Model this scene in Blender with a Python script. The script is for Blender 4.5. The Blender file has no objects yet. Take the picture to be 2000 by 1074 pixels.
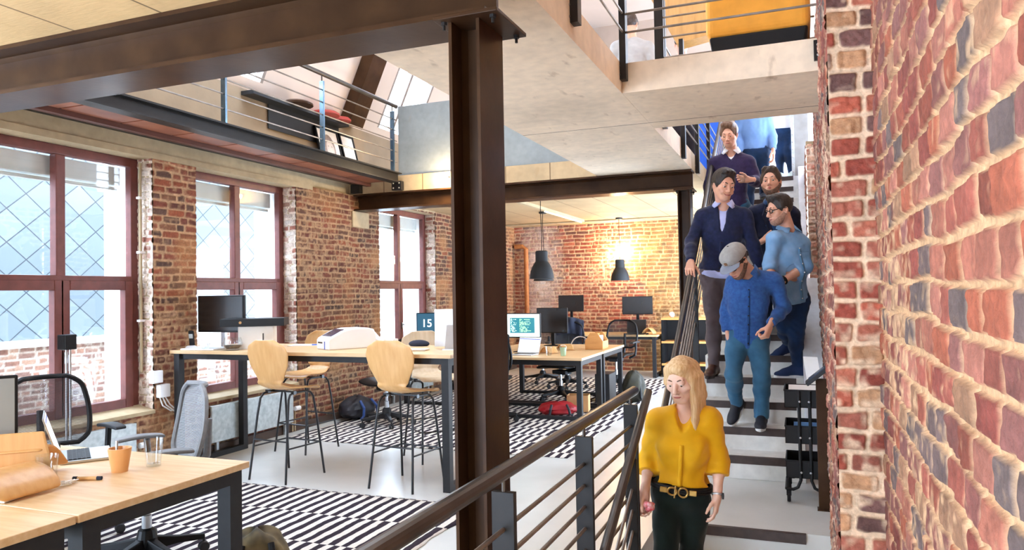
import bpy, bmesh, math, random
import numpy as np
from mathutils import Vector, Matrix, Euler

sc = bpy.context.scene
COL = sc.collection
PI = math.pi
random.seed(7)

# ------------------------------------------------------------------ camera, sky, exposure
cam_data = bpy.data.cameras.new('camera')
cam_data.sensor_width = 36.0
cam_data.lens = 25.743
cam_data.clip_start = 0.05
cam_data.clip_end = 200
cam = bpy.data.objects.new('camera', cam_data)
COL.objects.link(cam)
_yaw, _pitch, _roll = 0.375636, 0.0237868, -0.0177652
_f = Vector((-math.sin(_yaw) * math.cos(_pitch), math.cos(_yaw) * math.cos(_pitch), math.sin(_pitch)))
_r0 = Vector((math.cos(_yaw), math.sin(_yaw), 0))
_u0 = _r0.cross(_f)
_r = _r0 * math.cos(_roll) + _u0 * math.sin(_roll)
_u = -_r0 * math.sin(_roll) + _u0 * math.cos(_roll)
cam.matrix_world = Matrix(((_r.x, _u.x, -_f.x, 0.0), (_r.y, _u.y, -_f.y, 0.0), (_r.z, _u.z, -_f.z, 1.5), (0, 0, 0, 1)))
sc.camera = cam

world = bpy.data.worlds.new('overcast_sky')
sc.world = world
world.use_nodes = True
_bg = world.node_tree.nodes['Background']
_bg.inputs['Color'].default_value = (0.75, 0.92, 1.15, 1)
_bg.inputs['Strength'].default_value = 4.6

sc.view_settings.view_transform = 'Standard'
sc.view_settings.look = 'None'
sc.view_settings.gamma = 1
sc.view_settings.use_curve_mapping = False
sc.view_settings.exposure = 1.88
try:
    sc.cycles.max_bounces = 10
    sc.cycles.diffuse_bounces = 6
    sc.cycles.transparent_max_bounces = 16
    sc.cycles.caustics_reflective = False
    sc.cycles.caustics_refractive = False
    sc.cycles.sample_clamp_indirect = 6.0
except Exception:
    pass

# ------------------------------------------------------------------ materials
def _nt(name):
    m = bpy.data.materials.new(name)
    m.use_nodes = True
    return m, m.node_tree.nodes, m.node_tree.links, m.node_tree.nodes['Principled BSDF']

def rgb(c):
    """'#rrggbb' or 0-255 sRGB tuple -> linear rgba"""
    if isinstance(c, str):
        c = tuple(int(c[i:i + 2], 16) for i in (1, 3, 5))
    l = [(v / 255 / 12.92 if v / 255 <= 0.04045 else ((v / 255 + 0.055) / 1.055) ** 2.4) for v in c]
    return (l[0], l[1], l[2], 1.0)

def mat(name, c, rough=0.6, metal=0.0, var=0.12, scale=8.0, bump=0.0, bscale=60.0, stretch=None, c2=None, spec=0.5, sheen=0.0, detail=5.0, space='Object', coat=0.0):
    """colour broken up by procedural noise, optional second colour, optional bump"""
    m, N, L, b = _nt(name)
    c = rgb(c)
    tc = N.new('ShaderNodeTexCoord')
    mp = N.new('ShaderNodeMapping')
    if stretch:
        mp.inputs['Scale'].default_value = stretch
    L.new(tc.outputs[space], mp.inputs['Vector'])
    n = N.new('ShaderNodeTexNoise')
    n.inputs['Scale'].default_value = scale
    n.inputs['Detail'].default_value = detail
    L.new(mp.outputs['Vector'], n.inputs['Vector'])
    r = N.new('ShaderNodeValToRGB')
    r.color_ramp.elements[0].position = 0.32
    r.color_ramp.elements[1].position = 0.68
    if c2 is None:
        r.color_ramp.elements[0].color = tuple(max(0, v * (1 - var)) for v in c[:3]) + (1,)
        r.color_ramp.elements[1].color = tuple(min(1, v * (1 + var)) for v in c[:3]) + (1,)
    else:
        r.color_ramp.elements[0].color = c
        r.color_ramp.elements[1].color = rgb(c2)
    L.new(n.outputs['Fac'], r.inputs['Fac'])
    L.new(r.outputs['Color'], b.inputs['Base Color'])
    b.inputs['Roughness'].default_value = rough
    b.inputs['Metallic'].default_value = metal
    b.inputs['Specular IOR Level'].default_value = spec
    if sheen:
        b.inputs['Sheen Weight'].default_value = sheen
    if coat:
        b.inputs['Coat Weight'].default_value = coat
    if bump:
        n2 = N.new('ShaderNodeTexNoise')
        n2.inputs['Scale'].default_value = bscale
        n2.inputs['Detail'].default_value = 3
        L.new(mp.outputs['Vector'], n2.inputs['Vector'])
        bp = N.new('ShaderNodeBump')
        bp.inputs['Strength'].default_value = bump
        bp.inputs['Distance'].default_value = 0.01
        L.new(n2.outputs['Fac'], bp.inputs['Height'])
        L.new(bp.outputs['Normal'], b.inputs['Normal'])
    return m

def glass_mat(name, tint=(1, 1, 1), gloss=0.02, base=0.035, edge=0.6):
    """thin clear glass: see-through, mirror sheen growing towards grazing angles"""
    m, N, L, b = _nt(name)
    N.remove(b)
    out = N['Material Output']
    t = N.new('ShaderNodeBsdfTransparent'); t.inputs['Color'].default_value = (*tint, 1)
    g = N.new('ShaderNodeBsdfGlossy'); g.inputs['Roughness'].default_value = gloss
    lw = N.new('ShaderNodeLayerWeight'); lw.inputs['Blend'].default_value = 0.5
    pw = N.new('ShaderNodeMath'); pw.operation = 'POWER'; pw.inputs[1].default_value = 4.0
    L.new(lw.outputs['Facing'], pw.inputs[0])
    mr = N.new('ShaderNodeMapRange'); mr.inputs['To Min'].default_value = base; mr.inputs['To Max'].default_value = edge
    L.new(pw.outputs[0], mr.inputs['Value'])
    mx = N.new('ShaderNodeMixShader')
    L.new(mr.outputs['Result'], mx.inputs[0]); L.new(t.outputs[0], mx.inputs[1]); L.new(g.outputs[0], mx.inputs[2])
    L.new(mx.outputs[0], out.inputs[0])
    return m

def emit_mat(name, c, s):
    m, N, L, b = _nt(name)
    b.inputs['Base Color'].default_value = rgb(c)
    b.inputs['Emission Color'].default_value = rgb(c)
    b.inputs['Emission Strength'].default_value = s
    return m

def brick_mat(name):
    """brick and mortar colour lives on the wall mesh, grain and pitting come from noise"""
    m, N, L, b = _nt(name)
    at = N.new('ShaderNodeAttribute'); at.attribute_name = 'Col'
    tc = N.new('ShaderNodeTexCoord')
    n = N.new('ShaderNodeTexNoise'); n.inputs['Scale'].default_value = 55; n.inputs['Detail'].default_value = 6
    L.new(tc.outputs['Object'], n.inputs['Vector'])
    mr = N.new('ShaderNodeMapRange')
    mr.inputs['From Min'].default_value = 0.25; mr.inputs['From Max'].default_value = 0.75
    mr.inputs['To Min'].default_value = 0.72; mr.inputs['To Max'].default_value = 1.25
    L.new(n.outputs['Fac'], mr.inputs['Value'])
    mx = N.new('ShaderNodeMix'); mx.data_type = 'RGBA'; mx.blend_type = 'MULTIPLY'
    mx.inputs['Factor'].default_value = 1
    L.new(at.outputs['Color'], mx.inputs['A']); L.new(mr.outputs['Result'], mx.inputs['B'])
    L.new(mx.outputs['Result'], b.inputs['Base Color'])
    b.inputs['Roughness'].default_value = 0.82
    b.inputs['Specular IOR Level'].default_value = 0.35
    n2 = N.new('ShaderNodeTexNoise'); n2.inputs['Scale'].default_value = 140; n2.inputs['Detail'].default_value = 5
    L.new(tc.outputs['Object'], n2.inputs['Vector'])
    bp = N.new('ShaderNodeBump'); bp.inputs['Strength'].default_value = 0.45; bp.inputs['Distance'].default_value = 0.006
    L.new(n2.outputs['Fac'], bp.inputs['Height']); L.new(bp.outputs['Normal'], b.inputs['Normal'])
    return m

def concrete_mat(name, c, stain='#9b7a52', amount=0.35, rough=0.75, grain=(1, 1, 1), joints=None, jc='#6b5a48'):
    """pale concrete: cloudy tone, board grain, brown stains and optional straight joints [(axis, spacing, offset)]"""
    m, N, L, b = _nt(name)
    tc = N.new('ShaderNodeTexCoord')
    base = mat_noise(N, L, tc, 1.6, 6, (1, 1, 1), 0.35, 0.65)
    fine = mat_noise(N, L, tc, 14, 8, grain, 0.3, 0.7)
    cc = rgb(c)
    m1 = N.new('ShaderNodeMix'); m1.data_type = 'RGBA'
    m1.inputs['A'].default_value = tuple(v * 0.86 for v in cc[:3]) + (1,)
    m1.inputs['B'].default_value = tuple(min(1, v * 1.08) for v in cc[:3]) + (1,)
    L.new(base, m1.inputs['Factor'])
    m2 = N.new('ShaderNodeMix'); m2.data_type = 'RGBA'; m2.blend_type = 'MULTIPLY'
    m2.inputs['Factor'].default_value = 0.14
    L.new(m1.outputs['Result'], m2.inputs['A']); L.new(fine, m2.inputs['B'])
    st = mat_noise(N, L, tc, 5.0, 8, (2.2, 0.9, 1), 0.62, 0.78)
    ml = N.new('ShaderNodeMath'); ml.operation = 'MULTIPLY'; ml.inputs[1].default_value = amount
    L.new(st, ml.inputs[0])
    m3 = N.new('ShaderNodeMix'); m3.data_type = 'RGBA'
    m3.inputs['B'].default_value = rgb(stain)
    L.new(ml.outputs[0], m3.inputs['Factor']); L.new(m2.outputs['Result'], m3.inputs['A'])
    last = m3.outputs['Result']
    if joints:
        sep = N.new('ShaderNodeSeparateXYZ'); L.new(tc.outputs['Object'], sep.inputs[0])
        for ax, sp, off in joints:
            a = N.new('ShaderNodeMath'); a.operation = 'ADD'; a.inputs[1].default_value = off + 1000 * sp
            L.new(sep.outputs[ax], a.inputs[0])
            md = N.new('ShaderNodeMath'); md.operation = 'MODULO'; md.inputs[1].default_value = sp
            L.new(a.outputs[0], md.inputs[0])
            lt = N.new('ShaderNodeMath'); lt.operation = 'LESS_THAN'; lt.inputs[1].default_value = 0.012
            L.new(md.outputs[0], lt.inputs[0])
            mj = N.new('ShaderNodeMix'); mj.data_type = 'RGBA'; mj.inputs['B'].default_value = rgb(jc)
            L.new(lt.outputs[0], mj.inputs['Factor']); L.new(last, mj.inputs['A'])
            last = mj.outputs['Result']
    L.new(last, b.inputs['Base Color'])
    b.inputs['Roughness'].default_value = rough
    bp = N.new('ShaderNodeBump'); bp.inputs['Strength'].default_value = 0.15; bp.inputs['Distance'].default_value = 0.004
    L.new(fine, bp.inputs['Height']); L.new(bp.outputs['Normal'], b.inputs['Normal'])
    return m

def mat_noise(N, L, tc, scale, detail, stretch, lo, hi, out='Object'):
    mp = N.new('ShaderNodeMapping'); mp.inputs['Scale'].default_value = stretch
    L.new(tc.outputs[out], mp.inputs['Vector'])
    n = N.new('ShaderNodeTexNoise'); n.inputs['Scale'].default_value = scale; n.inputs['Detail'].default_value = detail
    L.new(mp.outputs['Vector'], n.inputs['Vector'])
    mr = N.new('ShaderNodeMapRange'); mr.inputs['From Min'].default_value = lo; mr.inputs['From Max'].default_value = hi
    L.new(n.outputs['Fac'], mr.inputs['Value'])
    return mr.outputs['Result']

def wood_mat(name, c1, c2, rough=0.45, axis=(1, 14, 14), scale=3.0):
    return mat(name, c1, rough=rough, c2=c2, scale=scale, stretch=axis, detail=8, bump=0.05, bscale=20)

# ------------------------------------------------------------------ mesh builder
class MB:
    def __init__(s):
        s.v = []; s.f = []
    def add(s, vs, fs):
        o = len(s.v)
        s.v += [tuple(p) for p in vs]
        s.f += [tuple(i + o for i in f) for f in fs]
        return s
    def box(s, x0, x1, y0, y1, z0, z1):
        vs = [(x0, y0, z0), (x1, y0, z0), (x1, y1, z0), (x0, y1, z0), (x0, y0, z1), (x1, y0, z1), (x1, y1, z1), (x0, y1, z1)]
        return s.add(vs, [(3, 2, 1, 0), (4, 5, 6, 7), (0, 1, 5, 4), (1, 2, 6, 5), (2, 3, 7, 6), (3, 0, 4, 7)])
    def obox(s, c, size, R=None):
        R = R or Matrix.Identity(3)
        c = Vector(c); hx, hy, hz = (v / 2 for v in size)
        vs = [c + R @ Vector(p) for p in ((-hx, -hy, -hz), (hx, -hy, -hz), (hx, hy, -hz), (-hx, hy, -hz), (-hx, -hy, hz), (hx, -hy, hz), (hx, hy, hz), (-hx, hy, hz))]
        return s.add(vs, [(3, 2, 1, 0), (4, 5, 6, 7), (0, 1, 5, 4), (1, 2, 6, 5), (2, 3, 7, 6), (3, 0, 4, 7)])
    def bar(s, p0, p1, w, h, up=(0, 0, 1)):
        """rectangular bar from p0 to p1; w across, h along 'up'"""
        p0 = Vector(p0); p1 = Vector(p1); d = (p1 - p0); ln = d.length; d.normalize()
        u = Vector(up); sd = d.cross(u)
        if sd.length < 1e-5:
            sd = d.cross(Vector((0, 1, 0)))
        sd.normalize(); u = sd.cross(d)
        R = Matrix((sd, d, u)).transposed()
        return s.obox((p0 + p1) / 2, (w, ln, h), R)
    def tube(s, pts, r, n=10, closed=False, caps=True):
        pts = [Vector(p) for p in pts]
        rs = r if isinstance(r, (list, tuple)) else [r] * len(pts)
        m = len(pts); rings = []
        prev = None
        for i in range(m):
            if closed:
                t = pts[(i + 1) % m] - pts[i - 1]
            else:
                t = pts[min(i + 1, m - 1)] - pts[max(i - 1, 0)]
            if t.length < 1e-9:
                t = Vector((0, 0, 1))
            t.normalize()
            if prev is None:
                a = Vector((0, 0, 1)) if abs(t.z) < 0.9 else Vector((1, 0, 0))
                nrm = (a - t * a.dot(t)).normalized()
            else:
                nrm = (prev - t * prev.dot(t))
                nrm = nrm.normalized() if nrm.length > 1e-6 else prev
            prev = nrm
            bi = t.cross(nrm)
            rings.append([pts[i] + (nrm * math.cos(2 * PI * k / n) + bi * math.sin(2 * PI * k / n)) * rs[i] for k in range(n)])
        vs = [p for g in rings for p in g]
        fs = []
        for i in range(m if closed else m - 1):
            j = (i + 1) % m
            for k in range(n):
                k2 = (k + 1) % n
                fs.append((i * n + k, i * n + k2, j * n + k2, j * n + k))
        if caps and not closed:
            fs.append(tuple(range(n))[::-1]); fs.append(tuple((m - 1) * n + k for k in range(n)))
        return s.add(vs, fs)
    def lathe(s, prof, c=(0, 0, 0), n=24, axis='Z', R=None):
        c = Vector(c); vs = []; fs = []
        m = len(prof)
        for r, z in prof:
            for k in range(n):
                a = 2 * PI * k / n
                p = Vector((r * math.cos(a), r * math.sin(a), z))
                if axis == 'Y': p = Vector((p.x, p.z, -p.y))
                if axis == 'X': p = Vector((p.z, p.x, p.y))
                if R: p = R @ p
                vs.append(c + p)
        for i in range(m - 1):
            for k in range(n):
                k2 = (k + 1) % n
                fs.append((i * n + k, i * n + k2, (i + 1) * n + k2, (i + 1) * n + k))
        if prof[0][0] > 1e-6: fs.append(tuple(range(n))[::-1])
        if prof[-1][0] > 1e-6: fs.append(tuple((m - 1) * n + k for k in range(n)))
        return s.add(vs, fs)
    def ell(s, c, r, R=None, n=16, m=10):
        vs = []; fs = []; c = Vector(c)
        for i in range(m + 1):
            th = PI * i / m
            for k in range(n):
                a = 2 * PI * k / n
                p = Vector((r[0] * math.sin(th) * math.cos(a), r[1] * math.sin(th) * math.sin(a), -r[2] * math.cos(th)))
                vs.append(c + (R @ p if R else p))
        for i in range(m):
            for k in range(n):
                k2 = (k + 1) % n
                fs.append((i * n + k, i * n + k2, (i + 1) * n + k2, (i + 1) * n + k))
        return s.add(vs, fs)
    def prism(s, poly, axis, a, b):
        """poly: 2-D outline; extruded along axis from a to b. axis X: (y,z)  Y: (x,z)  Z: (x,y)"""
        n = len(poly)
        def P(p, t):
            return {'X': (t, p[0], p[1]), 'Y': (p[0], t, p[1]), 'Z': (p[0], p[1], t)}[axis]
        vs = [P(p, a) for p in poly] + [P(p, b) for p in poly]
        fs = [tuple(range(n))[::-1], tuple(range(n, 2 * n))]
        fs += [(i, (i + 1) % n, n + (i + 1) % n, n + i) for i in range(n)]
        return s.add(vs, fs)
    def grid(s, fn, nu, nv):
        vs = [fn(i / nu, j / nv) for j in range(nv + 1) for i in range(nu + 1)]
        fs = [(j * (nu + 1) + i, j * (nu + 1) + i + 1, (j + 1) * (nu + 1) + i + 1, (j + 1) * (nu + 1) + i) for j in range(nv) for i in range(nu)]
        return s.add(vs, fs)
    def xf(s, M):
        s.v = [tuple(M @ Vector(p)) for p in s.v]
        return s

def link_mesh(name, me, m=None, parent=None):
    o = bpy.data.objects.new(name, me)
    COL.objects.link(o)
    if m: me.materials.append(m)
    if parent is not None: o.parent = parent
    return o

def obj(name, mb, m=None, parent=None, bevel=0.0, smooth=None, seg=2, solid=0.0, subd=0, local=False):
    """one mesh object. Geometry is in world space; when the parent is an Empty at the thing's base it is moved into its space"""
    me = bpy.data.meshes.new(name)
    v = mb.v
    if parent is not None and not local:
        Mi = world_of(parent).inverted()
        v = [tuple(Mi @ Vector(p)) for p in v]
    me.from_pydata(v, [], mb.f)
    bm = bmesh.new(); bm.from_mesh(me)
    bmesh.ops.recalc_face_normals(bm, faces=bm.faces)
    bm.to_mesh(me); bm.free()
    o = link_mesh(name, me, m, parent)
    if solid:
        md = o.modifiers.new('solid', 'SOLIDIFY'); md.thickness = solid; md.offset = 0
    if bevel:
        md = o.modifiers.new('edge', 'BEVEL'); md.width = bevel; md.segments = seg; md.limit_method = 'ANGLE'; md.angle_limit = 0.6
        me.polygons.foreach_set('use_smooth', [False] * len(me.polygons))
    if subd:
        md = o.modifiers.new('soft', 'SUBSURF'); md.levels = subd; md.render_levels = subd
    if smooth is None and not bevel and len(me.polygons) > 60: smooth = True
    if smooth:
        try:
            me.shade_smooth() if hasattr(me, 'shade_smooth') else None
        except Exception:
            pass
        me.polygons.foreach_set('use_smooth', [True] * len(me.polygons))
        if not subd:
            try:
                bm = bmesh.new(); bm.from_mesh(me)
                for e in bm.edges:
                    if len(e.link_faces) == 2 and e.calc_face_angle(0) > 0.7: e.smooth = False
                bm.to_mesh(me); bm.free()
            except Exception:
                pass
    return o

def world_of(o):
    M = o.matrix_basis.copy()
    return world_of(o.parent) @ o.matrix_parent_inverse @ M if o.parent else M

def tag(o, label=None, cat=None, group=None, kind=None):
    if label: o['label'] = label
    if cat: o['category'] = cat
    if group: o['group'] = group
    if kind: o['kind'] = kind
    return o

def thing(name, label, cat, loc=(0, 0, 0), rz=0.0, group=None):
    o = bpy.data.objects.new(name, None)
    o.empty_display_size = 0.1
    COL.objects.link(o)
    o.location = loc; o.rotation_euler = (0, 0, rz)
    return tag(o, label, cat, group)

def struct(name, mb, m, label=None, **k):
    o = obj(name, mb, m, **k)
    return tag(o, label=label, kind='structure')

def dup(root, loc=None, rz=None, label=None, group=None):
    r = root.copy(); COL.objects.link(r)
    if loc is not None: r.location = loc
    if rz is not None: r.rotation_euler = (0, 0, rz)
    if label: r['label'] = label
    if group: r['group'] = group
    for ch in list(root.children):
        c = ch.copy(); COL.objects.link(c); c.parent = r
        for g in ch.children:
            d = g.copy(); COL.objects.link(d); d.parent = c
    return r

def fmesh(name, V, Q, m, col=None, parent=None, smooth=True):
    """fast mesh from numpy arrays, optional per-vertex brick colour"""
    me = bpy.data.meshes.new(name)
    me.vertices.add(len(V)); me.vertices.foreach_set('co', np.asarray(V, np.float32).ravel())
    k = Q.shape[1]
    me.loops.add(len(Q) * k); me.loops.foreach_set('vertex_index', np.asarray(Q, np.int32).ravel())
    me.polygons.add(len(Q))
    me.polygons.foreach_set('loop_start', np.arange(0, len(Q) * k, k, dtype=np.int32))
    me.polygons.foreach_set('loop_total', np.full(len(Q), k, dtype=np.int32))
    me.polygons.foreach_set('use_smooth', np.full(len(Q), smooth, dtype=bool))
    me.update(calc_edges=True)
    if col is not None:
        a = me.attributes.new('Col', 'FLOAT_COLOR', 'POINT')
        a.data.foreach_set('color', np.concatenate([col, np.ones((len(col), 1))], 1).astype(np.float32).ravel())
    return link_mesh(name, me, m, parent)

def vnoise(shape, cell, rng):
    """smooth 2-D value noise on a grid"""
    h, w = shape
    gh, gw = int(h / cell) + 3, int(w / cell) + 3
    g = rng.random((gh, gw))
    y = np.arange(h) / cell; x = np.arange(w) / cell
    yi = y.astype(int); xi = x.astype(int)
    fy = (y - yi)[:, None]; fx = (x - xi)[None]
    fy = fy * fy * (3 - 2 * fy); fx = fx * fx * (3 - 2 * fx)
    a = g[yi][:, xi]; b = g[yi][:, xi + 1]; c = g[yi + 1][:, xi]; d = g[yi + 1][:, xi + 1]
    return (a * (1 - fx) + b * fx) * (1 - fy) + (c * (1 - fx) + d * fx) * fy

RED = [(168, 92, 72), (150, 76, 60), (182, 108, 84), (134, 72, 60), (120, 78, 70), (160, 104, 88), (176, 96, 66), (142, 88, 76), (112, 84, 78), (190, 120, 92)]
def brick_wall(name, org, U, Vv, Nn, W, H, course=0.067, res=0.01, relief=0.008, joint=0.012, blen=0.21, seed=1, pal=RED, mortar=(214, 176, 138), holes=(), rough=1.0, half=0.52, soft=0.007, pitz=0.55, parent=None, retone=None):
    rng = np.random.default_rng(seed)
    nu, nv = max(2, int(round(W / res))), max(2, int(round(H / res)))
    us = np.linspace(0, W, nu + 1); vs = np.linspace(0, H, nv + 1)
    UU, VV = np.meshgrid(us, vs)
    sh = UU.shape
    wob = 0.05 * course * 2
    VVw = VV + (vnoise(sh, 0.25 / res, rng) - 0.5) * 0.35 * course * rough + (vnoise(sh, 0.04 / res, rng) - 0.5) * wob * rough
    UUw = UU + (vnoise(sh, 0.05 / res, rng) - 0.5) * wob * 1.4 * rough
    row = np.floor(VVw / course).astype(int)
    row = np.clip(row, 0, int(H / course) + 1)
    dv = VVw / course - np.floor(VVw / course)
    dv = np.minimum(dv, 1 - dv) * course
    bid = np.zeros(sh, int); du = np.zeros(sh)
    nid = 0
    for r in range(row.max() + 1):
        mk = row == r
        if not mk.any():
            continue
        x = -rng.random() * blen
        j = [x]
        k = rng.integers(0, 2)
        while x < W + 0.4:
            step = (blen if (k % 2 == 0 or rng.random() < 0.35) else blen * half) * (1 + (rng.random() - 0.5) * 0.22)
            x += step; j.append(x); k += 1
        j = np.array(j)
        u = UUw[mk]
        q = np.clip(np.searchsorted(j, u) - 1, 0, len(j) - 2)
        du[mk] = np.minimum(u - j[q], j[q + 1] - u)
        bid[mk] = nid + q
        nid += len(j)
    jw = joint / 2 * (0.7 + 0.9 * vnoise(sh, 0.12 / res, rng))
    d = np.minimum(du, dv)
    # rounded corners
    cr = 0.012
    cd = cr - np.hypot(np.maximum(cr + jw - du, 0), np.maximum(cr + jw - dv, 0))
    t = np.clip(np.where((du < cr + jw) & (dv < cr + jw), cd, d - jw) / soft + 0.35, 0, 1)
    t = t * t * (3 - 2 * t)
    boff = (rng.random(nid + 2) - 0.35) * 0.6
    pit = vnoise(sh, max(1.5, 0.018 / res), rng) - 0.5
    lum = vnoise(sh, 0.05 / res, rng)
    h = relief * (t * (1 + boff[bid]) + pit * pitz * rough * (0.4 + t) + (lum - 0.5) * 0.6 * t * rough)
    P = np.array([rgb(c)[:3] for c in pal])
    pid = rng.integers(0, len(pal), nid + 2)
    tone = 0.8 + 0.4 * rng.random(nid + 2)
    bc = P[pid][bid] * tone[bid][..., None]
    mo = np.array(rgb(mortar)[:3])
    big = vnoise(sh, 0.6 / res, rng)
    dust = np.clip((vnoise(sh, 0.03 / res, rng) * 0.6 + big * 0.5 - 0.62) * 3, 0, 0.75)[..., None]
    bc = bc * (0.82 + 0.36 * lum[..., None])
    bc = bc * (1 - dust) + mo * dust
    mc = mo * (0.85 + 0.3 * vnoise(sh, 0.06 / res, rng))[..., None]
    C = bc * t[..., None] + mc * (1 - t[..., None])
    if retone is not None:
        C = retone(UU, VV, C, rng)
    org = np.array(org, float); U = np.array(U, float); Vv = np.array(Vv, float); Nn = np.array(Nn, float)
    X = org + UU[..., None] * U + VV[..., None] * Vv + h[..., None] * Nn
    idx = np.arange(sh[0] * sh[1]).reshape(sh)
    Q = np.stack([idx[:-1, :-1], idx[:-1, 1:], idx[1:, 1:], idx[1:, :-1]], -1)
    keep = np.ones(Q.shape[:2], bool)
    uc = (us[:-1] + us[1:]) / 2; vc = (vs[:-1] + vs[1:]) / 2
    for (a, b, c, dd) in holes:
        keep &= ~(((uc > a) & (uc < b))[None, :] & ((vc > c) & (vc < dd))[:, None])
    Q = Q[keep]
    if np.dot(np.cross(U, Vv), Nn) < 0: Q = Q[:, ::-1]
    o = fmesh(name, X.reshape(-1, 3), Q, BRICK, C.reshape(-1, 3), parent)
    return o

BRICK = brick_mat('old_brick')
# ------------------------------------------------------------------ material set
M = {}
M['conc_floor'] = mat('polished_concrete', '#cbcdca', rough=0.24, c2='#dbdcd8', scale=1.4, detail=8, spec=0.5, bump=0.02, bscale=6)
M['conc'] = concrete_mat('cast_concrete', '#e3e8ee', amount=0.25)
M['soffit'] = concrete_mat('soffit_concrete', '#f0dcc2', stain='#8a6238', amount=0.55, joints=[(1, 6.0, 0.4)])
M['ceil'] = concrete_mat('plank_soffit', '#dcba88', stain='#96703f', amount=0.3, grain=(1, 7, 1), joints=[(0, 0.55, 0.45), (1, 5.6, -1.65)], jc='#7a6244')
M['stair'] = concrete_mat('stair_concrete', '#e8e7e2', stain='#8d806a', amount=0.3)
M['nosing'] = mat('nosing_steel', '#3f312d', rough=0.55, var=0.2, scale=20)
M['steel'] = mat('brown_steel', '#46301f', rough=0.3, c2='#332116', scale=5, spec=0.1, detail=8, bump=0.03, bscale=30)
M['black_steel'] = mat('black_steel', '#2b2827', rough=0.4, c2='#222020', scale=7, spec=0.2, bump=0.02)
M['rail'] = mat('rail_steel', '#57504b', rough=0.3, c2='#443f3b', scale=6, metal=0.6)
M['rod'] = mat('rod_steel', '#8d8278', rough=0.35, c2='#6f655c', scale=9, metal=0.5)
M['frame'] = mat('window_frame_paint', '#6f3a34', rough=0.45, var=0.15, scale=14)
M['glass'] = glass_mat('window_glass')
M['white'] = mat('white_paint', '#eceae6', rough=0.6, var=0.04)
M['plaster'] = mat('beige_plaster', '#927f68', rough=0.85, var=0.12, scale=3, bump=0.1, bscale=25)
M['cream'] = mat('cream_plaster', '#d6c5b8', rough=0.85, var=0.03, scale=2)
M['lintel'] = concrete_mat('lintel_concrete', '#b9a583', stain='#8d744c', amount=0.4)
M['rust'] = mat('rust_panel', '#a4664a', rough=0.5, c2='#7d4634', scale=3, detail=8)
M['galv'] = mat('galvanised_steel', '#a9b0b2', rough=0.42, c2='#c3c9ca', scale=18, metal=0.55, detail=8)
M['alu'] = mat('brushed_aluminium', '#c9ccd0', rough=0.3, metal=0.9, var=0.05)
M['black'] = mat('black_plastic', '#151517', rough=0.45, var=0.15, spec=0.25)
M['dkgrey'] = mat('dark_grey_plastic', '#2d2e31', rough=0.5, var=0.1, spec=0.25)
M['whitep'] = mat('white_plastic', '#eeeeef', rough=0.35, var=0.02)
M['bolt'] = mat('zinc_bolt', '#b9b6b0', rough=0.35, metal=0.8, var=0.1)

# ------------------------------------------------------------------ floors, stairs
XL = -5.3
fl = MB()
fl.box(XL - 0.05, -0.9, -2.0, 13.62, -0.25, 0.0)
fl.box(-0.9, 0.17, 4.822, 6.7, -0.174, 0.0)
floor = struct('floor', fl, M['conc_floor'], 'pale polished concrete office floor and stair landing')

def stairs():
    N, r, g, y0 = 17, 0.175, 0.27, 6.05
    poly = [(y0, 0.0)]
    for n in range(1, N + 1):
        poly += [(y0 + (n - 1) * g, n * r), (y0 + n * g if n < N else y0 + (n - 1) * g + 0.2, n * r)]
    ye = poly[-1][0]
    poly += [(ye, N * r - 0.35), (y0 + 0.5, 0.0)]
    st = MB().prism(poly, 'X', -0.86, 0.0)
    s = struct('staircase', st, M['stair'], 'pale concrete staircase climbing between railing and brick wall', bevel=0.004)
    for n in range(1, N + 1):
        y = y0 + (n - 1) * g
        nb = MB().box(-0.82, -0.06, y - 0.006, y + 0.03, n * r - 0.055, n * r + 0.003)
        obj('nosing', nb, M['nosing'], s)
    # sloped concrete stringer against the brick wall
    def z(y): return 0.175 + (y - 6.05) * 0.6481 + 0.16
    p = [(6.35, 0.0), (6.35, z(6.35)), (8.0, z(8.0)), (8.0, 0.9)]
    sg = MB().prism(p, 'X', 0.0, 0.163)
    p2 = [(8.0, 0.9), (8.0, z(8.0)), (10.3, z(10.3)), (10.3, 2.5)]
    sg.prism(p2, 'X', 0.0, 0.083)
    struct('trim_1', sg, M['conc'], 'smooth sloped concrete curb along the right edge of the stairs', bevel=0.006)
    # lower flight, below the landing
    poly = [(4.95, -r)]
    for n in range(1, 11):
        poly += ([(4.82 - (n - 1) * g, -n * r)] if n > 1 else []) + [(4.82 - n * g, -n * r)]
    poly += [(4.82 - 10 * g, -2.6), (4.95, -2.6)]
    lo = MB().prism(poly, 'X', -0.86, 0.17)
    s2 = struct('staircase_lower', lo, M['stair'], 'concrete steps going down from the landing', bevel=0.004)
    for n in range(0, 10):
        y = 4.82 - n * g
        nb = MB().box(-0.8, -0.01, y - 0.03, y + 0.006, -n * r - 0.055, -n * r + 0.003)
        obj('nosing', nb, M['nosing'], s2)
    w = MB().box(-0.98, -0.899, 0.0, 4.82, -2.8, -0.004)
    struct('wall_stairwell', w, M['stair'], 'concrete side of the stairwell below the office floor')
    struct('floor_lower', MB().box(-0.9, 0.3, -2.0, 2.2, -2.8, -2.6), M['stair'], 'floor at the foot of the lower stairs')
stairs()

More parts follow.
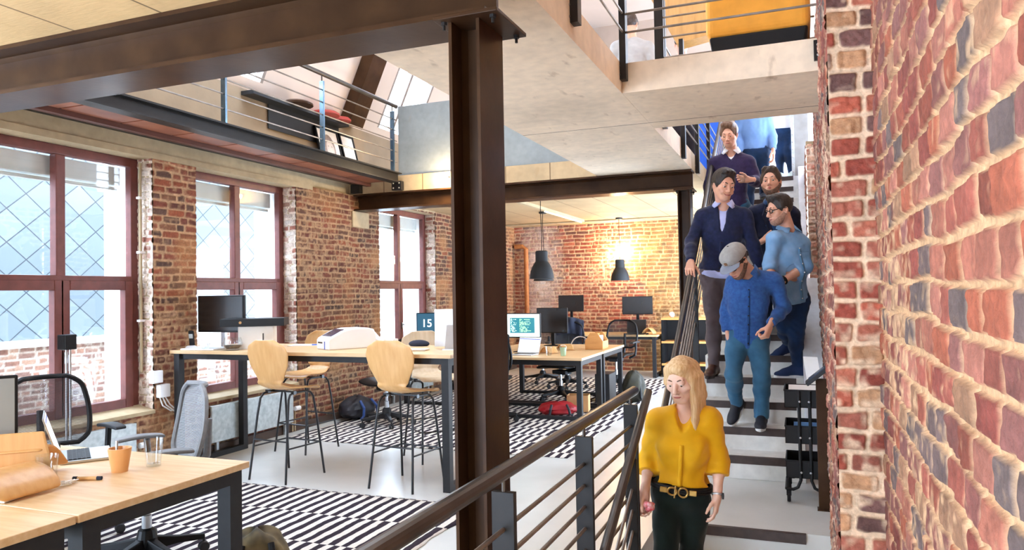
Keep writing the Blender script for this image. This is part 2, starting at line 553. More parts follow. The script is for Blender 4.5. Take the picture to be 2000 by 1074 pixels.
# ------------------------------------------------------------------ brick walls
WIN = [(3.36, 4.83), (5.32, 6.80), (8.55, 10.19)]
ZS, ZT = 0.53, 2.74
def light_tone_left(UU, VV, C, rng):  # light and shade painted into the brick colour, plus random ochre patches
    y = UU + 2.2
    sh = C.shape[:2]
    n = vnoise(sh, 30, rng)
    C = C * (1 - 0.28 * np.clip((y - 5.5) / 1.5, 0, 1))[..., None]  # wall painted dimmer from the second window on
    warm = np.clip((y - 7.6) / 2.0, 0, 1) * 0.35  # warm lamp light painted into the far bricks
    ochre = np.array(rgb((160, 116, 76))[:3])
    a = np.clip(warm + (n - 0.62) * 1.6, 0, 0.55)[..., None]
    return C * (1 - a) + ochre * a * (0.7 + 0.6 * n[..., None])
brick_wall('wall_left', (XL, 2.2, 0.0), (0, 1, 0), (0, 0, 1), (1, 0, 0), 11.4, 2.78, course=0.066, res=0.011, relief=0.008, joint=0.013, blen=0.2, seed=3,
           mortar=(186, 152, 118), holes=[(a - 2.2, b - 2.2, ZS, ZT) for a, b in WIN], retone=light_tone_left, pal=[(126, 72, 56), (110, 58, 46), (138, 82, 62), (98, 56, 46), (88, 64, 56), (120, 82, 62), (134, 74, 52), (106, 72, 58)])
bpy.data.objects['wall_left']['kind'] = 'structure'
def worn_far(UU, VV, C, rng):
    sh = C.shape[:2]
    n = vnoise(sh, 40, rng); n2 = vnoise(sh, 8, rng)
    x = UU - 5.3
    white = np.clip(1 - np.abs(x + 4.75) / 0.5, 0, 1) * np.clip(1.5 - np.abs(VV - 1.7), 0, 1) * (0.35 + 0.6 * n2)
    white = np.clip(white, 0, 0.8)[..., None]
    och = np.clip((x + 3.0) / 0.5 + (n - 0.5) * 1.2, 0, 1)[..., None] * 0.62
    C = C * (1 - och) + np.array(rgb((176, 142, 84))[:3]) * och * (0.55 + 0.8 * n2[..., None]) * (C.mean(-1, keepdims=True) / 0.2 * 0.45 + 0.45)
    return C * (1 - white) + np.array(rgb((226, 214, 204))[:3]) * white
brick_wall('wall_back', (XL, 13.6, 0.0), (1, 0, 0), (0, 0, 1), (0, -1, 0), 7.0, 2.8, course=0.072, res=0.012, relief=0.007, joint=0.013, blen=0.23, seed=5, retone=worn_far, rough=0.6,
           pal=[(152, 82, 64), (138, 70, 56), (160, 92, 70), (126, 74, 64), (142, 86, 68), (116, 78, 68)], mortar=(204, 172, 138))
bpy.data.objects['wall_back']['kind'] = 'structure'
# big rough wall beside the camera and the pier at its end
NEAR = [(142, 76, 62), (126, 62, 52), (150, 90, 72), (118, 70, 62), (102, 82, 78), (146, 78, 56), (134, 84, 76), (96, 80, 76), (154, 96, 80), (132, 68, 52), (146, 106, 80)]
brick_wall('wall_right', (0.275, 0.15, -0.3), (0, 1, 0), (0, 0, 1), (-1, 0, 0), 2.87, 3.5, course=0.086, res=0.0045, relief=0.011, joint=0.013, blen=0.16, half=0.68, seed=11, pal=NEAR, mortar=(206, 166, 126), rough=0.8, soft=0.005, pitz=0.4)
bpy.data.objects['wall_right']['kind'] = 'structure'
struct('wall_right_core', MB().box(0.282, 0.5, -2.1, 4.2, -2.6, 4.0), M['lintel'], 'masonry core of the right wall')
pr = brick_wall('brick_pier', (0.114, 2.997, -1.6), (1, 0, 0), (0, 0, 1), (0, -1, 0), 0.17, 5.2, course=0.078, res=0.004, relief=0.011, joint=0.014, blen=0.13, half=0.9, seed=23, pal=[(160, 82, 62), (144, 70, 54), (168, 96, 74), (104, 72, 66), (154, 88, 70), (178, 132, 96), (136, 64, 50)], mortar=(214, 184, 154), rough=0.9)
obj('pier_core', MB().box(0.129, 0.3, 3.004, 4.2, -1.7, 3.7), M['lintel'], pr)
tag(pr, 'rough brick pier standing at the near end of the wall', kind='structure')
brick_wall('pier_side', (0.125, 3.0, -1.6), (0, 1, 0), (0, 0, 1), (-1, 0, 0), 1.2, 5.2, course=0.088, res=0.009, relief=0.012, joint=0.02, blen=0.22, seed=29, pal=NEAR, mortar=(226, 190, 160), parent=pr)
brick_wall('wall_stair', (0.168, 4.1, -1.6), (0, 1, 0), (0, 0, 1), (-1, 0, 0), 3.92, 5.2, course=0.08, res=0.014, relief=0.012, joint=0.018, blen=0.22, seed=31, pal=NEAR, mortar=(226, 196, 168))
bpy.data.objects['wall_stair']['kind'] = 'structure'
be = brick_wall('wall_stair_end', (0.084, 8.0, 1.0), (1, 0, 0), (0, 0, 1), (0, -1, 0), 0.1, 1.95, course=0.08, res=0.006, relief=0.01, joint=0.018, blen=0.3, seed=37, pal=[(196, 132, 112), (206, 150, 128), (188, 120, 100), (216, 176, 150)], mortar=(232, 210, 188))
be['kind'] = 'structure'
brick_wall('stair_end_side', (0.084, 8.0, 1.0), (0, 1, 0), (0, 0, 1), (-1, 0, 0), 2.6, 1.95, course=0.08, res=0.016, relief=0.01, joint=0.018, seed=41, pal=NEAR, mortar=(226, 196, 168), parent=be)
obj('coping', MB().box(0.08, 0.3, 7.99, 10.6, 2.94, 2.98), M['lintel'], be)

# window reveals, sills and lintel
RX = XL - 0.17
for i, (a, b) in enumerate(WIN):
    for k, (y, s) in enumerate(((b, -1), (a, 1))):
        rv = brick_wall('wall_left_reveal', (RX, y, ZS), (1, 0, 0), (0, 0, 1), (0, s, 0), 0.17, ZT - ZS, course=0.066, res=0.008, relief=0.008, joint=0.016, blen=0.14, seed=50 + i * 2 + k,
                        pal=[(176, 140, 124), (206, 186, 172), (150, 96, 80), (222, 208, 196)], mortar=(228, 212, 196))
        rv['kind'] = 'structure'
    sl = MB().prism([(RX - 0.0, ZS + 0.04), (XL + 0.02, ZS + 0.0), (XL + 0.02, ZS - 0.03), (RX, ZS - 0.03)], 'Y', a, b)
    struct('trim_sill', sl, M['lintel'], 'rough mortar window sill')
lt = MB()
for a, b in ((2.2, 7.1),):
    lt.box(RX, XL + 0.012, a, b, ZT, 3.0)
    lt.box(XL + 0.01, XL + 0.03, a, 6.86, ZT - 0.005, ZT + 0.05)
lt.box(RX, XL + 0.004, WIN[2][0], WIN[2][1], ZT, 2.79)
struct('trim_lintel', lt, M['lintel'], 'pale concrete lintel band above the windows')
struct('baseboard_left', MB().box(XL + 0.004, XL + 0.028, 2.2, 13.55, 0.0, 0.085), mat('dark_skirting', '#4b3b32', rough=0.7), 'dark skirting along the window wall')
bst = MB().box(XL - 0.05, XL + 0.025, 7.9, 8.28, 2.37, 2.575)
struct('trim_bearing', bst, M['lintel'], 'stone bearing block under the far beam end', bevel=0.01)

# ------------------------------------------------------------------ windows
def window(idx, a, b, X):
    w = 0.075
    f = MB()
    f.box(X - 0.07, X, a, a + w, ZS, ZT); f.box(X - 0.07, X, b - w, b, ZS, ZT)
    f.box(X - 0.07, X, a + w, b - w, ZT - w, ZT); f.box(X - 0.07, X, a + w, b - w, ZS, ZS + 0.05)
    mid = (a + b) / 2
    f.box(X - 0.07, X + 0.004, mid - 0.04, mid + 0.04, 1.69, ZT - w)
    f.box(X - 0.07, X + 0.008, a + w, b - w, 1.63, 1.7)
    o = struct('window_%d' % idx, f, M['frame'], bevel=0.006)
    for s, (u0, u1) in enumerate(((a + w, mid + 0.012), (mid - 0.012, b - w))):
        sm = MB()
        t = 0.078
        sm.box(X - 0.05, X + 0.02, u0, u0 + t, ZS + 0.03, 1.66); sm.box(X - 0.05, X + 0.02, u1 - t, u1, ZS + 0.03, 1.66)
        sm.box(X - 0.05, X + 0.02, u0 + t, u1 - t, 1.58, 1.66); sm.box(X - 0.05, X + 0.02, u0 + t, u1 - t, ZS + 0.03, ZS + 0.11)
        sh = obj('sash', sm, M['frame'], o, bevel=0.006)
        obj('pane', MB().box(X - 0.03, X - 0.024, u0 + t - 0.01, u1 - t + 0.01, ZS + 0.1, 1.59), M['glass'], sh)
        if s == 1:
            h = MB(); yy = u0 + 0.035
            h.box(X + 0.02, X + 0.03, yy - 0.014, yy + 0.014, 1.0, 1.09)
            h.tube([(X + 0.03, yy, 1.06), (X + 0.06, yy, 1.06), (X + 0.065, yy, 1.05), (X + 0.065, yy, 0.94)], 0.009, 8)
            obj('handle', h, M['alu'], sh)
    for u0, u1 in ((a + w, mid - 0.04), (mid + 0.04, b - w)):
        obj('pane', MB().box(X - 0.03, X - 0.024, u0 - 0.01, u1 + 0.01, 1.69, ZT - w + 0.01), M['glass'], o)
    bl = MB()
    bl.box(X - 0.2, X - 0.1, a + 0.06, b - 0.1, 2.5, 2.66); bl.box(X - 0.16, X - 0.13, a + 0.06, b - 0.1, 2.46, 2.49)
    obj('blind_box', bl, mat('blind_box_alu', '#c9d3d0', rough=0.5, var=0.05), o, bevel=0.005)
    rv = MB()
    rv.box(X - 0.42, X - 0.07, b, b + 0.3, ZS - 0.1, ZT + 0.3); rv.box(X - 0.42, X - 0.07, a - 0.3, a, ZS - 0.1, ZT + 0.3)
    rv.box(X - 0.42, X - 0.07, a, b, ZS - 0.15, ZS - 0.02); rv.box(X - 0.42, X - 0.07, a, b, ZT, ZT + 0.3)
    struct('trim_outer_reveal', rv, M['white'], 'white plastered outside reveal of a window')
    return o
for i, (a, b) in enumerate(WIN):
    window(i + 1, a, b, RX)
# outer face of the left wall between the windows keeps daylight out
ow = MB()
for a, b in ((2.0, WIN[0][0]), (WIN[0][1], WIN[1][0]), (WIN[1][1], WIN[2][0]), (WIN[2][1], 13.7)):
    ow.box(XL - 0.45, XL - 0.06, a + (0.31 if a > 2.1 else 0), b - (0.31 if b < 13 else 0), -0.2, 3.0)
ow.box(XL - 0.45, XL - 0.18, 2.0, 13.7, -0.2, ZS - 0.16)
ow.box(XL - 0.45, XL - 0.18, 2.0, 13.7, ZT + 0.31, 3.7)
ow.box(XL - 0.06, XL - 0.02, 2.0, 13.7, 3.0, 3.6)
for a, b in WIN:
    ow.box(XL - 0.16, XL - 0.04, a - 0.31, a, -0.2, 3.0); ow.box(XL - 0.16, XL - 0.04, b, b + 0.31, -0.2, 3.0)
struct('wall_left_core', ow, M['lintel'], 'outer masonry behind the brick window wall')

# ------------------------------------------------------------------ slabs and ceilings
near = MB().box(XL - 0.3, -1.055, -2.0, 2.7, 2.785, 2.98)
struct('ceiling', near, M['ceil'], 'tan plank-marked concrete ceiling above the near desks')
sl = MB().box(-2.09, -1.055, 2.705, 7.945, 2.785, 2.98)
struct('ceiling_slab', sl, M['soffit'], 'concrete slab bridging from the near beam to the far beam')
br = MB().box(-1.053, 0.16, 4.69, 5.82, 2.785, 2.98)
struct('ceiling_bridge', br, M['soffit'], 'concrete landing slab between the long slab and the brick pier')
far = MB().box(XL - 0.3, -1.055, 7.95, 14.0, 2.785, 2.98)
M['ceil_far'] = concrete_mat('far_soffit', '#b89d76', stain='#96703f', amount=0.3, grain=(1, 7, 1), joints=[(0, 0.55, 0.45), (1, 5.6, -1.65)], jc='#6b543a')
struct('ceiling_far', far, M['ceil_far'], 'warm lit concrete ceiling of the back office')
up = MB().box(-1.053, 1.6, 10.385, 14.2, 2.64, 2.975)
struct('floor_upper', up, M['conc'], 'upper floor at the head of the stairs')
# concrete parapet of the upper floor over the far beam
pp = MB().box(-4.66, -2.1, 8.0, 8.12, 2.985, 3.86)
struct('wall_parapet', pp, concrete_mat('parapet_concrete', '#858a8a', stain='#a08a6c', amount=0.18), 'smooth grey concrete parapet panel on the upper floor', bevel=0.006)
# roof and upper walls
k = 2.2
def slope(u, y):
    return (XL + u, y, 3.62 + k * u)
roof = MB()
def rq(u0, u1, y0, y1):
    a = [slope(u0, y0), slope(u0, y1), slope(u1, y1), slope(u1, y0)]
    n = Vector((-k, 0, 1)).normalized() * 0.12
    b = [tuple(Vector(p) + n) for p in a]
    roof.add(a + b, [(0, 1, 2, 3), (7, 6, 5, 4), (0, 4, 5, 1), (1, 5, 6, 2), (2, 6, 7, 3), (3, 7, 4, 0)])
SKY = [(5.1, 6.2), (8.45, 9.45), (11.2, 12.2)]
ys = [1.0] + [v for p in SKY for v in p] + [14.1]
for i in range(0, len(ys), 2):
    rq(0.0, 1.9, ys[i], ys[i + 1])
for a, b in SKY:
    rq(0.0, 0.06, a, b); rq(0.95, 1.9, a, b)
struct('ceiling_roof', roof, M['cream'], 'cream plastered roof slope of the upper floor')
for i, (a, b) in enumerate(SKY):
    f = MB()
    mid = (a + b) / 2 - 0.12
    for y0, y1 in ((a, a + 0.04), (b - 0.04, b), (mid - 0.025, mid + 0.025)):
        p = [slope(0.06, y0), slope(0.06, y1), slope(0.95, y1), slope(0.95, y0)]
        n = Vector((-k, 0, 1)).normalized() * 0.08
        q = [tuple(Vector(t) + n) for t in p]
        f.add(p + q, [(0, 1, 2, 3), (7, 6, 5, 4), (0, 4, 5, 1), (1, 5, 6, 2), (2, 6, 7, 3), (3, 7, 4, 0)])
    sw = struct('window_%d' % (i + 4), f, mat('skylight_frame', '#8b7f78', rough=0.5))
    p = [slope(0.06, a), slope(0.06, b), slope(0.95, b), slope(0.95, a)]
    obj('pane', MB().add([tuple(Vector(t) + Vector((-k, 0, 1)).normalized() * 0.04) for t in p], [(0, 1, 2, 3)]), M['glass'], sw)
struct('wall_knee', MB().box(XL - 0.02, XL + 0.03, 2.0, 14.0, 3.0, 3.64), M['plaster'], 'low beige knee wall behind the upper walkway')
gb = MB().box(XL - 0.3, 1.8, 14.0, 14.15, 2.98, 8.2)
struct('wall_gable', gb, mat('gable_plaster', '#bba99b', rough=0.9, var=0.03), 'pale end wall of the upper floor')
rf = MB()
for y in (7.62,):
    p = [slope(0.02, y), slope(0.02, y + 0.3), slope(1.35, y + 0.3), slope(1.35, y)]
    n = Vector((k, 0, -1)).normalized() * 0.16
    p = [tuple(Vector(t) + n * 0.03) for t in p]
    q = [tuple(Vector(t) + n) for t in p]
    rf.add(p + q, [(0, 1, 2, 3), (7, 6, 5, 4), (0, 4, 5, 1), (1, 5, 6, 2), (2, 6, 7, 3), (3, 7, 4, 0)])
o = obj('steel_rafter', rf, M['steel'], bevel=0.004)
tag(o, 'dark steel rafter leaning up the cream roof slope', 'roof beam')

# ------------------------------------------------------------------ steel beams and columns
def ibeam(x0, x1, y0, y1, z0, z1, tf=0.02, tw=0.02):
    m = MB()
    m.box(x0, x1, y0, y1, z0, z0 + tf); m.box(x0, x1, y0, y1, z1 - tf, z1)
    c = (y0 + y1) / 2
    m.box(x0, x1, c - tw / 2, c + tw / 2, z0 + tf, z1 - tf)
    # root fillets
    for s in (-1, 1):
        for zz, d in ((z0 + tf, 1), (z1 - tf, -1)):
            m.prism([(c + s * tw / 2, zz), (c + s * (tw / 2 + 0.02), zz), (c + s * tw / 2, zz + d * 0.02)], 'X', x0, x1)
    return m
b1 = obj('steel_beam', ibeam(XL - 0.2, -1.06, 2.46, 2.71, 2.54, 2.784), M['steel'])
tag(b1, 'long dark brown steel beam crossing above the near desks', 'steel beam')
b2 = obj('steel_beam', ibeam(XL - 0.08, -1.06, 7.95, 8.2, 2.58, 2.784), M['steel'])
tag(b2, 'far dark steel beam over the entrance to the back office', 'steel beam')
def column(x0, x1, y0, y1, z1, label, plate):
    t = thing('steel_column', label, 'column', ((x0 + x1) / 2, (y0 + y1) / 2, 0))
    m = MB(); tf = 0.013
    m.box(x0, x0 + tf, y0, y1, 0, z1); m.box(x1 - tf, x1, y0, y1, 0, z1)
    c = (y0 + y1) / 2
    m.box(x0 + tf, x1 - tf, c - 0.007, c + 0.007, 0, z1)
    for s in (-1, 1):
        for xx, d in ((x0 + tf, 1), (x1 - tf, -1)):
            m.prism([(xx, c + s * 0.007), (xx + d * 0.018, c + s * 0.007), (xx, c + s * 0.03)], 'Z', 0, z1)
    obj('shaft', m, M['steel'], t)
    a, b, cc, d = plate
    obj('cap_plate', MB().box(a, b, cc, d, z1, z1 + 0.016), M['steel'], t, bevel=0.003)
    for px, py in ((a + 0.03, cc + 0.035), (b - 0.03, cc + 0.035), (a + 0.03, d - 0.035), (b - 0.03, d - 0.035)):
        bm_ = MB(); bm_.lathe([(0.013, z1 - 0.012), (0.013, z1)], (px, py, 0), 6); bm_.lathe([(0.006, z1 - 0.03), (0.006, z1)], (px, py, 0), 8)
        obj('bolt', bm_, M['black_steel'], t)
    obj('base_plate', MB().box(x0 - 0.04, x1 + 0.04, y0 - 0.03, y1 + 0.03, 0, 0.014), M['steel'], t)
    return t
column(-1.215, -1.088, 2.47, 2.70, 2.523, 'large rusty brown steel column in the middle of the room', (-1.26, -1.0, 2.43, 2.74))
column(-1.215, -1.08, 7.97, 8.18, 2.563, 'far slim steel column beside the stair railing', (-1.25, -1.04, 7.94, 8.21))

# ------------------------------------------------------------------ the rest of the shell, mostly out of sight
rr2 = MB()  # unseen roof added to hold back the sky, opening shaped for daylight
ZR = 6.7
rr2.box(-2.2, 2.6, -2.4, 14.3, ZR, ZR + 0.12)
rr2.box(-3.95, -2.2, -2.4, 2.4, ZR, ZR + 0.12); rr2.box(-3.95, -2.2, 7.0, 14.3, ZR, ZR + 0.12)
rr2.box(XL - 0.45, -3.4, -2.4, 1.0, 3.0, ZR)
struct('ceiling_roof_blocker', rr2, M['cream'], 'unseen flat roof added to limit daylight, left open over the void')
wr_ = MB()  # added wall, keeps sky light from coming in on the right
wr_.box(2.5, 2.6, -2.4, 10.9, 2.9, ZR)
wr_.box(0.29, 2.6, 4.1, 4.3, 3.6, ZR)
struct('wall_upper_blocker', wr_, M['cream'], 'upper wall added to shut out sky light from the right')
wf = MB()  # unseen wall added against light from behind, gap sized for it
wf.box(-1.5, -0.9, -2.3, -2.1, -0.3, 3.0); wf.box(XL - 0.45, -3.2, -2.3, -2.1, -0.3, 3.0); wf.box(XL - 0.45, 2.6, -2.3, -2.1, 2.98, ZR); wf.box(-0.9, 2.6, -2.3, -2.1, -2.7, 3.0)
struct('wall_front_blocker', wf, M['plaster'], 'unseen wall behind the near desks added to limit daylight')

brick_wall('wall_gable_brick', (-3.0, 13.95, 2.98), (1, 0, 0), (0, 0, 1), (0, -1, 0), 2.2, 2.6, course=0.075, res=0.02, relief=0.006, joint=0.014, seed=91, pal=[(140, 76, 60), (126, 66, 54), (150, 88, 66)], mortar=(190, 160, 130))
bpy.data.objects['wall_gable_brick']['kind'] = 'structure'
# ------------------------------------------------------------------ street outside the windows
def slate_mat():
    m, N, L, b = _nt('slate_diamonds')
    tc = N.new('ShaderNodeTexCoord'); sep = N.new('ShaderNodeSeparateXYZ')
    L.new(tc.outputs['Object'], sep.inputs[0])
    def math_(op, a, c=None):
        n = N.new('ShaderNodeMath'); n.operation = op
        if hasattr(a, 'default_value') or hasattr(a, 'links'): L.new(a, n.inputs[0])
        else: n.inputs[0].default_value = a
        if c is not None:
            if hasattr(c, 'links'): L.new(c, n.inputs[1])
            else: n.inputs[1].default_value = c
        return n.outputs[0]
    u = math_('MULTIPLY', sep.outputs[1], 1 / 0.47); v = math_('MULTIPLY', sep.outputs[2], 1 / 0.4)
    p = math_('ADD', u, v); q = math_('SUBTRACT', u, v)
    ln = None; cells = []
    for w in (p, q):
        w2 = math_('ADD', w, 100.0)
        fr = math_('FRACT', w2); cells.append(math_('FLOOR', w2))
        e = math_('LESS_THAN', fr, 0.045)
        ln = e if ln is None else math_('MAXIMUM', ln, e)
    cb = N.new('ShaderNodeCombineXYZ'); L.new(cells[0], cb.inputs[0]); L.new(cells[1], cb.inputs[1])
    wn = N.new('ShaderNodeTexWhiteNoise'); L.new(cb.outputs[0], wn.inputs['Vector'])
    mx = N.new('ShaderNodeMix'); mx.data_type = 'RGBA'
    mx.inputs['A'].default_value = rgb('#5d6a75'); mx.inputs['B'].default_value = rgb('#6b7984')
    L.new(wn.outputs['Value'], mx.inputs['Factor'])
    m2 = N.new('ShaderNodeMix'); m2.data_type = 'RGBA'; m2.inputs['B'].default_value = rgb('#2f3a42')
    L.new(ln, m2.inputs['Factor']); L.new(mx.outputs['Result'], m2.inputs['A'])
    L.new(m2.outputs['Result'], b.inputs['Base Color']); b.inputs['Roughness'].default_value = 0.55
    return m
nbX = -8.7
nb = thing('neighbour_building', 'slate hung building with pale brick base standing right outside the office windows', 'building', (nbX, 7.0, -0.4))
obj('slate_cladding', MB().box(nbX - 0.4, nbX, 1.0, 12.6, 1.02, 3.6), slate_mat(), nb)
obj('coping', MB().box(nbX - 0.4, nbX + 0.05, 1.0, 12.6, 0.94, 1.03), M['white'], nb)
brick_wall('brick_base', (0, 0, 0), (0, 1, 0), (0, 0, 1), (1, 0, 0), 11.6, 1.4, course=0.075, res=0.02, relief=0.006, joint=0.016, blen=0.22, seed=71,
           pal=[(140, 104, 90), (126, 90, 78), (150, 118, 102), (116, 88, 80)], mortar=(176, 166, 156), parent=nb).location = (0, -6.0, 0)
rfm = MB().prism([(nbX + 0.15, 3.55), (nbX - 2.5, 5.6), (nbX - 2.5, 5.45), (nbX + 0.15, 3.42)], 'Y', 1.0, 5.6)
obj('roof', rfm, M['white'], nb)
pb = thing('pale_house', 'pale rendered house with grey windows seen through the far window', 'house', (-9.6, 17.0, -0.4))
hw = MB().box(-10.0, -9.4, 12.7, 26.0, -0.4, 3.4)
obj('wall', hw, mat('pale_render', '#cfd2d2', rough=0.9, var=0.05), pb)
for y in (14.6, 18.0, 21.5):
    w = obj('window', MB().box(-9.42, -9.36, y, y + 1.1, 0.9, 2.6), M['galv'], pb)
    obj('pane', MB().box(-9.37, -9.34, y + 0.1, y + 1.0, 1.0, 2.5), mat('far_pane', '#8ea2ae', rough=0.2), w)
obj('band', MB().box(-9.4, -9.33, 12.7, 26.0, 2.72, 2.85), M['galv'], pb)
struct('ground_outside', MB().box(-14, XL - 0.46, -2, 28, -0.6, -0.4), mat('pale_paving', '#b9b4ac', rough=0.9), 'paving of the lane outside')

# ------------------------------------------------------------------ steel walkway under the roof
wk = thing('steel_walkway', 'narrow steel walkway running along above the office windows', 'walkway', (-4.95, 5.3, 2.88))
cb_ = MB()
# outer channel: web, top and bottom flange pointing outwards
cb_.box(-4.63, -4.61, 2.71, 7.9, 2.885, 3.0); cb_.box(-4.66, -4.555, 2.71, 7.9, 2.985, 3.0); cb_.box(-4.7, -4.575, 2.71, 7.9, 2.882, 2.897)
obj('edge_beam', cb_, M['black_steel'], wk)
ib = MB().box(-5.06, -5.0, 2.71, 7.9, 2.862, 2.93)
obj('inner_beam', ib, mat('rust_beam', '#5b3227', rough=0.6), wk)
obj('wall_angle', MB().box(-5.26, -5.07, 2.71, 7.9, 2.9, 2.93), M['black_steel'], wk)
y = 2.72
n = 0
while y < 7.85:
    obj('soffit_panel', MB().box(-5.0, -4.66, y, y + 0.495, 2.9, 2.94), M['rust'], wk)
    y += 0.515; n += 1
obj('deck', MB().box(-5.26, -4.64, 2.71, 7.9, 2.95, 2.985), M['lintel'], wk)
for x in (-5.22, -4.62):
    bk = MB().box(x - 0.065, x + 0.065, 7.87, 7.945, 2.79, 2.9)
    b_ = obj('bracket', bk, M['black_steel'], wk)
    if x > -5:
        for dx in (-0.04, 0.04):
            for z in (2.815, 2.875):
                obj('bolt', MB().ell((x + dx, 7.866, z), (0.01, 0.006, 0.01), n=8, m=6), M['bolt'], b_)
struct('trim_fascia', MB().box(-5.29, -2.095, 7.96, 8.1, 2.787, 2.978), M['conc'], 'white concrete edge above the far beam')

def railing(name, label, cat, base, line, posts, zs, hz, m_post=None, post_w=0.075, post_t=0.012, z0=0.0, ztop=0.89, hr=0.024, rr=0.008, along='Y', hx=0.0, rod_off=0.0, group=None):
    """line: (fixed coord, start, end). rods at zs, handrail centre at hz"""
    t = thing(name, label, cat, base, 0, group)
    c, s, e = line
    P = (lambda a, z, o=0.0: (c + o, a, z)) if along == 'Y' else (lambda a, z, o=0.0: (a, c + o, z))
    if hz: obj('handrail', MB().tube([P(s, hz, hx), P(e, hz, hx)], hr, 16), M['rail'], t)
    for z in zs:
        obj('rod', MB().tube([P(s, z, rod_off), P(e, z, rod_off)], rr, 8), M['rod'], t)
    for a in posts:
        m = MB()
        if along == 'Y': m.box(c - post_w / 2, c + post_w / 2, a - post_t, a + post_t, z0, ztop)
        else: m.box(a - post_t, a + post_t, c - post_w / 2, c + post_w / 2, z0, ztop)
        p = obj('post', m, m_post or M['black_steel'], t, bevel=0.002)
        if hz: obj('pin', MB().tube([P(a, ztop, hx), P(a, hz - hr, hx)], 0.007, 8), M['rail'], p)
    return t
railing('railing', 'steel guard railing with round handrail along the stairwell edge beside the column', 'railing', (-0.885, 2.6, 0), (-0.872, 0.55, 4.02), [1.21, 2.11, 3.01, 3.92],
        [0.77, 0.68, 0.59, 0.5, 0.41, 0.32, 0.23, 0.14], 0.945, z0=-0.12, ztop=0.885, hr=0.026)
M['blue_post'] = mat('blued_steel', '#6f8698', rough=0.25, metal=0.8, c2='#566d80', scale=8)
railing('walkway_railing', 'thin rod railing along the outer edge of the steel walkway', 'railing', (-4.6, 5.3, 3.0), (-4.6, 2.75, 7.86), [3.55, 4.95, 6.35, 7.76],
        [3.13, 3.26, 3.39, 3.52, 3.65], 3.82, m_post=M['blue_post'], post_w=0.05, z0=3.0, ztop=3.74, hr=0.024, rr=0.0075)

# sloping railings of the two stair flights
def stair_rail(name, label, base, X, pts, posts, nrod, drop, rr=0.0075, hr=0.023, rod0=0.0):
    t = thing(name, label, 'railing', base)
    obj('handrail', MB().tube([(X, *p) for p in pts], hr, 16), M['rail'], t)
    (ya, za), (yb, zb) = pts[-2], pts[-1]
    sl_ = (zb - za) / (yb - ya)
    for i in range(nrod):
        d = 0.17 + i * drop
        a, b = pts[0], pts[-1]
        ra_ = (a[0] + rod0 * (b[0] - a[0]), a[1] + rod0 * (b[1] - a[1]))
        obj('rod', MB().tube([(X, ra_[0], ra_[1] - d), (X, b[0], b[1] - d)], rr, 8), M['rod'], t)
    for (y, zb_, zt) in posts:
        obj('post', MB().box(X - 0.026, X + 0.026, y - 0.012, y + 0.012, zb_, zt), M['black_steel'], t, bevel=0.002)
    return t
up_pts = [(4.95, 0.69), (10.1, 4.05)]
stair_rail('stair_railing', 'sloping rod railing up the left side of the stairs', (-0.875, 6.6, 0.6), -0.876, up_pts,
           [(5.0, 0.0, 0.62), (6.62, 0.4, 1.72), (8.24, 1.45, 2.78), (9.86, 2.5, 3.84)], 5, 0.1)
stair_rail('stair_railing', 'sloping handrail going down into the stairwell beside the woman in yellow', (-0.8, 3.5, -0.9), -0.79, [(4.0, 0.945), (1.6, -0.33)],
           [(3.55, -1.0, 0.68), (2.2, -1.85, -0.05)], 5, 0.1, hr=0.022, rod0=0.17)
# railings of the upper slab
def slab_post(t, x, y, ax, z0=2.86, z1=3.95):
    m = MB()
    if ax == 'X': m.box(x - 0.012, x + 0.03, y - 0.035, y + 0.035, z0, z1)
    else: m.box(x - 0.035, x + 0.035, y - 0.03, y + 0.012, z0, z1)
    p = obj('post', m, M['black_steel'], t, bevel=0.002)
    for z in (z0 + 0.03, z0 + 0.09):
        obj('bolt', MB().ell((x - 0.018, y - 0.04, z), (0.01, 0.01, 0.01), n=8, m=6), M['bolt'], p)
t = thing('slab_railing', 'black post and rod railing round the corner of the upper slab', 'railing', (-1.03, 4.68, 2.98))
for y in (2.46, 3.57, 4.665): slab_post(t, -1.043, y, 'X')
for z in (3.17, 3.29, 3.41, 3.53, 3.65):
    obj('rod', MB().tube([(-1.03, 2.0, z), (-1.03, 4.66, z), (0.13, 4.66, z)], 0.008, 8), M['rod'], t)
ep = MB().box(0.105, 0.15, 4.662, 4.686, 2.84, 2.96)
b_ = obj('wall_bracket', ep, M['black_steel'], t)
for z in (2.87, 2.93): obj('bolt', MB().ell((0.13, 4.658, z), (0.01, 0.007, 0.01), n=8, m=6), M['bolt'], b_)
t = thing('slab_railing', 'rod railing behind the armchair at the back edge of the upper slab', 'railing', (-0.45, 5.8, 2.98))
for x in (-0.995,): slab_post(t, x, 5.8, 'Y', 2.9, 4.0)
for z in (3.17, 3.33, 3.49, 3.65): obj('rod', MB().tube([(-1.0, 5.79, z), (0.14, 5.79, z)], 0.008, 8), M['rod'], t)
obj('post', MB().box(0.085, 0.1, 5.78, 5.8, 2.98, 3.7), M['black_steel'], t)
t = thing('slab_railing', 'black railing above the open side of the stairs', 'railing', (-1.03, 8.0, 2.98))
for y in (6.2, 7.26, 8.3, 9.4): slab_post(t, -1.043, y, 'X', 2.78 if y > 7 else 2.86)
for z in (3.1, 3.22, 3.34, 3.46, 3.58):
    obj('rod', MB().tube([(-1.03, 5.9, z), (-1.03, 10.3, z)], 0.008, 8), M['rod'], t)

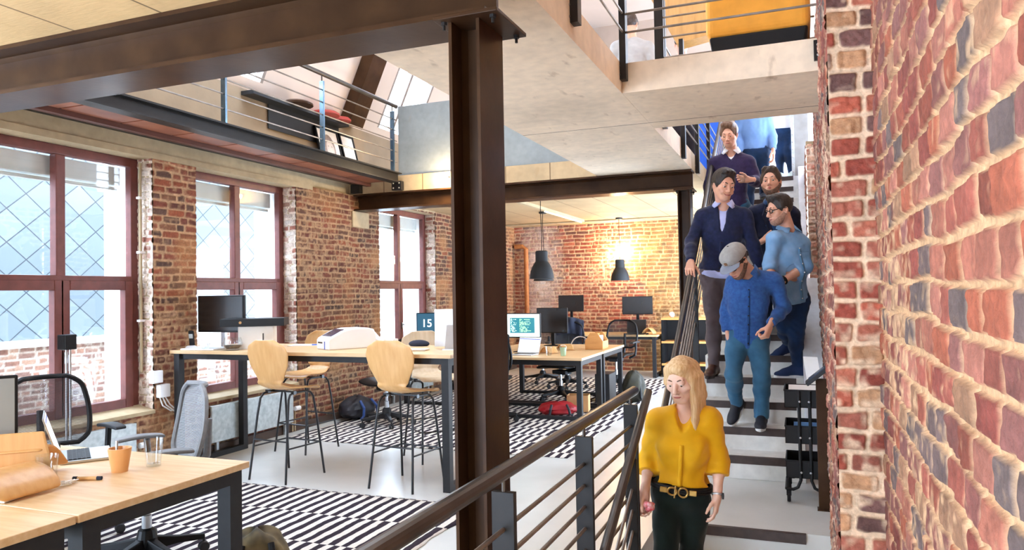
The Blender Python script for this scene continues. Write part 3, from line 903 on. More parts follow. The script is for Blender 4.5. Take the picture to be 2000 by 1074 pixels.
# ------------------------------------------------------------------ things on the upper level
ac = thing('armchair', 'yellow upholstered armchair with black base behind the upper slab railing', 'armchair', (-0.21, 5.2, 2.98))
def rbox(x0, x1, y0, y1, z0, z1): return MB().box(x0, x1, y0, y1, z0, z1)
M['yellow_cloth'] = mat('yellow_upholstery', '#e9a63a', rough=0.8, var=0.06, scale=12, bump=0.1, bscale=220, sheen=0.2)
obj('body', rbox(-0.55, 0.1, 4.98, 5.5, 3.165, 3.62), M['yellow_cloth'], ac, bevel=0.05, seg=4)
obj('backrest', rbox(-0.53, 0.08, 5.36, 5.56, 3.5, 3.95), M['yellow_cloth'], ac, bevel=0.06, seg=4)
pb_ = MB().add([(-0.5, 5.02, 2.985), (0.05, 5.02, 2.985), (0.05, 5.5, 2.985), (-0.5, 5.5, 2.985), (-0.53, 4.99, 3.17), (0.085, 4.99, 3.17), (0.085, 5.53, 3.17), (-0.53, 5.53, 3.17)],
               [(3, 2, 1, 0), (4, 5, 6, 7), (0, 1, 5, 4), (1, 2, 6, 5), (2, 3, 7, 6), (3, 0, 4, 7)])
obj('base', pb_, M['black'], ac, bevel=0.015)
# sloping wooden stair soffit and brick chimney piece far up
wp = MB().prism([(-1.75, 5.3), (-1.24, 4.28), (-0.3, 4.42), (-0.3, 5.3)], 'Y', 8.35, 8.6)
o = obj('wooden_panel', wp, wood_mat('plywood', '#b98a4c', '#a5783e', axis=(8, 8, 1)), bevel=0.004)
tag(o, 'tan wooden panel with slanted edge high behind the upper railing', 'panel')
cu = thing('blue_cabinet', 'bright blue cabinet standing behind the railing at the stair head', 'cabinet', (-1.4, 11.1, 2.98))
M['cobalt'] = mat('cobalt_paint', '#1858c8', rough=0.4, var=0.05)
obj('carcass', MB().box(-1.75, -0.95, 11.0, 11.4, 2.98, 4.3), M['cobalt'], cu, bevel=0.004)
for x in (-1.55, -1.15): obj('door', MB().box(x - 0.19, x + 0.19, 10.98, 10.998, 3.03, 4.27), M['cobalt'], cu, bevel=0.003)
dr = struct('door_1', MB().box(-0.055, 0.14, 10.52, 10.58, 2.975, 4.6), mat('grey_steel_door', '#8e8c8a', rough=0.45, metal=0.3), 'grey steel door frame at the head of the stairs', bevel=0.004)
rv = MB()
obj('frame_plate', MB().box(-0.075, -0.035, 10.49, 10.53, 2.975, 4.6), M['galv'], dr)
for i in range(14):
    obj('rivet', MB().ell((-0.055, 10.486, 3.05 + i * 0.1), (0.012, 0.006, 0.012), n=8, m=6), M['bolt'], dr)
obj('handle_plate', MB().box(-0.08, -0.045, 10.478, 10.49, 3.62, 3.78), M['alu'], dr)
struct('wall_upper_back', MB().box(-0.9, 1.6, 13.2, 13.3, 2.98, 5.0), mat('blue_white_wall', '#d7e3ee', rough=0.8, var=0.03), 'pale blue white wall behind the stair head')

# framed portraits and red seat pads leaning on the knee wall of the walkway
def portrait(y0, y1, lean, label, face):
    t = thing('framed_picture', label, 'picture', (-5.0, (y0 + y1) / 2, 2.99), 0, 'framed pictures on the walkway')
    Rl = Matrix.Rotation(-lean, 3, 'Y')
    c = Vector((-5.12, (y0 + y1) / 2, 3.0))
    w, h = y1 - y0, 0.5
    def P(u, v, d): return c + Rl @ Vector((d, u, v))
    fr = MB()
    for a, b, cc, d in ((-w / 2, -w / 2 + 0.02, 0, h), (w / 2 - 0.02, w / 2, 0, h), (-w / 2, w / 2, 0, 0.02), (-w / 2, w / 2, h - 0.02, h)):
        v = [P(a, cc, 0), P(b, cc, 0), P(b, d, 0), P(a, d, 0), P(a, cc, 0.025), P(b, cc, 0.025), P(b, d, 0.025), P(a, d, 0.025)]
        fr.add(v, [(3, 2, 1, 0), (4, 5, 6, 7), (0, 1, 5, 4), (1, 2, 6, 5), (2, 3, 7, 6), (3, 0, 4, 7)])
    obj('frame', fr, M['black'], t)
    pr_ = MB().add([P(-w / 2, 0, 0.012), P(w / 2, 0, 0.012), P(w / 2, h, 0.012), P(-w / 2, h, 0.012)], [(0, 1, 2, 3)])
    o = obj('print', pr_, M['white'], t)
    if face:
        def blob(u, v, ru, rv_, d, name, mm, n=24):
            m = MB().add([P(u + ru * math.cos(2 * PI * k / n), v + rv_ * math.sin(2 * PI * k / n), d) for k in range(n)], [tuple(range(n))])
            obj(name, m, mm, o)
        g1 = mat('print_hair', '#8c7f7c', rough=0.8, c2='#a89c98', scale=30); g2 = mat('print_skin', '#d6cdc8', rough=0.8, var=0.08, scale=20)
        blob(0.0, 0.26, 0.12, 0.17, 0.0135, 'hair_print', g1); blob(0.0, 0.02 + 0.08, 0.16, 0.1, 0.0132, 'hair_print', g1)
        blob(0.015, 0.25, 0.075, 0.11, 0.0145, 'face_print', g2)
        for du in (-0.02, 0.045): blob(du, 0.28, 0.014, 0.006, 0.0155, 'eye_print', g1, 10)
        blob(0.015, 0.19, 0.022, 0.007, 0.0155, 'mouth_print', g1, 10)
    return t
portrait(7.06, 7.5, 0.25, 'framed pencil portrait of a long haired face leaning on the walkway wall', True)
portrait(7.54, 7.84, 0.25, 'framed pale print right of the portrait on the walkway', False)
bl_ = thing('bench', 'dark low bench along the knee wall of the walkway', 'bench', (-5.15, 6.6, 3.4))
obj('seat_board', MB().box(-5.26, -5.1, 5.9, 7.58, 3.56, 3.6), M['dkgrey'], bl_)
obj('back_board', MB().box(-5.262, -5.25, 6.3, 7.58, 3.3, 3.56), M['dkgrey'], bl_)
M['red_pad'] = mat('red_leather', '#a33a30', rough=0.5, var=0.1)
for i, (yy, rr_) in enumerate(((6.62, 0.17), (7.12, 0.17), (7.44, 0.12))):
    s_ = obj('seat_pad', MB().lathe([(0.001, 0.045), (rr_ * 0.8, 0.042), (rr_, 0.02), (rr_, 0.0), (0.001, 0.0)], (-5.12, yy, 3.602), 20), M['red_pad'] if i else M['steel'])
    tag(s_, ('round brown seat pad lying on the walkway bench', 'round red seat pad beside the rafter on the walkway bench', 'small red seat pad at the end of the walkway bench')[i], 'seat pad', 'round seat pads on the walkway')

wl = thing('wall_lamp', 'small dark half-round lamp on the pale upper end wall', 'wall lamp', (-3.75, 13.9, 6.4))
obj('shade', MB().lathe([(0.001, -0.2), (0.12, -0.19), (0.21, -0.1), (0.23, 0.02), (0.001, 0.03)], (-3.75, 13.85, 6.42), 24), M['black_steel'], wl)
obj('wall_plate', MB().box(-3.82, -3.68, 13.96, 13.995, 6.3, 6.45), M['black_steel'], wl)
# ------------------------------------------------------------------ furniture materials
M['oak'] = wood_mat('oak_top', '#dcbc90', '#cfa878', axis=(1.2, 9, 9), scale=4)
M['oak_edge'] = wood_mat('oak_edge', '#d59a58', '#c58847', axis=(1, 6, 6), scale=6)
M['ply'] = wood_mat('beech_plywood', '#dcae74', '#cf9c60', rough=0.38, axis=(10, 10, 0.8), scale=3)
M['ply_pale'] = wood_mat('white_birch_plywood', '#ddc9ae', '#d0b894', rough=0.4, axis=(10, 10, 0.8), scale=3)
M['table_steel'] = mat('table_frame_paint', '#29292b', rough=0.5, var=0.1, scale=20, spec=0.2)
M['tube_black'] = mat('black_tube', '#18181c', rough=0.3, var=0.1)
M['mesh_grey'] = mat('grey_mesh', '#77787b', rough=0.55, var=0.1, scale=40, bump=0.2, bscale=300)
M['navy_cloth'] = mat('navy_cloth', '#23283a', rough=0.9, var=0.2, scale=20, bump=0.15, bscale=150)
M['card'] = mat('cardboard', '#c59a68', rough=0.9, var=0.08, scale=10)
M['paper'] = mat('paper', '#f0eeea', rough=0.8, var=0.02)

def mesh_weave(name, c, hole=0.35, sc_=420):
    """open weave: threads with see-through gaps"""
    m, N, L, b = _nt(name)
    b.inputs['Base Color'].default_value = rgb(c); b.inputs['Roughness'].default_value = 0.6
    tc = N.new('ShaderNodeTexCoord')
    w = N.new('ShaderNodeTexWave'); w.inputs['Scale'].default_value = sc_ / 20; w.bands_direction = 'Z'
    L.new(tc.outputs['Object'], w.inputs['Vector'])
    mr = N.new('ShaderNodeMapRange'); mr.inputs['From Min'].default_value = hole; mr.inputs['From Max'].default_value = hole + 0.15
    L.new(w.outputs['Fac'], mr.inputs['Value'])
    t = N.new('ShaderNodeBsdfTransparent'); mx = N.new('ShaderNodeMixShader')
    L.new(mr.outputs['Result'], mx.inputs[0]); L.new(t.outputs[0], mx.inputs[1]); L.new(b.outputs[0], mx.inputs[2])
    L.new(mx.outputs[0], N['Material Output'].inputs[0])
    return m
M['weave'] = mesh_weave('chair_mesh', '#2b2b2e', 0.22, 1300)
M['weave_grey'] = mesh_weave('chair_mesh_grey', '#8d8f93', 0.03, 900)

# ------------------------------------------------------------------ rugs
def rug_mat(name, row_w, period, xo, yo):
    m, N, L, b = _nt(name)
    tc = N.new('ShaderNodeTexCoord')
    nz = N.new('ShaderNodeTexNoise'); nz.inputs['Scale'].default_value = 7; L.new(tc.outputs['Object'], nz.inputs['Vector'])
    mixv = N.new('ShaderNodeVectorMath'); mixv.operation = 'MULTIPLY_ADD'
    L.new(nz.outputs['Color'], mixv.inputs[0]); mixv.inputs[1].default_value = (0.03, 0.03, 0); L.new(tc.outputs['Object'], mixv.inputs[2])
    sep = N.new('ShaderNodeSeparateXYZ'); L.new(mixv.outputs[0], sep.inputs[0])
    def mth(op, a, c):
        n = N.new('ShaderNodeMath'); n.operation = op
        for i, v in ((0, a), (1, c)):
            if isinstance(v, (int, float)): n.inputs[i].default_value = v
            else: L.new(v, n.inputs[i])
        return n.outputs[0]
    row = mth('FLOOR', mth('MULTIPLY', mth('ADD', sep.outputs[1], 50 + yo), 1 / row_w), 0)
    sh = mth('MULTIPLY', mth('MODULO', row, 2.0), 0.5)
    u = mth('ADD', mth('MULTIPLY', mth('ADD', sep.outputs[0], 50 + xo), 1 / period), sh)
    dk = mth('LESS_THAN', mth('FRACT', u, 0), 0.5)
    n2 = N.new('ShaderNodeTexNoise'); n2.inputs['Scale'].default_value = 90; L.new(tc.outputs['Object'], n2.inputs['Vector'])
    mx = N.new('ShaderNodeMix'); mx.data_type = 'RGBA'
    mx.inputs['A'].default_value = rgb('#e9e2d8'); mx.inputs['B'].default_value = rgb('#39313a')
    L.new(dk, mx.inputs['Factor'])
    m2 = N.new('ShaderNodeMix'); m2.data_type = 'RGBA'; m2.blend_type = 'MULTIPLY'; m2.inputs['Factor'].default_value = 0.25
    L.new(mx.outputs['Result'], m2.inputs['A']); L.new(n2.outputs['Fac'], m2.inputs['B'])
    L.new(m2.outputs['Result'], b.inputs['Base Color'])
    b.inputs['Roughness'].default_value = 0.95; b.inputs['Specular IOR Level'].default_value = 0.1
    bp = N.new('ShaderNodeBump'); bp.inputs['Strength'].default_value = 0.3; bp.inputs['Distance'].default_value = 0.004
    L.new(n2.outputs['Fac'], bp.inputs['Height']); L.new(bp.outputs['Normal'], b.inputs['Normal'])
    return m
def rug(label, x0, x1, y0, y1, m):
    def fn(u, v):
        x = x0 + (x1 - x0) * u; y = y0 + (y1 - y0) * v
        e = 0.012 * math.sin(y * 9) + 0.006 * math.sin(y * 31)
        return (x + (e if u > 0.99 else 0), y, 0.0055 + 0.001 * math.sin(x * 7 + y * 3))
    g = MB().grid(fn, 40, 60)
    o = obj('rug', g, m, solid=0.005)
    return tag(o, label, 'rug')
rug('flat woven black and white striped rug under the near oak desk', -4.45, -2.13, 1.2, 4.72, rug_mat('striped_rug', 0.5, 0.096, 0, 0.28))
rug('large black and white striped rug under the far desks', -5.1, -2.0, 6.32, 12.3, rug_mat('striped_rug_far', 0.36, 0.092, 0.03, 0.0))

# ------------------------------------------------------------------ tables
def frame_table(label, x0, x1, y0, y1, h, th=0.03, leg=0.06, ends='X', name='desk', joint=None, cat='desk', group=None, sides=(1, 1), inset=0.03, z0=0.0):
    """oak top on rectangular closed steel end frames"""
    t = thing(name, label, cat, ((x0 + x1) / 2, (y0 + y1) / 2, 0), 0, group)
    obj('tabletop', MB().box(x0, x1, y0, y1, h - th, h), M['oak'], t, bevel=0.003)
    z1 = h - th
    for s in range(2):
        if not sides[s]: continue
        m = MB()
        if ends == 'X':   # frame planes normal to X at both ends
            a = x0 + inset if s == 0 else x1 - inset - leg
            m.box(a, a + leg, y0 + 0.02, y0 + 0.02 + leg, z0, z1); m.box(a, a + leg, y1 - 0.02 - leg, y1 - 0.02, z0, z1)
            m.box(a, a + leg, y0 + 0.02 + leg, y1 - 0.02 - leg, z0, leg * 0.8); m.box(a, a + leg, y0 + 0.02 + leg, y1 - 0.02 - leg, z1 - leg, z1)
        else:
            a = y0 + inset if s == 0 else y1 - inset - leg
            m.box(x0 + 0.02, x0 + 0.02 + leg, a, a + leg, z0, z1); m.box(x1 - 0.02 - leg, x1 - 0.02, a, a + leg, z0, z1)
            m.box(x0 + 0.02 + leg, x1 - 0.02 - leg, a, a + leg, z0, leg * 0.8); m.box(x0 + 0.02 + leg, x1 - 0.02 - leg, a, a + leg, z1 - leg, z1)
        obj('leg_frame', m, M['table_steel'], t)
    if ends == 'X':
        rails = [(x0 + inset + leg, x1 - inset - leg, y0 + 0.05, y0 + 0.08, z1 - 0.05, z1), (x0 + inset + leg, x1 - inset - leg, y1 - 0.08, y1 - 0.05, z1 - 0.05, z1)]
    else:
        rails = [(x1 - 0.08, x1 - 0.02, y0 + inset + leg, y1 - inset - leg, z1 - 0.06, z1), (x0 + 0.02, x0 + 0.08, y0 + inset + leg, y1 - inset - leg, z1 - 0.06, z1)]
    for r in rails: obj('rail', MB().box(*r), M['table_steel'], t)
    return t
TZ = 1.04
frame_table('high oak bar table with dark steel frame beside the wooden stools', -5.24, -2.46, 4.95, 5.85, TZ, name='bar_table', cat='table')
DZ = 0.73
frame_table('near oak desk with mug and water glass at its end', -4.05, -2.43, 1.885, 2.76, DZ, z0=0.01, ends='Y', leg=0.075)
frame_table('oak desk at the bottom left corner of the picture butted against the near desk', -4.05, -2.43, 0.3, 1.875, DZ, z0=0.01, ends='Y', leg=0.075)
frame_table('far oak desk carrying the code monitor and open laptop', -3.95, -2.36, 8.12, 9.13, DZ, z0=0.01, ends='Y')
frame_table('second far oak desk with the wooden tool caddy on its corner', -3.95, -2.36, 9.16, 10.28, DZ, z0=0.01, ends='Y')
frame_table('oak desk against the back brick wall under the dark monitor', -4.1, -2.3, 12.5, 13.4, DZ, ends='X')
frame_table('small oak desk by the far window holding the clock screens', -5.1, -4.35, 8.75, 10.3, DZ, z0=0.01, ends='Y')

# ------------------------------------------------------------------ bar stools
def stool(label, loc, rz, ply):
    t = thing('bar_stool', label, 'bar stool', loc, rz, 'plywood bar stools at the high table')
    # profile of the shell in the middle plane: front lip -> seat -> bend -> backrest (front is +Y, back is -Y)
    prof = [(0.205, 0.715), (0.19, 0.728), (0.1, 0.735), (0.0, 0.733), (-0.09, 0.737), (-0.15, 0.757), (-0.185, 0.80), (-0.2, 0.86), (-0.212, 0.94), (-0.226, 1.03), (-0.24, 1.1), (-0.25, 1.15)]
    half = [0.18, 0.2, 0.22, 0.21, 0.17, 0.14, 0.135, 0.165, 0.212, 0.232, 0.205, 0.1]
    n = 14
    def fn(u, v):
        k = v * (len(prof) - 1); i = min(int(k), len(prof) - 2); f = k - i
        y = prof[i][0] * (1 - f) + prof[i + 1][0] * f; z = prof[i][1] * (1 - f) + prof[i + 1][1] * f
        w = half[i] * (1 - f) + half[i + 1] * f
        s = 2 * u - 1
        cup = 0.018 * s * s
        return (w * s, y + (cup * 1.5 if z > 0.8 else 0), z + (cup if z < 0.77 else 0) - (0.012 * s * s if v < 0.1 else 0))
    sh = MB().grid(fn, n, 44)
    obj('seat_shell', sh, ply, t, solid=0.012, subd=1, local=True, smooth=True)
    fr = MB()
    # two bent tubes: left pair and right pair of legs joined under the seat
    for s in (-1, 1):
        pts = [(s * 0.205, 0.225, 0.0), (s * 0.172, 0.168, 0.52), (s * 0.16, 0.148, 0.66), (s * 0.15, 0.125, 0.695), (s * 0.145, 0.08, 0.708), (s * 0.145, -0.06, 0.708), (s * 0.15, -0.105, 0.695), (s * 0.16, -0.13, 0.66), (s * 0.172, -0.152, 0.52), (s * 0.205, -0.215, 0.0)]
        lg = MB().tube(pts, 0.0095, 10)
        obj('leg', lg, M['tube_black'], t, local=True)
        obj('clip', MB().box(s * 0.145 - 0.016, s * 0.145 + 0.016, -0.075, -0.045, 0.695, 0.724), M['tube_black'], t, local=True)
    obj('stretcher', MB().box(-0.145, 0.145, -0.008, 0.008, 0.7, 0.713), M['tube_black'], t, local=True)
    z = 0.27
    f = 1 - z / 0.52
    xa = 0.172 + 0.033 * f; yb = 0.168 + 0.057 * f; ya = -(0.152 + 0.063 * f)
    obj('footrest', MB().tube([(-xa, ya, z), (-xa, yb, z), (xa, yb, z), (xa, ya, z)], 0.007, 8, closed=False), M['tube_black'], t, local=True)
    obj('footrest', MB().tube([(-xa, ya, z + 0.06), (xa, ya, z + 0.06)], 0.007, 8), M['tube_black'], t, local=True)
    return t
stool('beech bar stool in front of the table with its back under the white boxes', (-4.03, 5.02, 0), -0.12, M['ply'])
stool('beech bar stool in front of the table between printer and column', (-2.93, 5.09, 0), -0.1, M['ply'])
stool('pale bar stool on the window side of the table behind the printer', (-4.55, 5.98, 0), PI - 0.15, M['ply'])
stool('white birch bar stool on the far side of the table right by the column', (-3.18, 6.02, 0), PI + 0.9, M['ply_pale'])

# ------------------------------------------------------------------ office chairs
def five_star(t, r=0.31, col='black', gas='alu', a0=0.3, h=0.38):
    hub = MB().lathe([(0.055, 0.075), (0.06, 0.13), (0.045, 0.19), (0.03, 0.2)], n=16)
    obj('hub', hub, M[col], t, local=True)
    obj('gas_lift', MB().lathe([(0.026, 0.19), (0.026, 0.27), (0.017, 0.275), (0.017, h + 0.02)], n=14), M[gas], t, local=True)
    for k in range(5):
        a = a0 + k * 2 * PI / 5
        d = Vector((math.cos(a), math.sin(a), 0)); sd = Vector((-d.y, d.x, 0))
        arm = MB()
        sec = [(0.03, 0.036, 0.075, 0.15), (0.5 * r, 0.028, 0.085, 0.125), (r, 0.02, 0.075, 0.105)]
        vs = []
        for q, w, zb, zt in sec:
            for sx, z in ((-1, zb), (1, zb), (0.7, zt), (-0.7, zt)):
                vs.append(tuple(d * q + sd * w * sx + Vector((0, 0, z))))
        fs = [(0, 1, 2, 3), (8, 11, 10, 9)]
        for i in range(2):
            for j in range(4):
                fs.append((i * 4 + j, i * 4 + (j + 1) % 4, i * 4 + 4 + (j + 1) % 4, i * 4 + 4 + j))
        arm.add(vs, fs)
        ao = obj('base_arm', arm, M[col], t, local=True, bevel=0.006)
        w = MB()
        c = d * (r - 0.005)
        Rw = Matrix.Rotation(a, 3, 'Z')
        for s in (-1, 1):
            w.lathe([(0.001, -0.009), (0.026, -0.009), (0.03, -0.004), (0.03, 0.004), (0.026, 0.009), (0.001, 0.009)], c + sd * 0.015 * s + Vector((0, 0, 0.031)), 14, axis='Y', R=Rw)
        w.tube([c + Vector((0, 0, 0.035)), c + Vector((0, 0, 0.08))], 0.008, 8)
        obj('caster', w, M['dkgrey'], ao, local=True)

def task_chair(label, loc, rz, back='weave', seat_h=0.47, back_h=1.0, arms=True, a0=0.3, bcol='black', white_trim=False):
    """front faces +Y"""
    t = thing('office_chair', label, 'office chair', loc, rz)
    five_star(t, a0=a0, col=bcol, h=seat_h - 0.08)
    obj('mechanism', MB().box(-0.07, 0.07, -0.14, 0.1, seat_h - 0.1, seat_h - 0.045), M['dkgrey'], t, local=True, bevel=0.012)
    obj('tilt_knob', MB().lathe([(0.001, 0.0), (0.02, 0.0), (0.022, 0.05), (0.001, 0.055)], (0.13, -0.02, seat_h - 0.075), 12, axis='X'), M['black'], t, local=True)
    def seat(u, v):
        x = (u - 0.5) * 0.5; y = (v - 0.5) * 0.48
        e = 1 - 0.18 * (2 * v - 1) ** 2 * (v < 0.5)
        return (x * e, y, seat_h + 0.02 * (2 * u - 1) ** 2 - 0.03 * max(0, (v - 0.75) * 4) ** 2)
    obj('seat', MB().grid(seat, 12, 12), M['navy_cloth'] if back == 'navy' else M['black'], t, solid=0.035, subd=1, local=True)
    zb, zt = seat_h + 0.1, back_h
    def bk(u, v, off=0.0):
        z = zb + (zt - zb) * v
        w = 0.2 + 0.055 * math.sin(PI * min(1, v * 0.85 + 0.15))
        s = 2 * u - 1
        if v > 0.8: w *= 1 - 0.35 * ((v - 0.8) / 0.2) ** 2.5
        if v < 0.15: w *= 1 - 0.25 * ((0.15 - v) / 0.15) ** 2
        y = -0.25 - 0.05 * math.sin(v * PI) * 0.6 - 0.07 * v ** 2 + 0.055 * s * s
        return (w * s, y - off, z)
    obj('back_mesh', MB().grid(bk, 14, 18), M[back if back in M else 'weave'], t, local=True)
    ring = [bk(0, k / 20) for k in range(21)] + [bk(k / 8, 1) for k in range(1, 9)] + [bk(1, 1 - k / 20) for k in range(1, 21)] + [bk(1 - k / 8, 0) for k in range(1, 8)]
    obj('back_frame', MB().tube(ring, 0.016, 8, closed=True), M['mesh_grey'] if white_trim else M['black'], t, local=True)
    obj('back_spine', MB().tube([(0, -0.1, seat_h - 0.06), (0, -0.27, seat_h - 0.02), (0, -0.33, seat_h + 0.1), (0, -0.345, (zb + zt) / 2)], [0.028, 0.028, 0.024, 0.018], 10), M['mesh_grey'] if white_trim else M['black'], t, local=True)
    if arms:
        for s in (-1, 1):
            ap = MB().tube([(s * 0.2, -0.05, seat_h - 0.05), (s * 0.29, -0.07, seat_h), (s * 0.3, -0.08, seat_h + 0.1), (s * 0.3, -0.07, seat_h + 0.19)], 0.018, 10)
            ao = obj('armrest', ap, M['black'], t, local=True)
            pd = MB().grid(lambda u, v: (s * 0.3 + (u - 0.5) * 0.09 * (1 - 0.25 * abs(2 * v - 1) ** 3), -0.17 + 0.27 * v, seat_h + 0.205 - 0.012 * (2 * v - 1) ** 2), 6, 10)
            obj('arm_pad', pd, M['dkgrey'] if not white_trim else M['mesh_grey'], ao, solid=0.022, subd=1, local=True)
    return t
ang = math.atan2(-0.9, -0.5)      # faces down-left
task_chair('grey mesh office chair turned side-on at the end of the near desk', (-3.47, 3.11, 0.01), ang - PI / 2, back='weave_grey', seat_h=0.46, back_h=0.98, a0=0.9, white_trim=True)
task_chair('black mesh office chair behind the near desk in front of the first window', (-4.25, 3.2, 0.01), -PI / 2 - 0.25, seat_h=0.47, back_h=1.0)
task_chair('dark office chair tucked under the corner desk', (-3.1, 0.95, 0.01), PI, seat_h=0.45, back_h=0.68, arms=False)
task_chair('office chair pushed against the brick pier behind the bar table, only its base showing', (-4.45, 7.3, 0.01), 2.6, seat_h=0.5, back_h=0.95, arms=False, bcol='dkgrey')
task_chair('office chair behind the code monitor desk with its star base on the bare floor', (-4.0, 11.45, 0.01), PI, seat_h=0.46, back_h=0.92, arms=False)
ch = task_chair('black mesh office chair behind the wooden tool caddy', (-2.68, 11.1, 0.01), PI - 0.2, seat_h=0.5, back_h=1.02)
c2 = task_chair('office chair with a navy jacket over its back beside the tool caddy', (-3.4, 10.9, 0.01), PI + 0.25, seat_h=0.5, back_h=1.0)
task_chair('office chair under the far desk next to the red bag', (-3.1, 9.62, 0.01), 1.2, seat_h=0.46, back_h=0.66, arms=False)
task_chair('black office chair beside the brown column with a coat on it', (-3.34, 7.72, 0.01), 0.35, seat_h=0.5, back_h=1.0, arms=False)
def jacket(label, c, rz, w, h, drop, m):
    Rz = Matrix.Rotation(rz, 3, 'Z'); c = Vector(c)
    def fn(u, v):
        s = 2 * u - 1
        # drapes over the chair back: front flap, over the top, long back flap
        k = v * 3
        if k < 0.6: y, z = 0.06, h - drop * 0.5 * (0.6 - k) / 0.6
        elif k < 1.0:
            a = (k - 0.6) / 0.4 * PI; y, z = 0.06 * math.cos(a), h + 0.05 * math.sin(a)
        else: y, z = -0.06 - 0.03 * math.sin((k - 1) * 2 + s * 2), h - drop * (k - 1) / 2
        wob = 0.02 * math.sin(6 * s + 4 * k) + 0.012 * math.sin(13 * s - 3 * k)
        p = Vector((s * w * (1 + 0.08 * math.sin(k * 2)), y + wob, z - 0.06 * s * s))
        return tuple(c + Rz @ p)
    o = obj('jacket', MB().grid(fn, 24, 36), m, solid=0.015, subd=1)
    return tag(o, label, 'jacket')
jacket('navy jacket hung over the office chair back beside the tool caddy', (-3.48, 11.21, 0), PI + 0.25, 0.24, 1.04, 0.42, M['navy_cloth'])
jacket('long black coat hanging over the office chair beside the brown column', (-3.24, 7.4, 0), 0.35, 0.24, 1.04, 0.86, mat('black_cloth', '#17181d', rough=0.95, var=0.2, scale=20))

# ------------------------------------------------------------------ screens and desk things
def emit_screen(name, kind):
    """lit screen face with rows of marks"""
    m, N, L, b = _nt(name)
    tc = N.new('ShaderNodeTexCoord'); sep = N.new('ShaderNodeSeparateXYZ'); L.new(tc.outputs['Generated'], sep.inputs[0])
    def mth(op, a, c=0.0):
        n = N.new('ShaderNodeMath'); n.operation = op
        for i, v in ((0, a), (1, c)):
            if isinstance(v, (int, float)): n.inputs[i].default_value = v
            else: L.new(v, n.inputs[i])
        return n.outputs[0]
    x, z = sep.outputs[0], sep.outputs[2]
    nrow = 26 if kind == 'code' else 14
    row = mth('FLOOR', mth('MULTIPLY', z, nrow))
    wn = N.new('ShaderNodeTexWhiteNoise'); wn.noise_dimensions = '1D'; L.new(row, wn.inputs['W'])
    cell = N.new('ShaderNodeCombineXYZ'); L.new(mth('FLOOR', mth('MULTIPLY', x, 40)), cell.inputs[0]); L.new(row, cell.inputs[1])
    w2 = N.new('ShaderNodeTexWhiteNoise'); L.new(cell.outputs[0], w2.inputs['Vector'])
    fr = mth('FRACT', mth('MULTIPLY', z, nrow))
    line = mth('MULTIPLY', mth('GREATER_THAN', fr, 0.45), mth('GREATER_THAN', w2.outputs['Value'], 0.3))
    def rect(a, bb, c, d):
        return mth('MULTIPLY', mth('MULTIPLY', mth('GREATER_THAN', x, a), mth('LESS_THAN', x, bb)), mth('MULTIPLY', mth('GREATER_THAN', z, c), mth('LESS_THAN', z, d)))
    def mix(f, a, c):
        n = N.new('ShaderNodeMix'); n.data_type = 'RGBA'
        for k, v in (('A', a), ('B', c)):
            if isinstance(v, str): n.inputs[k].default_value = rgb(v)
            else: L.new(v, n.inputs[k])
        L.new(f, n.inputs['Factor']); return n.outputs['Result']
    if kind == 'code':
        c = mix(rect(0.14, 0.86, 0.16, 0.84), '#d8f4f2', '#17606c')
        ln = mth('LESS_THAN', x, mth('ADD', mth('MULTIPLY', wn.outputs['Value'], 0.32), 0.46))
        c = mix(mth('MULTIPLY', mth('MULTIPLY', line, ln), rect(0.42, 0.8, 0.2, 0.8)), c, '#9fe0a0')
        c = mix(mth('MULTIPLY', line, mth('MULTIPLY', rect(0.16, 0.34, 0.2, 0.8), mth('LESS_THAN', x, mth('ADD', mth('MULTIPLY', wn.outputs['Value'], 0.15), 0.2)))), c, '#b8dccb')
        c = mix(rect(0.0, 1.0, 0.93, 1.0), c, '#c8dcdf')
    else:
        c = mix(rect(0.0, 1.0, 0.88, 0.95), '#f2f4f8', '#3b4a8a')
        c = mix(mth('MULTIPLY', mth('GREATER_THAN', mth('FRACT', mth('MULTIPLY', z, 6)), 0.86), rect(0.15, 0.9, 0.1, 0.82)), c, '#9fb2d8')
    L.new(c, b.inputs['Base Color']); L.new(c, b.inputs['Emission Color'])
    b.inputs['Emission Strength'].default_value = 0.55; b.inputs['Roughness'].default_value = 0.3
    return m

def monitor(label, loc, rz, w, h, zc, screen=None, body='black', stand=True, base_w=0.22, tilt=0.0, name='monitor', group=None, edge=None):
    """screen looks towards -Y before turning"""
    t = thing(name, label, 'monitor', loc, rz, group)
    z0, z1 = zc - h / 2, zc + h / 2
    obj('housing', MB().box(-w / 2, w / 2, -0.01, 0.022, z0, z1), M[body], t, local=True, bevel=0.006)
    obj('screen', MB().box(-w / 2 + 0.012, w / 2 - 0.012, -0.0125, -0.0095, z0 + 0.018, z1 - 0.012), screen or M['screen_off'], t, local=True)
    if stand:
        obj('stand', MB().box(-0.025, 0.025, 0.02, 0.05, 0.008, zc), M[edge or 'black'], t, local=True, bevel=0.004)
        obj('foot', MB().box(-base_w / 2, base_w / 2, -0.07, 0.11, 0.0, 0.01), M[edge or 'black'], t, local=True, bevel=0.004)
    return t
M['screen_off'] = mat('screen_off', '#23201f', rough=0.25, var=0.1)
SC_CODE = emit_screen('code_screen', 'code'); SC_DOC = emit_screen('doc_screen', 'doc')

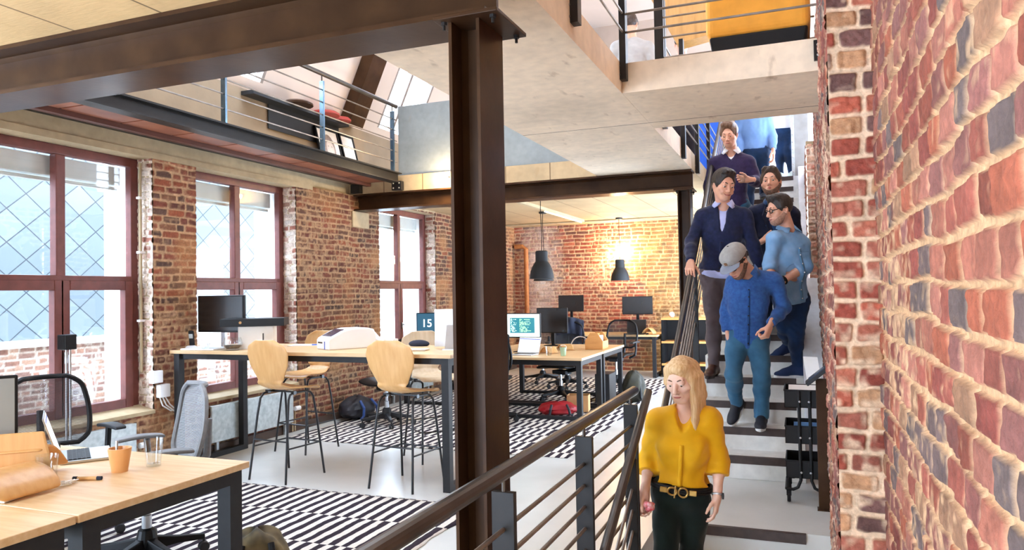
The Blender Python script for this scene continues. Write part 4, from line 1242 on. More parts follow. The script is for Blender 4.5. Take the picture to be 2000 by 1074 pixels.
def laptop(label, loc, rz, w=0.32, d=0.22, open_deg=108, screen=None, body='alu', name='laptop'):
    """keyboard side towards -Y, lid hinged at +Y"""
    t = thing(name, label, 'laptop', loc, rz)
    obj('base', MB().box(-w / 2, w / 2, -d / 2, d / 2, 0, 0.014), M[body], t, local=True, bevel=0.004)
    kb = obj('keyboard', MB().box(-w * 0.43, w * 0.43, -d * 0.08, d * 0.36, 0.0142, 0.0165), M['dkgrey'], t, local=True)
    ks = MB()
    for i in range(13):
        for j in range(5):
            ks.box(-w * 0.42 + i * w * 0.0646, -w * 0.42 + i * w * 0.0646 + w * 0.054, -d * 0.065 + j * d * 0.084, -d * 0.065 + j * d * 0.084 + d * 0.066, 0.0165, 0.0185)
    obj('keys', ks, M['black'], kb, local=True)
    a = math.radians(open_deg)
    R_ = Matrix.Rotation(PI - a, 3, 'X')
    hinge = Vector((0, d / 2 - 0.004, 0.014))
    lid = MB().obox(hinge + R_ @ Vector((0, -0.003, 0)) + Matrix.Rotation(PI / 2 - (a - PI / 2) * 0, 3, 'X') @ Vector((0, 0, 0)), (0.001, 0.001, 0.001))
    lid = MB()
    up = Vector((0, math.cos(PI - a), math.sin(PI - a)))     # direction of the lid away from the hinge
    nrm = Vector((0, -up.z, up.y))                            # screen side
    def P(x, s, n): return hinge + Vector((x, 0, 0)) + up * s + nrm * n
    def slab(x0, x1, s0, s1, n0, n1):
        v = [P(x0, s0, n0), P(x1, s0, n0), P(x1, s1, n0), P(x0, s1, n0), P(x0, s0, n1), P(x1, s0, n1), P(x1, s1, n1), P(x0, s1, n1)]
        return MB().add(v, [(3, 2, 1, 0), (4, 5, 6, 7), (0, 1, 5, 4), (1, 2, 6, 5), (2, 3, 7, 6), (3, 0, 4, 7)])
    lo = obj('lid', slab(-w / 2, w / 2, 0.004, d, -0.006, 0.0), M[body], t, local=True, bevel=0.002)
    obj('screen', slab(-w / 2 + 0.01, w / 2 - 0.01, 0.016, d - 0.01, 0.0003, 0.0012), screen or M['screen_off'], lo, local=True)
    return t

def glass_thing(label, loc, r0, r1, h, water=0.0, group=None, name='water_glass', cat='glass', group_=None):
    t = thing(name, label, cat, loc, 0, group)
    obj('vessel', MB().lathe([(0.001, 0.0), (r0, 0.0), (r1, h), (r1 - 0.002, h), (r0 - 0.002, 0.012), (0.001, 0.012)], n=28), M['drink_glass'], t, local=True)
    if water:
        rw = r0 + (r1 - r0) * water - 0.003
        obj('water', MB().lathe([(0.001, 0.0125), (r0 - 0.003, 0.0125), (rw, h * water), (0.001, h * water)], n=28), M['water'], t, local=True)
    return t
M['drink_glass'] = glass_mat('drinking_glass', (0.97, 0.98, 0.98), 0.02, 0.05, 0.9)
M['water'] = glass_mat('water_fill', (0.93, 0.95, 0.96), 0.03, 0.06, 0.5)

def mug(label, loc, r0, r1, h, m, name='mug', handle=None):
    t = thing(name, label, 'mug', loc)
    obj('cup', MB().lathe([(0.001, 0), (r0, 0), (r0 * 1.02, 0.01), (r1, h), (r1 - 0.004, h), (r0 - 0.004, 0.012), (0.001, 0.012)], n=28), m, t, local=True)
    return t

# --- near desk
imac = monitor('black monitor with grey reflection painted on its glossy screen at the left picture edge on the near desk', (-3.27, 1.94, DZ), 0.98, 0.5, 0.34, 0.285, screen=mat('screen_reflection', '#8b8d8c', rough=0.12, var=0.03), body='black', base_w=0.2)  # grey of the reflection painted in as screen colour
obj('lower_bezel', MB().box(-0.25, 0.25, -0.0145, -0.009, 0.115, 0.175), M['black'], imac, local=True)
def ply_stand(label, loc, rz):
    t = thing('laptop_stand', label, 'stand', loc, rz)
    def fn(u, v):
        k = v
        y = 0.15 - 0.3 * k; z = 0.02 + 0.13 * math.sin(k * PI * 0.62)
        return ((u - 0.5) * (0.26 - 0.1 * k), y, z)
    obj('bent_plate', MB().grid(fn, 6, 16), M['ply'], t, solid=0.012, subd=1, local=True)
    obj('back_plate', MB().prism([(-0.13, 0.0), (0.13, 0.0), (0.085, 0.22), (-0.085, 0.22)], 'Y', -0.14, -0.125), M['ply'], t, local=True, bevel=0.01)
    return t
ply_stand('bent plywood laptop stand on the near desk right of the black monitor', (-3.14, 2.2, DZ), 0.75)
ply2 = tag(obj('plywood_tray', MB().grid(lambda u, v: (-3.12 + 0.3 * u, 1.86 + 0.26 * v, DZ + 0.012 + 0.09 * math.sin(u * PI) ** 0.6), 14, 6), M['ply'], solid=0.012, subd=1), 'curved plywood tray lying in front of the black monitor', 'tray')
laptop('open silver laptop behind the mug on the near desk', (-3.3, 2.6, DZ), 2.5, screen=SC_DOC)
mg = mug('tan ceramic mug with a spoon on the near desk', (-2.86, 2.42, DZ), 0.034, 0.05, 0.105, mat('tan_ceramic', '#e0a66a', rough=0.3, var=0.05))
obj('spoon', MB().tube([(0.0, -0.02, 0.02), (-0.035, 0.015, 0.13)], [0.004, 0.006], 8), M['alu'], mg, local=True)
glass_thing('half full water glass beside the tan mug', (-2.8, 2.55, DZ), 0.031, 0.042, 0.125, 0.5, 'clear glasses on the desks')
glass_thing('empty glass in front of the laptop keyboard on the near desk', (-2.93, 2.13, DZ), 0.033, 0.043, 0.13, 0, 'clear glasses on the desks')
pn = thing('marker_pen', 'tan marker pen with dark caps lying on the near desk', 'pen', (-2.86, 2.26, DZ), 0.35)
obj('barrel', MB().tube([(-0.042, 0, 0.008), (0.042, 0, 0.008)], 0.008, 10), mat('tan_plastic', '#d9b07a', rough=0.4), pn, local=True)
for s in (-1, 1): obj('cap', MB().tube([(s * 0.042, 0, 0.008), (s * 0.062, 0, 0.008)], 0.0085, 10), M['navy_cloth'], pn, local=True)
dev = tag(obj('card_reader', MB().obox((-3.62, 2.62, DZ + 0.02), (0.13, 0.07, 0.04), Matrix.Rotation(0.6, 3, 'Z')), M['black'], bevel=0.012), 'small black plastic device at the back of the near desk', 'device')
tag(obj('phone', MB().obox((-3.32, 2.2, DZ + 0.006), (0.14, 0.07, 0.01), Matrix.Rotation(0.9, 3, 'Z')), M['black'], bevel=0.004), 'black phone lying flat left of the plywood stand', 'phone')
tag(obj('router_box', MB().obox((-2.9, 1.93, DZ + 0.018), (0.11, 0.1, 0.034), Matrix.Rotation(0.2, 3, 'Z')), M['whitep'], bevel=0.008), 'white flat plastic box at the front edge of the near desk', 'box')
cp = []
for k in range(90):
    a = k / 90 * 5 * PI
    cp.append((-2.93 + 0.1 * math.cos(a * 0.8) * (0.5 + 0.5 * math.sin(k * 0.13)) + k * 0.0008, 2.12 + 0.1 * math.sin(a) * 0.8 + 0.02 * math.sin(k), DZ + 0.005 + 0.01 * abs(math.sin(k * 0.3))))
tag(obj('charging_cable', MB().tube(cp, 0.0025, 6), M['whitep']), 'tangled thin white cable on the near desk', 'cable')

# --- bar table
monitor('large black monitor on the window end of the bar table', (-4.98, 5.3, TZ), -0.04, 0.56, 0.34, 0.31, body='black', base_w=0.26, edge='alu')
st = tag(obj('carton', MB().obox((-4.56, 5.3, TZ + 0.1), (0.3, 0.22, 0.2), Matrix.Rotation(0.55, 3, 'Z')), M['paper'], bevel=0.004), 'white carton under the flat black box on the bar table', 'box')
bb = thing('flat_box', 'flat black product box lying on top of the white carton', 'box', (-4.56, 5.3, TZ + 0.202), 0.55)
obj('carton_body', MB().box(-0.29, 0.25, -0.17, 0.17, 0.0, 0.068), M['black'], bb, local=True, bevel=0.003)
obj('label_panel', MB().box(-0.2925, -0.29, -0.1, 0.12, 0.01, 0.058), mat('grey_print', '#8fa0b4', rough=0.4, c2='#c6d2de', scale=30), bb, local=True)
obj('gold_mark', MB().lathe([(0.001, 0), (0.012, 0), (0.012, 0.001), (0.001, 0.001)], (-0.12, -0.171, 0.035), 14, axis='Y'), mat('gold_print', '#b98a4a', rough=0.4), bb, local=True)
cl = obj('carton_label', MB().obox((-4.415, 5.2, TZ + 0.11), (0.004, 0.05, 0.06), Matrix.Rotation(0.55, 3, 'Z')), M['dkgrey'], st)
ph = thing('cordless_phone', 'black cordless phone standing in its charger at the window end of the bar table', 'phone', (-5.16, 5.12, TZ), 0.4)
obj('charger', MB().lathe([(0.05, 0), (0.048, 0.02), (0.03, 0.03), (0.001, 0.03)], n=20), M['whitep'], ph, local=True)
obj('handset', MB().obox((0, 0.012, 0.09), (0.048, 0.024, 0.155), Matrix.Rotation(0.2, 3, 'X')), M['black'], ph, local=True, bevel=0.01)
obj('display', MB().obox((0, -0.0075, 0.115), (0.034, 0.002, 0.04), Matrix.Rotation(0.2, 3, 'X')), M['galv'], ph, local=True)
tr = tag(obj('white_tray', MB().obox((-4.95, 5.05, TZ + 0.008), (0.36, 0.16, 0.014), Matrix.Rotation(0.05, 3, 'Z')), M['whitep'], bevel=0.004), 'flat white tray in front of the black monitor', 'tray')
glass_thing('drinking glass on the white tray in front of the black monitor', (-4.9, 5.03, TZ + 0.0155), 0.033, 0.038, 0.105, 0.45, 'clear glasses on the desks')
bw = thing('glass_bowl', 'round glass bowl with dark contents in front of the white carton', 'bowl', (-4.62, 5.05, TZ))
obj('vessel', MB().lathe([(0.001, 0.0), (0.05, 0.0), (0.075, 0.03), (0.085, 0.06), (0.07, 0.11), (0.067, 0.11), (0.081, 0.06), (0.07, 0.032), (0.001, 0.01)], n=28), M['drink_glass'], bw, local=True)
obj('contents', MB().lathe([(0.001, 0.012), (0.05, 0.014), (0.068, 0.032), (0.07, 0.045), (0.001, 0.05)], n=24), mat('dark_sweets', '#4a4038', rough=0.6, c2='#6d5e4c', scale=60), bw, local=True)
pp_ = tag(obj('paper_sheets', MB().obox((-4.3, 5.66, TZ + 0.004), (0.3, 0.21, 0.006), Matrix.Rotation(0.3, 3, 'Z')), M['paper']), 'white paper sheets behind the first stool on the bar table', 'paper')
tag(obj('blue_pen', MB().tube([(-4.2, 5.6, TZ + 0.012), (-4.08, 5.66, TZ + 0.012)], 0.005, 8), M['cobalt']), 'blue pen lying on the paper sheets', 'pen')
# label printer
pt = thing('label_printer', 'white desktop label printer with rounded top on the bar table', 'printer', (-3.7, 5.42, TZ), 0.0)
pt.scale = (0.92, 0.92, 0.95)
Rp = -0.55
prof = [(-0.24, 0.0), (-0.24, 0.085), (-0.225, 0.105), (-0.1, 0.165), (0.0, 0.185), (0.16, 0.185), (0.22, 0.17), (0.24, 0.12), (0.24, 0.0)]
def rotl(mb, a):
    return mb.xf(Matrix.Rotation(a, 4, 'Z'))
obj('case', rotl(MB().prism(prof, 'X', -0.14, 0.14), Rp), M['whitep'], pt, local=True, bevel=0.012, seg=3)
obj('window', rotl(MB().add([(-0.1, -0.2, 0.1215), (0.1, -0.2, 0.1215), (0.1, -0.07, 0.1765), (-0.1, -0.07, 0.1765)], [(0, 1, 2, 3)]), Rp), mat('smoked_window', '#3a3550', rough=0.15), pt, local=True, solid=0.004)
obj('slot', rotl(MB().box(-0.1, 0.0, -0.2425, -0.239, 0.055, 0.068), Rp), M['black'], pt, local=True)
obj('button_strip', rotl(MB().box(0.045, 0.062, -0.2425, -0.239, 0.005, 0.075), Rp), M['cobalt'], pt, local=True)
tp = thing('tape_dispenser', 'white curved device behind the label printer', 'device', (-3.62, 5.72, TZ))
obj('case', MB().prism([(-0.1, 0), (-0.1, 0.1), (-0.06, 0.13), (-0.01, 0.13), (0.04, 0.08), (0.1, 0.06), (0.1, 0.0)], 'Y', -0.05, 0.05), M['whitep'], tp, local=True, bevel=0.012, seg=3)
obj('dark_panel', MB().box(-0.104, -0.1, -0.035, 0.035, 0.06, 0.11), M['black'], tp, local=True)
tag(obj('card_box', MB().box(-3.47, -3.37, 5.66, 5.74, TZ, TZ + 0.065), M['paper'], bevel=0.003), 'small pale box with dark front beside the white curved device', 'box')
cl_ = tag(obj('cloth_bundle', MB().ell((-3.16, 5.74, TZ + 0.02), (0.1, 0.06, 0.035), n=18, m=10), M['navy_cloth']), 'small dark folded cloth at the back of the bar table', 'cloth')
# white all-in-one seen from behind at the column end of the table
im = thing('all_in_one_computer', 'white all-in-one computer seen from behind beside the brown column', 'computer', (-2.66, 5.5, TZ), 0.18)
obj('housing', MB().prism([(-0.2, 0.02), (0.2, 0.02), (0.2, 0.33), (-0.2, 0.33)], 'Y', -0.012, 0.012), M['whitep'], im, local=True, bevel=0.008)
obj('chin', MB().box(-0.2, 0.2, -0.0135, 0.0135, 0.02, 0.075), M['alu'], im, local=True)
obj('logo', MB().ell((0.02, -0.0135, 0.155), (0.014, 0.002, 0.016), n=16, m=8), M['black'], im, local=True)
obj('stand', MB().prism([(-0.06, 0.2), (-0.012, 0.2), (-0.1, 0.0), (-0.13, 0.0)], 'X', -0.08, 0.08).xf(Matrix.Translation((0, 0, 0))), M['alu'], im, local=True)
obj('foot', MB().box(-0.1, 0.1, -0.14, 0.04, 0, 0.008), M['alu'], im, local=True)
kb_ = tag(obj('desk_keyboard', MB().obox((-2.98, 5.28, TZ + 0.008), (0.28, 0.11, 0.012), Matrix.Rotation(0.15, 3, 'Z')), M['whitep'], bevel=0.003), 'white slim keyboard in front of the white computer', 'keyboard')

# clock screens on the small desk by the far window
def text_obj(name, s, size, m, parent, loc, rot):
    cu = bpy.data.curves.new(name, 'FONT'); cu.body = s; cu.size = size; cu.align_x = 'CENTER'; cu.align_y = 'CENTER'; cu.extrude = 0.0008
    o = bpy.data.objects.new(name, cu); COL.objects.link(o); cu.materials.append(m)
    dg = bpy.context.evaluated_depsgraph_get()
    me = bpy.data.meshes.new_from_object(o.evaluated_get(dg))
    bpy.data.objects.remove(o)
    o = link_mesh(name, me, None, parent)
    if not me.materials: me.materials.append(m)
    o.location = loc; o.rotation_euler = rot
    return o
M['teal_screen'] = emit_mat('teal_screen', '#27566e', 0.25); M['violet_screen'] = emit_mat('violet_screen', '#2a2150', 0.2); M['digits'] = emit_mat('lit_digits', '#ffffff', 0.9)
mo = monitor('teal clock screen reading 15 40 on the small desk by the far window', (-4.78, 9.05, DZ), 0.42, 0.42, 0.3, 0.36, screen=M['teal_screen'], base_w=0.2)
text_obj('digits', '15 40', 0.15, M['digits'], mo, (0.03, -0.016, 0.36), (PI / 2, 0, 0))
lp = laptop('violet clock laptop reading 15 40 in front of the teal clock screen', (-4.66, 8.88, DZ), 0.42, w=0.3, d=0.2, open_deg=105, screen=M['violet_screen'], body='dkgrey')
text_obj('digits', '15 40', 0.085, M['digits'], lp, (0.0, 0.118, 0.085), (math.radians(75), 0, 0))

# --- far desks
monitor('lit monitor showing green code on the far desk', (-3.36, 8.86, DZ), -0.02, 0.5, 0.32, 0.34, screen=SC_CODE, body='dkgrey')
laptop('open laptop with white page in front of the code monitor', (-3.18, 8.42, DZ), -0.12, w=0.3, d=0.21, open_deg=112, screen=SC_DOC)
monitor('dark monitor right behind the lit code monitor', (-3.32, 9.95, DZ), 0.0, 0.46, 0.36, 0.36)
monitor('small dark monitor peeping over the code monitor by the back wall', (-3.95, 12.95, DZ), 0.0, 0.48, 0.3, 0.55)
monitor('dark monitor on the desk against the back brick wall', (-2.72, 12.95, DZ), 0.05, 0.54, 0.32, 0.5)
laptop('dark laptop under the monitor at the back wall', (-2.72, 12.72, DZ), 0.02, w=0.34, d=0.24, open_deg=100, body='dkgrey')
def ply_curve(label, loc, rz, w, ln, h, name='plywood_stand'):
    def fn(u, v):
        a = v
        return ((u - 0.5) * w, (a - 0.5) * ln, 0.01 + h * math.sin(PI * min(1, a * 1.25)) ** 0.8)
    m = MB().grid(fn, 6, 18).xf(Matrix.Translation(loc) @ Matrix.Rotation(rz, 4, 'Z'))
    return tag(obj(name, m, M['ply'], solid=0.01, subd=1), label, 'stand')
ply_curve('bent plywood stand behind the glass on the code desk', (-2.97, 8.72, DZ), 0.9, 0.14, 0.26, 0.07)
ply_curve('long bent plywood stand in front of the dark monitor', (-2.95, 9.35, DZ), 0.5, 0.16, 0.42, 0.06)
ply_curve('bent plywood stand on the desk against the back wall', (-2.5, 12.75, DZ), 1.2, 0.14, 0.28, 0.1)
glass_thing('empty glass beside the green cup on the code desk', (-2.86, 8.42, DZ), 0.032, 0.04, 0.11, 0.2, 'clear glasses on the desks')
gc = mug('small mint green bucket cup on the code desk', (-2.67, 8.4, DZ), 0.03, 0.042, 0.1, mat('mint_enamel', '#a9c7a6', rough=0.35), name='bucket_cup')
obj('bail', MB().tube([(0.042 * math.cos(a), 0.0, 0.1 + 0.03 * math.sin(a)) for a in [k * PI / 10 for k in range(11)]], 0.003, 6), M['whitep'], gc, local=True)
cd = thing('tool_caddy', 'wooden house-shaped tool caddy with bent handle on the corner of the second far desk', 'caddy', (-2.55, 9.5, DZ), 0.0)
gable = [(-0.12, 0.0), (0.12, 0.0), (0.12, 0.11), (0.05, 0.22), (-0.05, 0.22), (-0.12, 0.11)]
for s in (-1, 1): obj('end_board', MB().prism(gable, 'Y', s * 0.14 - 0.008, s * 0.14 + 0.008), M['oak_edge'], cd, local=True, bevel=0.003)
for s in (-1, 1): obj('side_board', MB().box(s * 0.116 - 0.006, s * 0.116 + 0.006, -0.132, 0.132, 0.008, 0.11), M['oak_edge'], cd, local=True)
obj('floor_board', MB().box(-0.11, 0.11, -0.132, 0.132, 0.0, 0.01), M['oak_edge'], cd, local=True)
obj('handle', MB().tube([(0, -0.132, 0.19), (0, 0.132, 0.19)], 0.012, 10), M['oak_edge'], cd, local=True)
tag(obj('paper_pack', MB().obox((-2.55, 9.5, DZ + 0.1), (0.13, 0.2, 0.16)), M['paper'], bevel=0.01), 'white paper packs sticking out of the wooden tool caddy', 'paper')
tag(obj('white_cable', MB().tube([(-2.75 - 0.14 * math.cos(a), 9.42, DZ + 0.16 * math.sin(a) + 0.006) for a in [k * PI / 14 for k in range(15)]], 0.007, 8), M['whitep']), 'thick white cable arching left of the tool caddy', 'cable')
mouse = tag(obj('computer_mouse', MB().ell((-2.5, 12.66, DZ + 0.014), (0.03, 0.05, 0.016), n=14, m=8), M['black']), 'black mouse on the desk against the back wall', 'mouse')
pl = thing('potted_plant', 'small pale plant in a dark pot on the code desk beside the coat', 'plant', (-3.62, 8.4, DZ))
obj('pot', MB().lathe([(0.001, 0), (0.035, 0), (0.045, 0.07), (0.001, 0.07)], n=16), M['dkgrey'], pl, local=True)
lf = MB()
for k in range(26):
    a = random.random() * 6.28; r_ = random.random() * 0.07
    lf.ell((r_ * math.cos(a), r_ * math.sin(a), 0.08 + random.random() * 0.1), (0.02, 0.012, 0.008), Matrix.Rotation(a, 3, 'Z') @ Matrix.Rotation(random.random() * 2, 3, 'Y'), n=8, m=6)
obj('leaves', lf, mat('dry_leaves', '#b89a78', rough=0.8, c2='#e8dccb', scale=25), pl, local=True)

# black shelf unit behind the stairs railing
sh = thing('shelf_unit', 'black shelf unit with oak edges standing behind the stair railing', 'shelf', (-1.95, 12.9, 0))
for x in (-2.24, -1.1): obj('side_panel', MB().box(x - 0.02, x + 0.02, 12.7, 13.1, 0, 0.98), M['black'], sh)
for z in (0.98, 0.58, 0.2): obj('shelf_board', MB().box(-2.26, -1.08, 12.68, 13.1, z, z + 0.035), M['oak_edge'], sh)
obj('back_panel', MB().box(-2.22, -1.12, 13.08, 13.1, 0.02, 0.98), M['black'], sh)
tag(obj('white_ball', MB().ell((-2.1, 12.85, 1.015 + 0.05), (0.05, 0.05, 0.05)), M['whitep']), 'round white object on top of the black shelf unit', 'ball')

# ------------------------------------------------------------------ pendant lamps
M['lamp_grey'] = mat('lamp_grey', '#35373a', rough=0.55, var=0.06, spec=0.2); M['lamp_in'] = mat('lamp_inside', '#f3e6c4', rough=0.5)
M['bulb'] = emit_mat('warm_bulb', '#ffd38a', 12)
WARM = (1.0, 0.72, 0.42)
def pendant(label, x, y, zb, D=0.33, ztop=2.785, power=14):
    t = thing('pendant_lamp', label, 'pendant lamp', (x, y, zb), 0, 'grey bell pendant lamps')
    k = D / 0.33
    pr = [(0.165, 0.0), (0.163, 0.02), (0.15, 0.1), (0.125, 0.165), (0.1, 0.205), (0.085, 0.23), (0.083, 0.235), (0.083, 0.36), (0.07, 0.372), (0.012, 0.375)]
    obj('lamp_shade', MB().lathe([(r * k, z * k) for r, z in pr], n=36), M['lamp_grey'], t, local=True)
    pi = [(0.161, 0.002), (0.158, 0.02), (0.145, 0.1), (0.12, 0.16), (0.094, 0.2), (0.078, 0.23), (0.078, 0.34), (0.001, 0.345)]
    obj('shade_lining', MB().lathe([(r * k, z * k) for r, z in pi], n=36), M['lamp_in'], t, local=True)
    obj('bulb', MB().ell((0, 0, 0.16 * k), (0.04, 0.04, 0.055)), M['bulb'], t, local=True)
    cz = ztop - zb
    obj('cord', MB().tube([(0, 0, 0.37 * k), (0.008, 0, 0.37 * k + (cz - 0.37) * 0.3), (-0.006, 0.0, 0.37 * k + (cz - 0.37) * 0.7), (0, 0, cz)], 0.005, 8), M['black'], t, local=True)
    obj('canopy', MB().lathe([(0.06, cz - 0.03), (0.06, cz - 0.001), (0.001, cz - 0.001)], n=20), M['lamp_grey'], t, local=True)
    l = bpy.data.lights.new('pendant_light', 'POINT'); l.energy = power; l.color = WARM; l.shadow_soft_size = 0.04
    lo = bpy.data.objects.new('pendant_light', l); COL.objects.link(lo); lo.parent = t; lo.location = (0, 0, 0.07 * k)
    return t
pendant('grey bell pendant lamp hanging over the code desk', -3.2, 9.2, 1.675)
pendant('grey bell pendant lamp almost hidden behind the one over the code desk', -3.83, 11.1, 1.675)
pendant('grey bell pendant lamp hanging in front of the back wall spotlight', -2.96, 12.7, 1.675)
pendant('grey bell pendant lamp half hidden by the brown column', -4.35, 9.4, 1.675)
pendant('grey bell pendant lamp above the near desks', -3.6, 1.2, 1.72, power=20)
pendant('grey bell pendant lamp above the corner desk', -3.6, 0.1, 1.72, power=20)
def wall_spot(label, loc, power, r=0.06):
    t = thing('wall_spot', label, 'spotlight', loc)
    obj('bulb', MB().ell((0, 0, 0), (r, r, r)), emit_mat('bare_bulb', '#ffe2ae', 60), t, local=True)
    obj('bracket', MB().tube([(0, 0.02, 0.02), (0, 0.1, 0.05), (0, 0.16, 0.05)], 0.01, 8), M['black'], t, local=True)
    l = bpy.data.lights.new('spot_light', 'POINT'); l.energy = power; l.color = (1.0, 0.76, 0.45); l.shadow_soft_size = 0.05
    lo = bpy.data.objects.new('spot_light', l); COL.objects.link(lo); lo.parent = t; lo.location = (0, -0.09, 0)
    return t
wall_spot('glaring bare bulb on the back brick wall', (-3.1, 13.42, 2.23), 18, 0.1)
wall_spot('small bright spotlight on the white concrete edge beside the column', (-3.93, 7.88, 2.87), 9, 0.03)
tb = thing('ceiling_batten', 'long thin light batten on the ceiling of the back office', 'ceiling light', (-3.62, 10.6, 2.78))
obj('channel', MB().box(-3.65, -3.59, 8.6, 12.7, 2.74, 2.784), M['lintel'], tb)
obj('tube', MB().tube([(-3.62, 10.6, 2.73), (-3.62, 12.6, 2.73)], 0.012, 8), emit_mat('tube_light', '#ffe6b4', 2), tb)
tag(obj('cable_conduit', MB().tube([(-5.2, 12.9, 2.77), (-1.2, 12.9, 2.77)], 0.014, 8), M['lintel']), 'thin conduit crossing the back office ceiling near the wall', 'conduit')
tag(obj('corner_pipe', MB().tube([(-5.02, 13.5, 0.1), (-5.02, 13.5, 2.35), (-5.1, 13.5, 2.4), (-5.25, 13.5, 2.4)], 0.045, 12), mat('rusty_pipe', '#b9763e', rough=0.7, c2='#9b5c2f', scale=10)), 'rusty orange pipe standing in the far corner of the brick wall', 'pipe')

# ------------------------------------------------------------------ radiators, conduits, boxes
def radiator(label, y0, y1, z0, z1):
    t = thing('radiator', label, 'radiator', (XL + 0.1, (y0 + y1) / 2, z0))
    obj('panel', MB().box(XL + 0.062, XL + 0.085, y0, y1, z0, z1), mat('radiator_zinc', '#a3abac', rough=0.4, c2='#c2cac9', scale=22, metal=0.3, detail=9), t, bevel=0.006)
    obj('top_grille', MB().box(XL + 0.03, XL + 0.062, y0 + 0.01, y1 - 0.01, z1 - 0.02, z1), M['galv'], t)
    obj('valve', MB().tube([(XL + 0.07, y1 + 0.04, z0 + 0.14), (XL + 0.07, y1 + 0.12, z0 + 0.14)], 0.025, 12), M['whitep'], t)
    for dy in (0.03, 0.07): obj('pipe', MB().tube([(XL + 0.045, y1 + dy, z0 + 0.12), (XL + 0.045, y1 + dy, 0.012)], 0.009, 8), M['lintel'], t)
    for yy in (y0 + 0.1, y1 - 0.1): obj('foot', MB().box(XL + 0.035, XL + 0.06, yy - 0.015, yy + 0.015, 0.0, z0 + 0.02), M['galv'], t)
    return t
radiator('low zinc radiator under the first window behind the near desk', 3.7, 4.58, 0.12, 0.46)
radiator('low zinc radiator under the second window behind the bar table frame', 5.42, 6.62, 0.12, 0.47)
radiator('low zinc radiator under the far window', 8.7, 9.9, 0.12, 0.46)
cf = thing('wall_conduit', 'thin pale cable conduit running down the wall beside the first window', 'conduit', (XL + 0.02, 4.78, 0.7))
obj('pipe', MB().tube([(XL - 0.1, 4.79, 2.7), (XL - 0.1, 4.795, 0.86)], 0.012, 8), M['lintel'], cf)
for z in (2.38, 1.9, 1.3): obj('clip', MB().box(XL - 0.12, XL - 0.08, 4.765, 4.83, z, z + 0.02), M['whitep'], cf)
jb = thing('junction_box', 'upper white junction box on the jamb beside the first window', 'electrical box', (XL + 0.03, 4.86, 0.8))
obj('case', MB().box(XL - 0.01, XL + 0.05, 4.79, 4.89, 0.76, 0.87), M['whitep'], jb, bevel=0.006)
jb = thing('junction_box', 'lower white junction box with loose cables beside the first window', 'electrical box', (XL + 0.03, 4.9, 0.66))
obj('case', MB().box(XL + 0.002, XL + 0.06, 4.85, 4.96, 0.63, 0.745), M['whitep'], jb, bevel=0.006)
for k in range(3): obj('cable', MB().tube([(XL + 0.03, 4.87 + 0.03 * k, 0.63), (XL + 0.05, 4.88 + 0.04 * k, 0.56), (XL + 0.04, 4.98 + 0.04 * k, 0.5 - 0.01 * k), (XL + 0.02, 5.12, 0.5)], 0.006, 6), M['whitep'], jb)
lampst = thing('speaker_stand', 'slim stand with small black cube on top in front of the first window', 'stand', (-5.0, 3.8, 0))
obj('cube', MB().box(-5.05, -4.96, 3.75, 3.84, 1.14, 1.25), M['black'], lampst, bevel=0.006)
for dx in (-0.02, 0.02): obj('rod', MB().tube([(-5.0 + dx, 3.8, 0.02), (-5.0 + dx, 3.8, 1.14)], 0.008, 8), M['alu'], lampst)
obj('base', MB().lathe([(0.14, 0), (0.14, 0.015), (0.001, 0.02)], (-5.0, 3.8, 0), 24), M['black'], lampst)

# ------------------------------------------------------------------ bags on the floor
def sack(name, label, loc, size, rz, m, strap=None, flap=None, seed=1, lean=0.0):
    rng = random.Random(seed)
    ph_ = [rng.random() * 6 for _ in range(6)]
    t = thing(name, label, 'bag', loc, rz)
    def fn(u, v):
        a = 2 * PI * u; th = PI * (v * 0.98 + 0.01)
        e = 0.72
        sgn = lambda q: (abs(q) ** e) * (1 if q >= 0 else -1)
        x = sgn(math.cos(a)) * math.sin(th) ** e; y = sgn(math.sin(a)) * math.sin(th) ** e; z = -sgn(math.cos(th))
        w = 1 + 0.06 * math.sin(4 * a + ph_[0] + 2 * z) + 0.05 * math.sin(7 * a + ph_[1] - 5 * z) + 0.03 * math.sin(11 * z + ph_[2] + 3 * a)
        zz = (z * 0.5 + 0.5) * size[2]
        taper = 1 - 0.25 * max(0, z)
        return (x * size[0] / 2 * w * taper, y * size[1] / 2 * w * taper + lean * zz, max(0.0, zz * (1 + 0.05 * math.sin(3 * a))))
    obj('body', MB().grid(fn, 40, 24), m, t, local=True)
    for k, s in enumerate((-1, 1)):
        obj('strap', MB().tube([(s * size[0] * 0.2, -size[1] * 0.4, size[2] * 0.85 + lean * size[2]), (s * size[0] * 0.24, -size[1] * 0.62, size[2] * 0.55), (s * size[0] * 0.26, -size[1] * 0.62, size[2] * 0.2), (s * size[0] * 0.34, -size[1] * 0.6, 0.015)], 0.016, 8), strap or M['black'], t, local=True)
    obj('pocket', MB().grid(lambda u, v: (lambda p: (p[0] * 0.75, p[1] * 0.55 + (0.2 * size[1]), p[2] * 0.6 + 0.01))(fn(u * 0.5, v)), 20, 14), flap or m, t, local=True, solid=0.01)
    return t
M['black_nylon'] = mat('black_nylon', '#1d1d26', rough=0.6, var=0.25, scale=18, bump=0.2, bscale=120)
sack('backpack', 'dark navy backpack slumped against the brick wall under the far window pier', (-5.06, 7.62, 0.012), (0.52, 0.32, 0.26), 1.5, M['black_nylon'], mat('navy_strap', '#2b4a86', rough=0.6), seed=3)
sack('backpack', 'camouflage backpack at the bottom of the near desk leg', (-2.6, 3.0, 0.012), (0.34, 0.24, 0.31), 0.7, mat('camo_nylon', '#7b6a45', rough=0.7, c2='#2c2a20', scale=11, detail=2), seed=5)
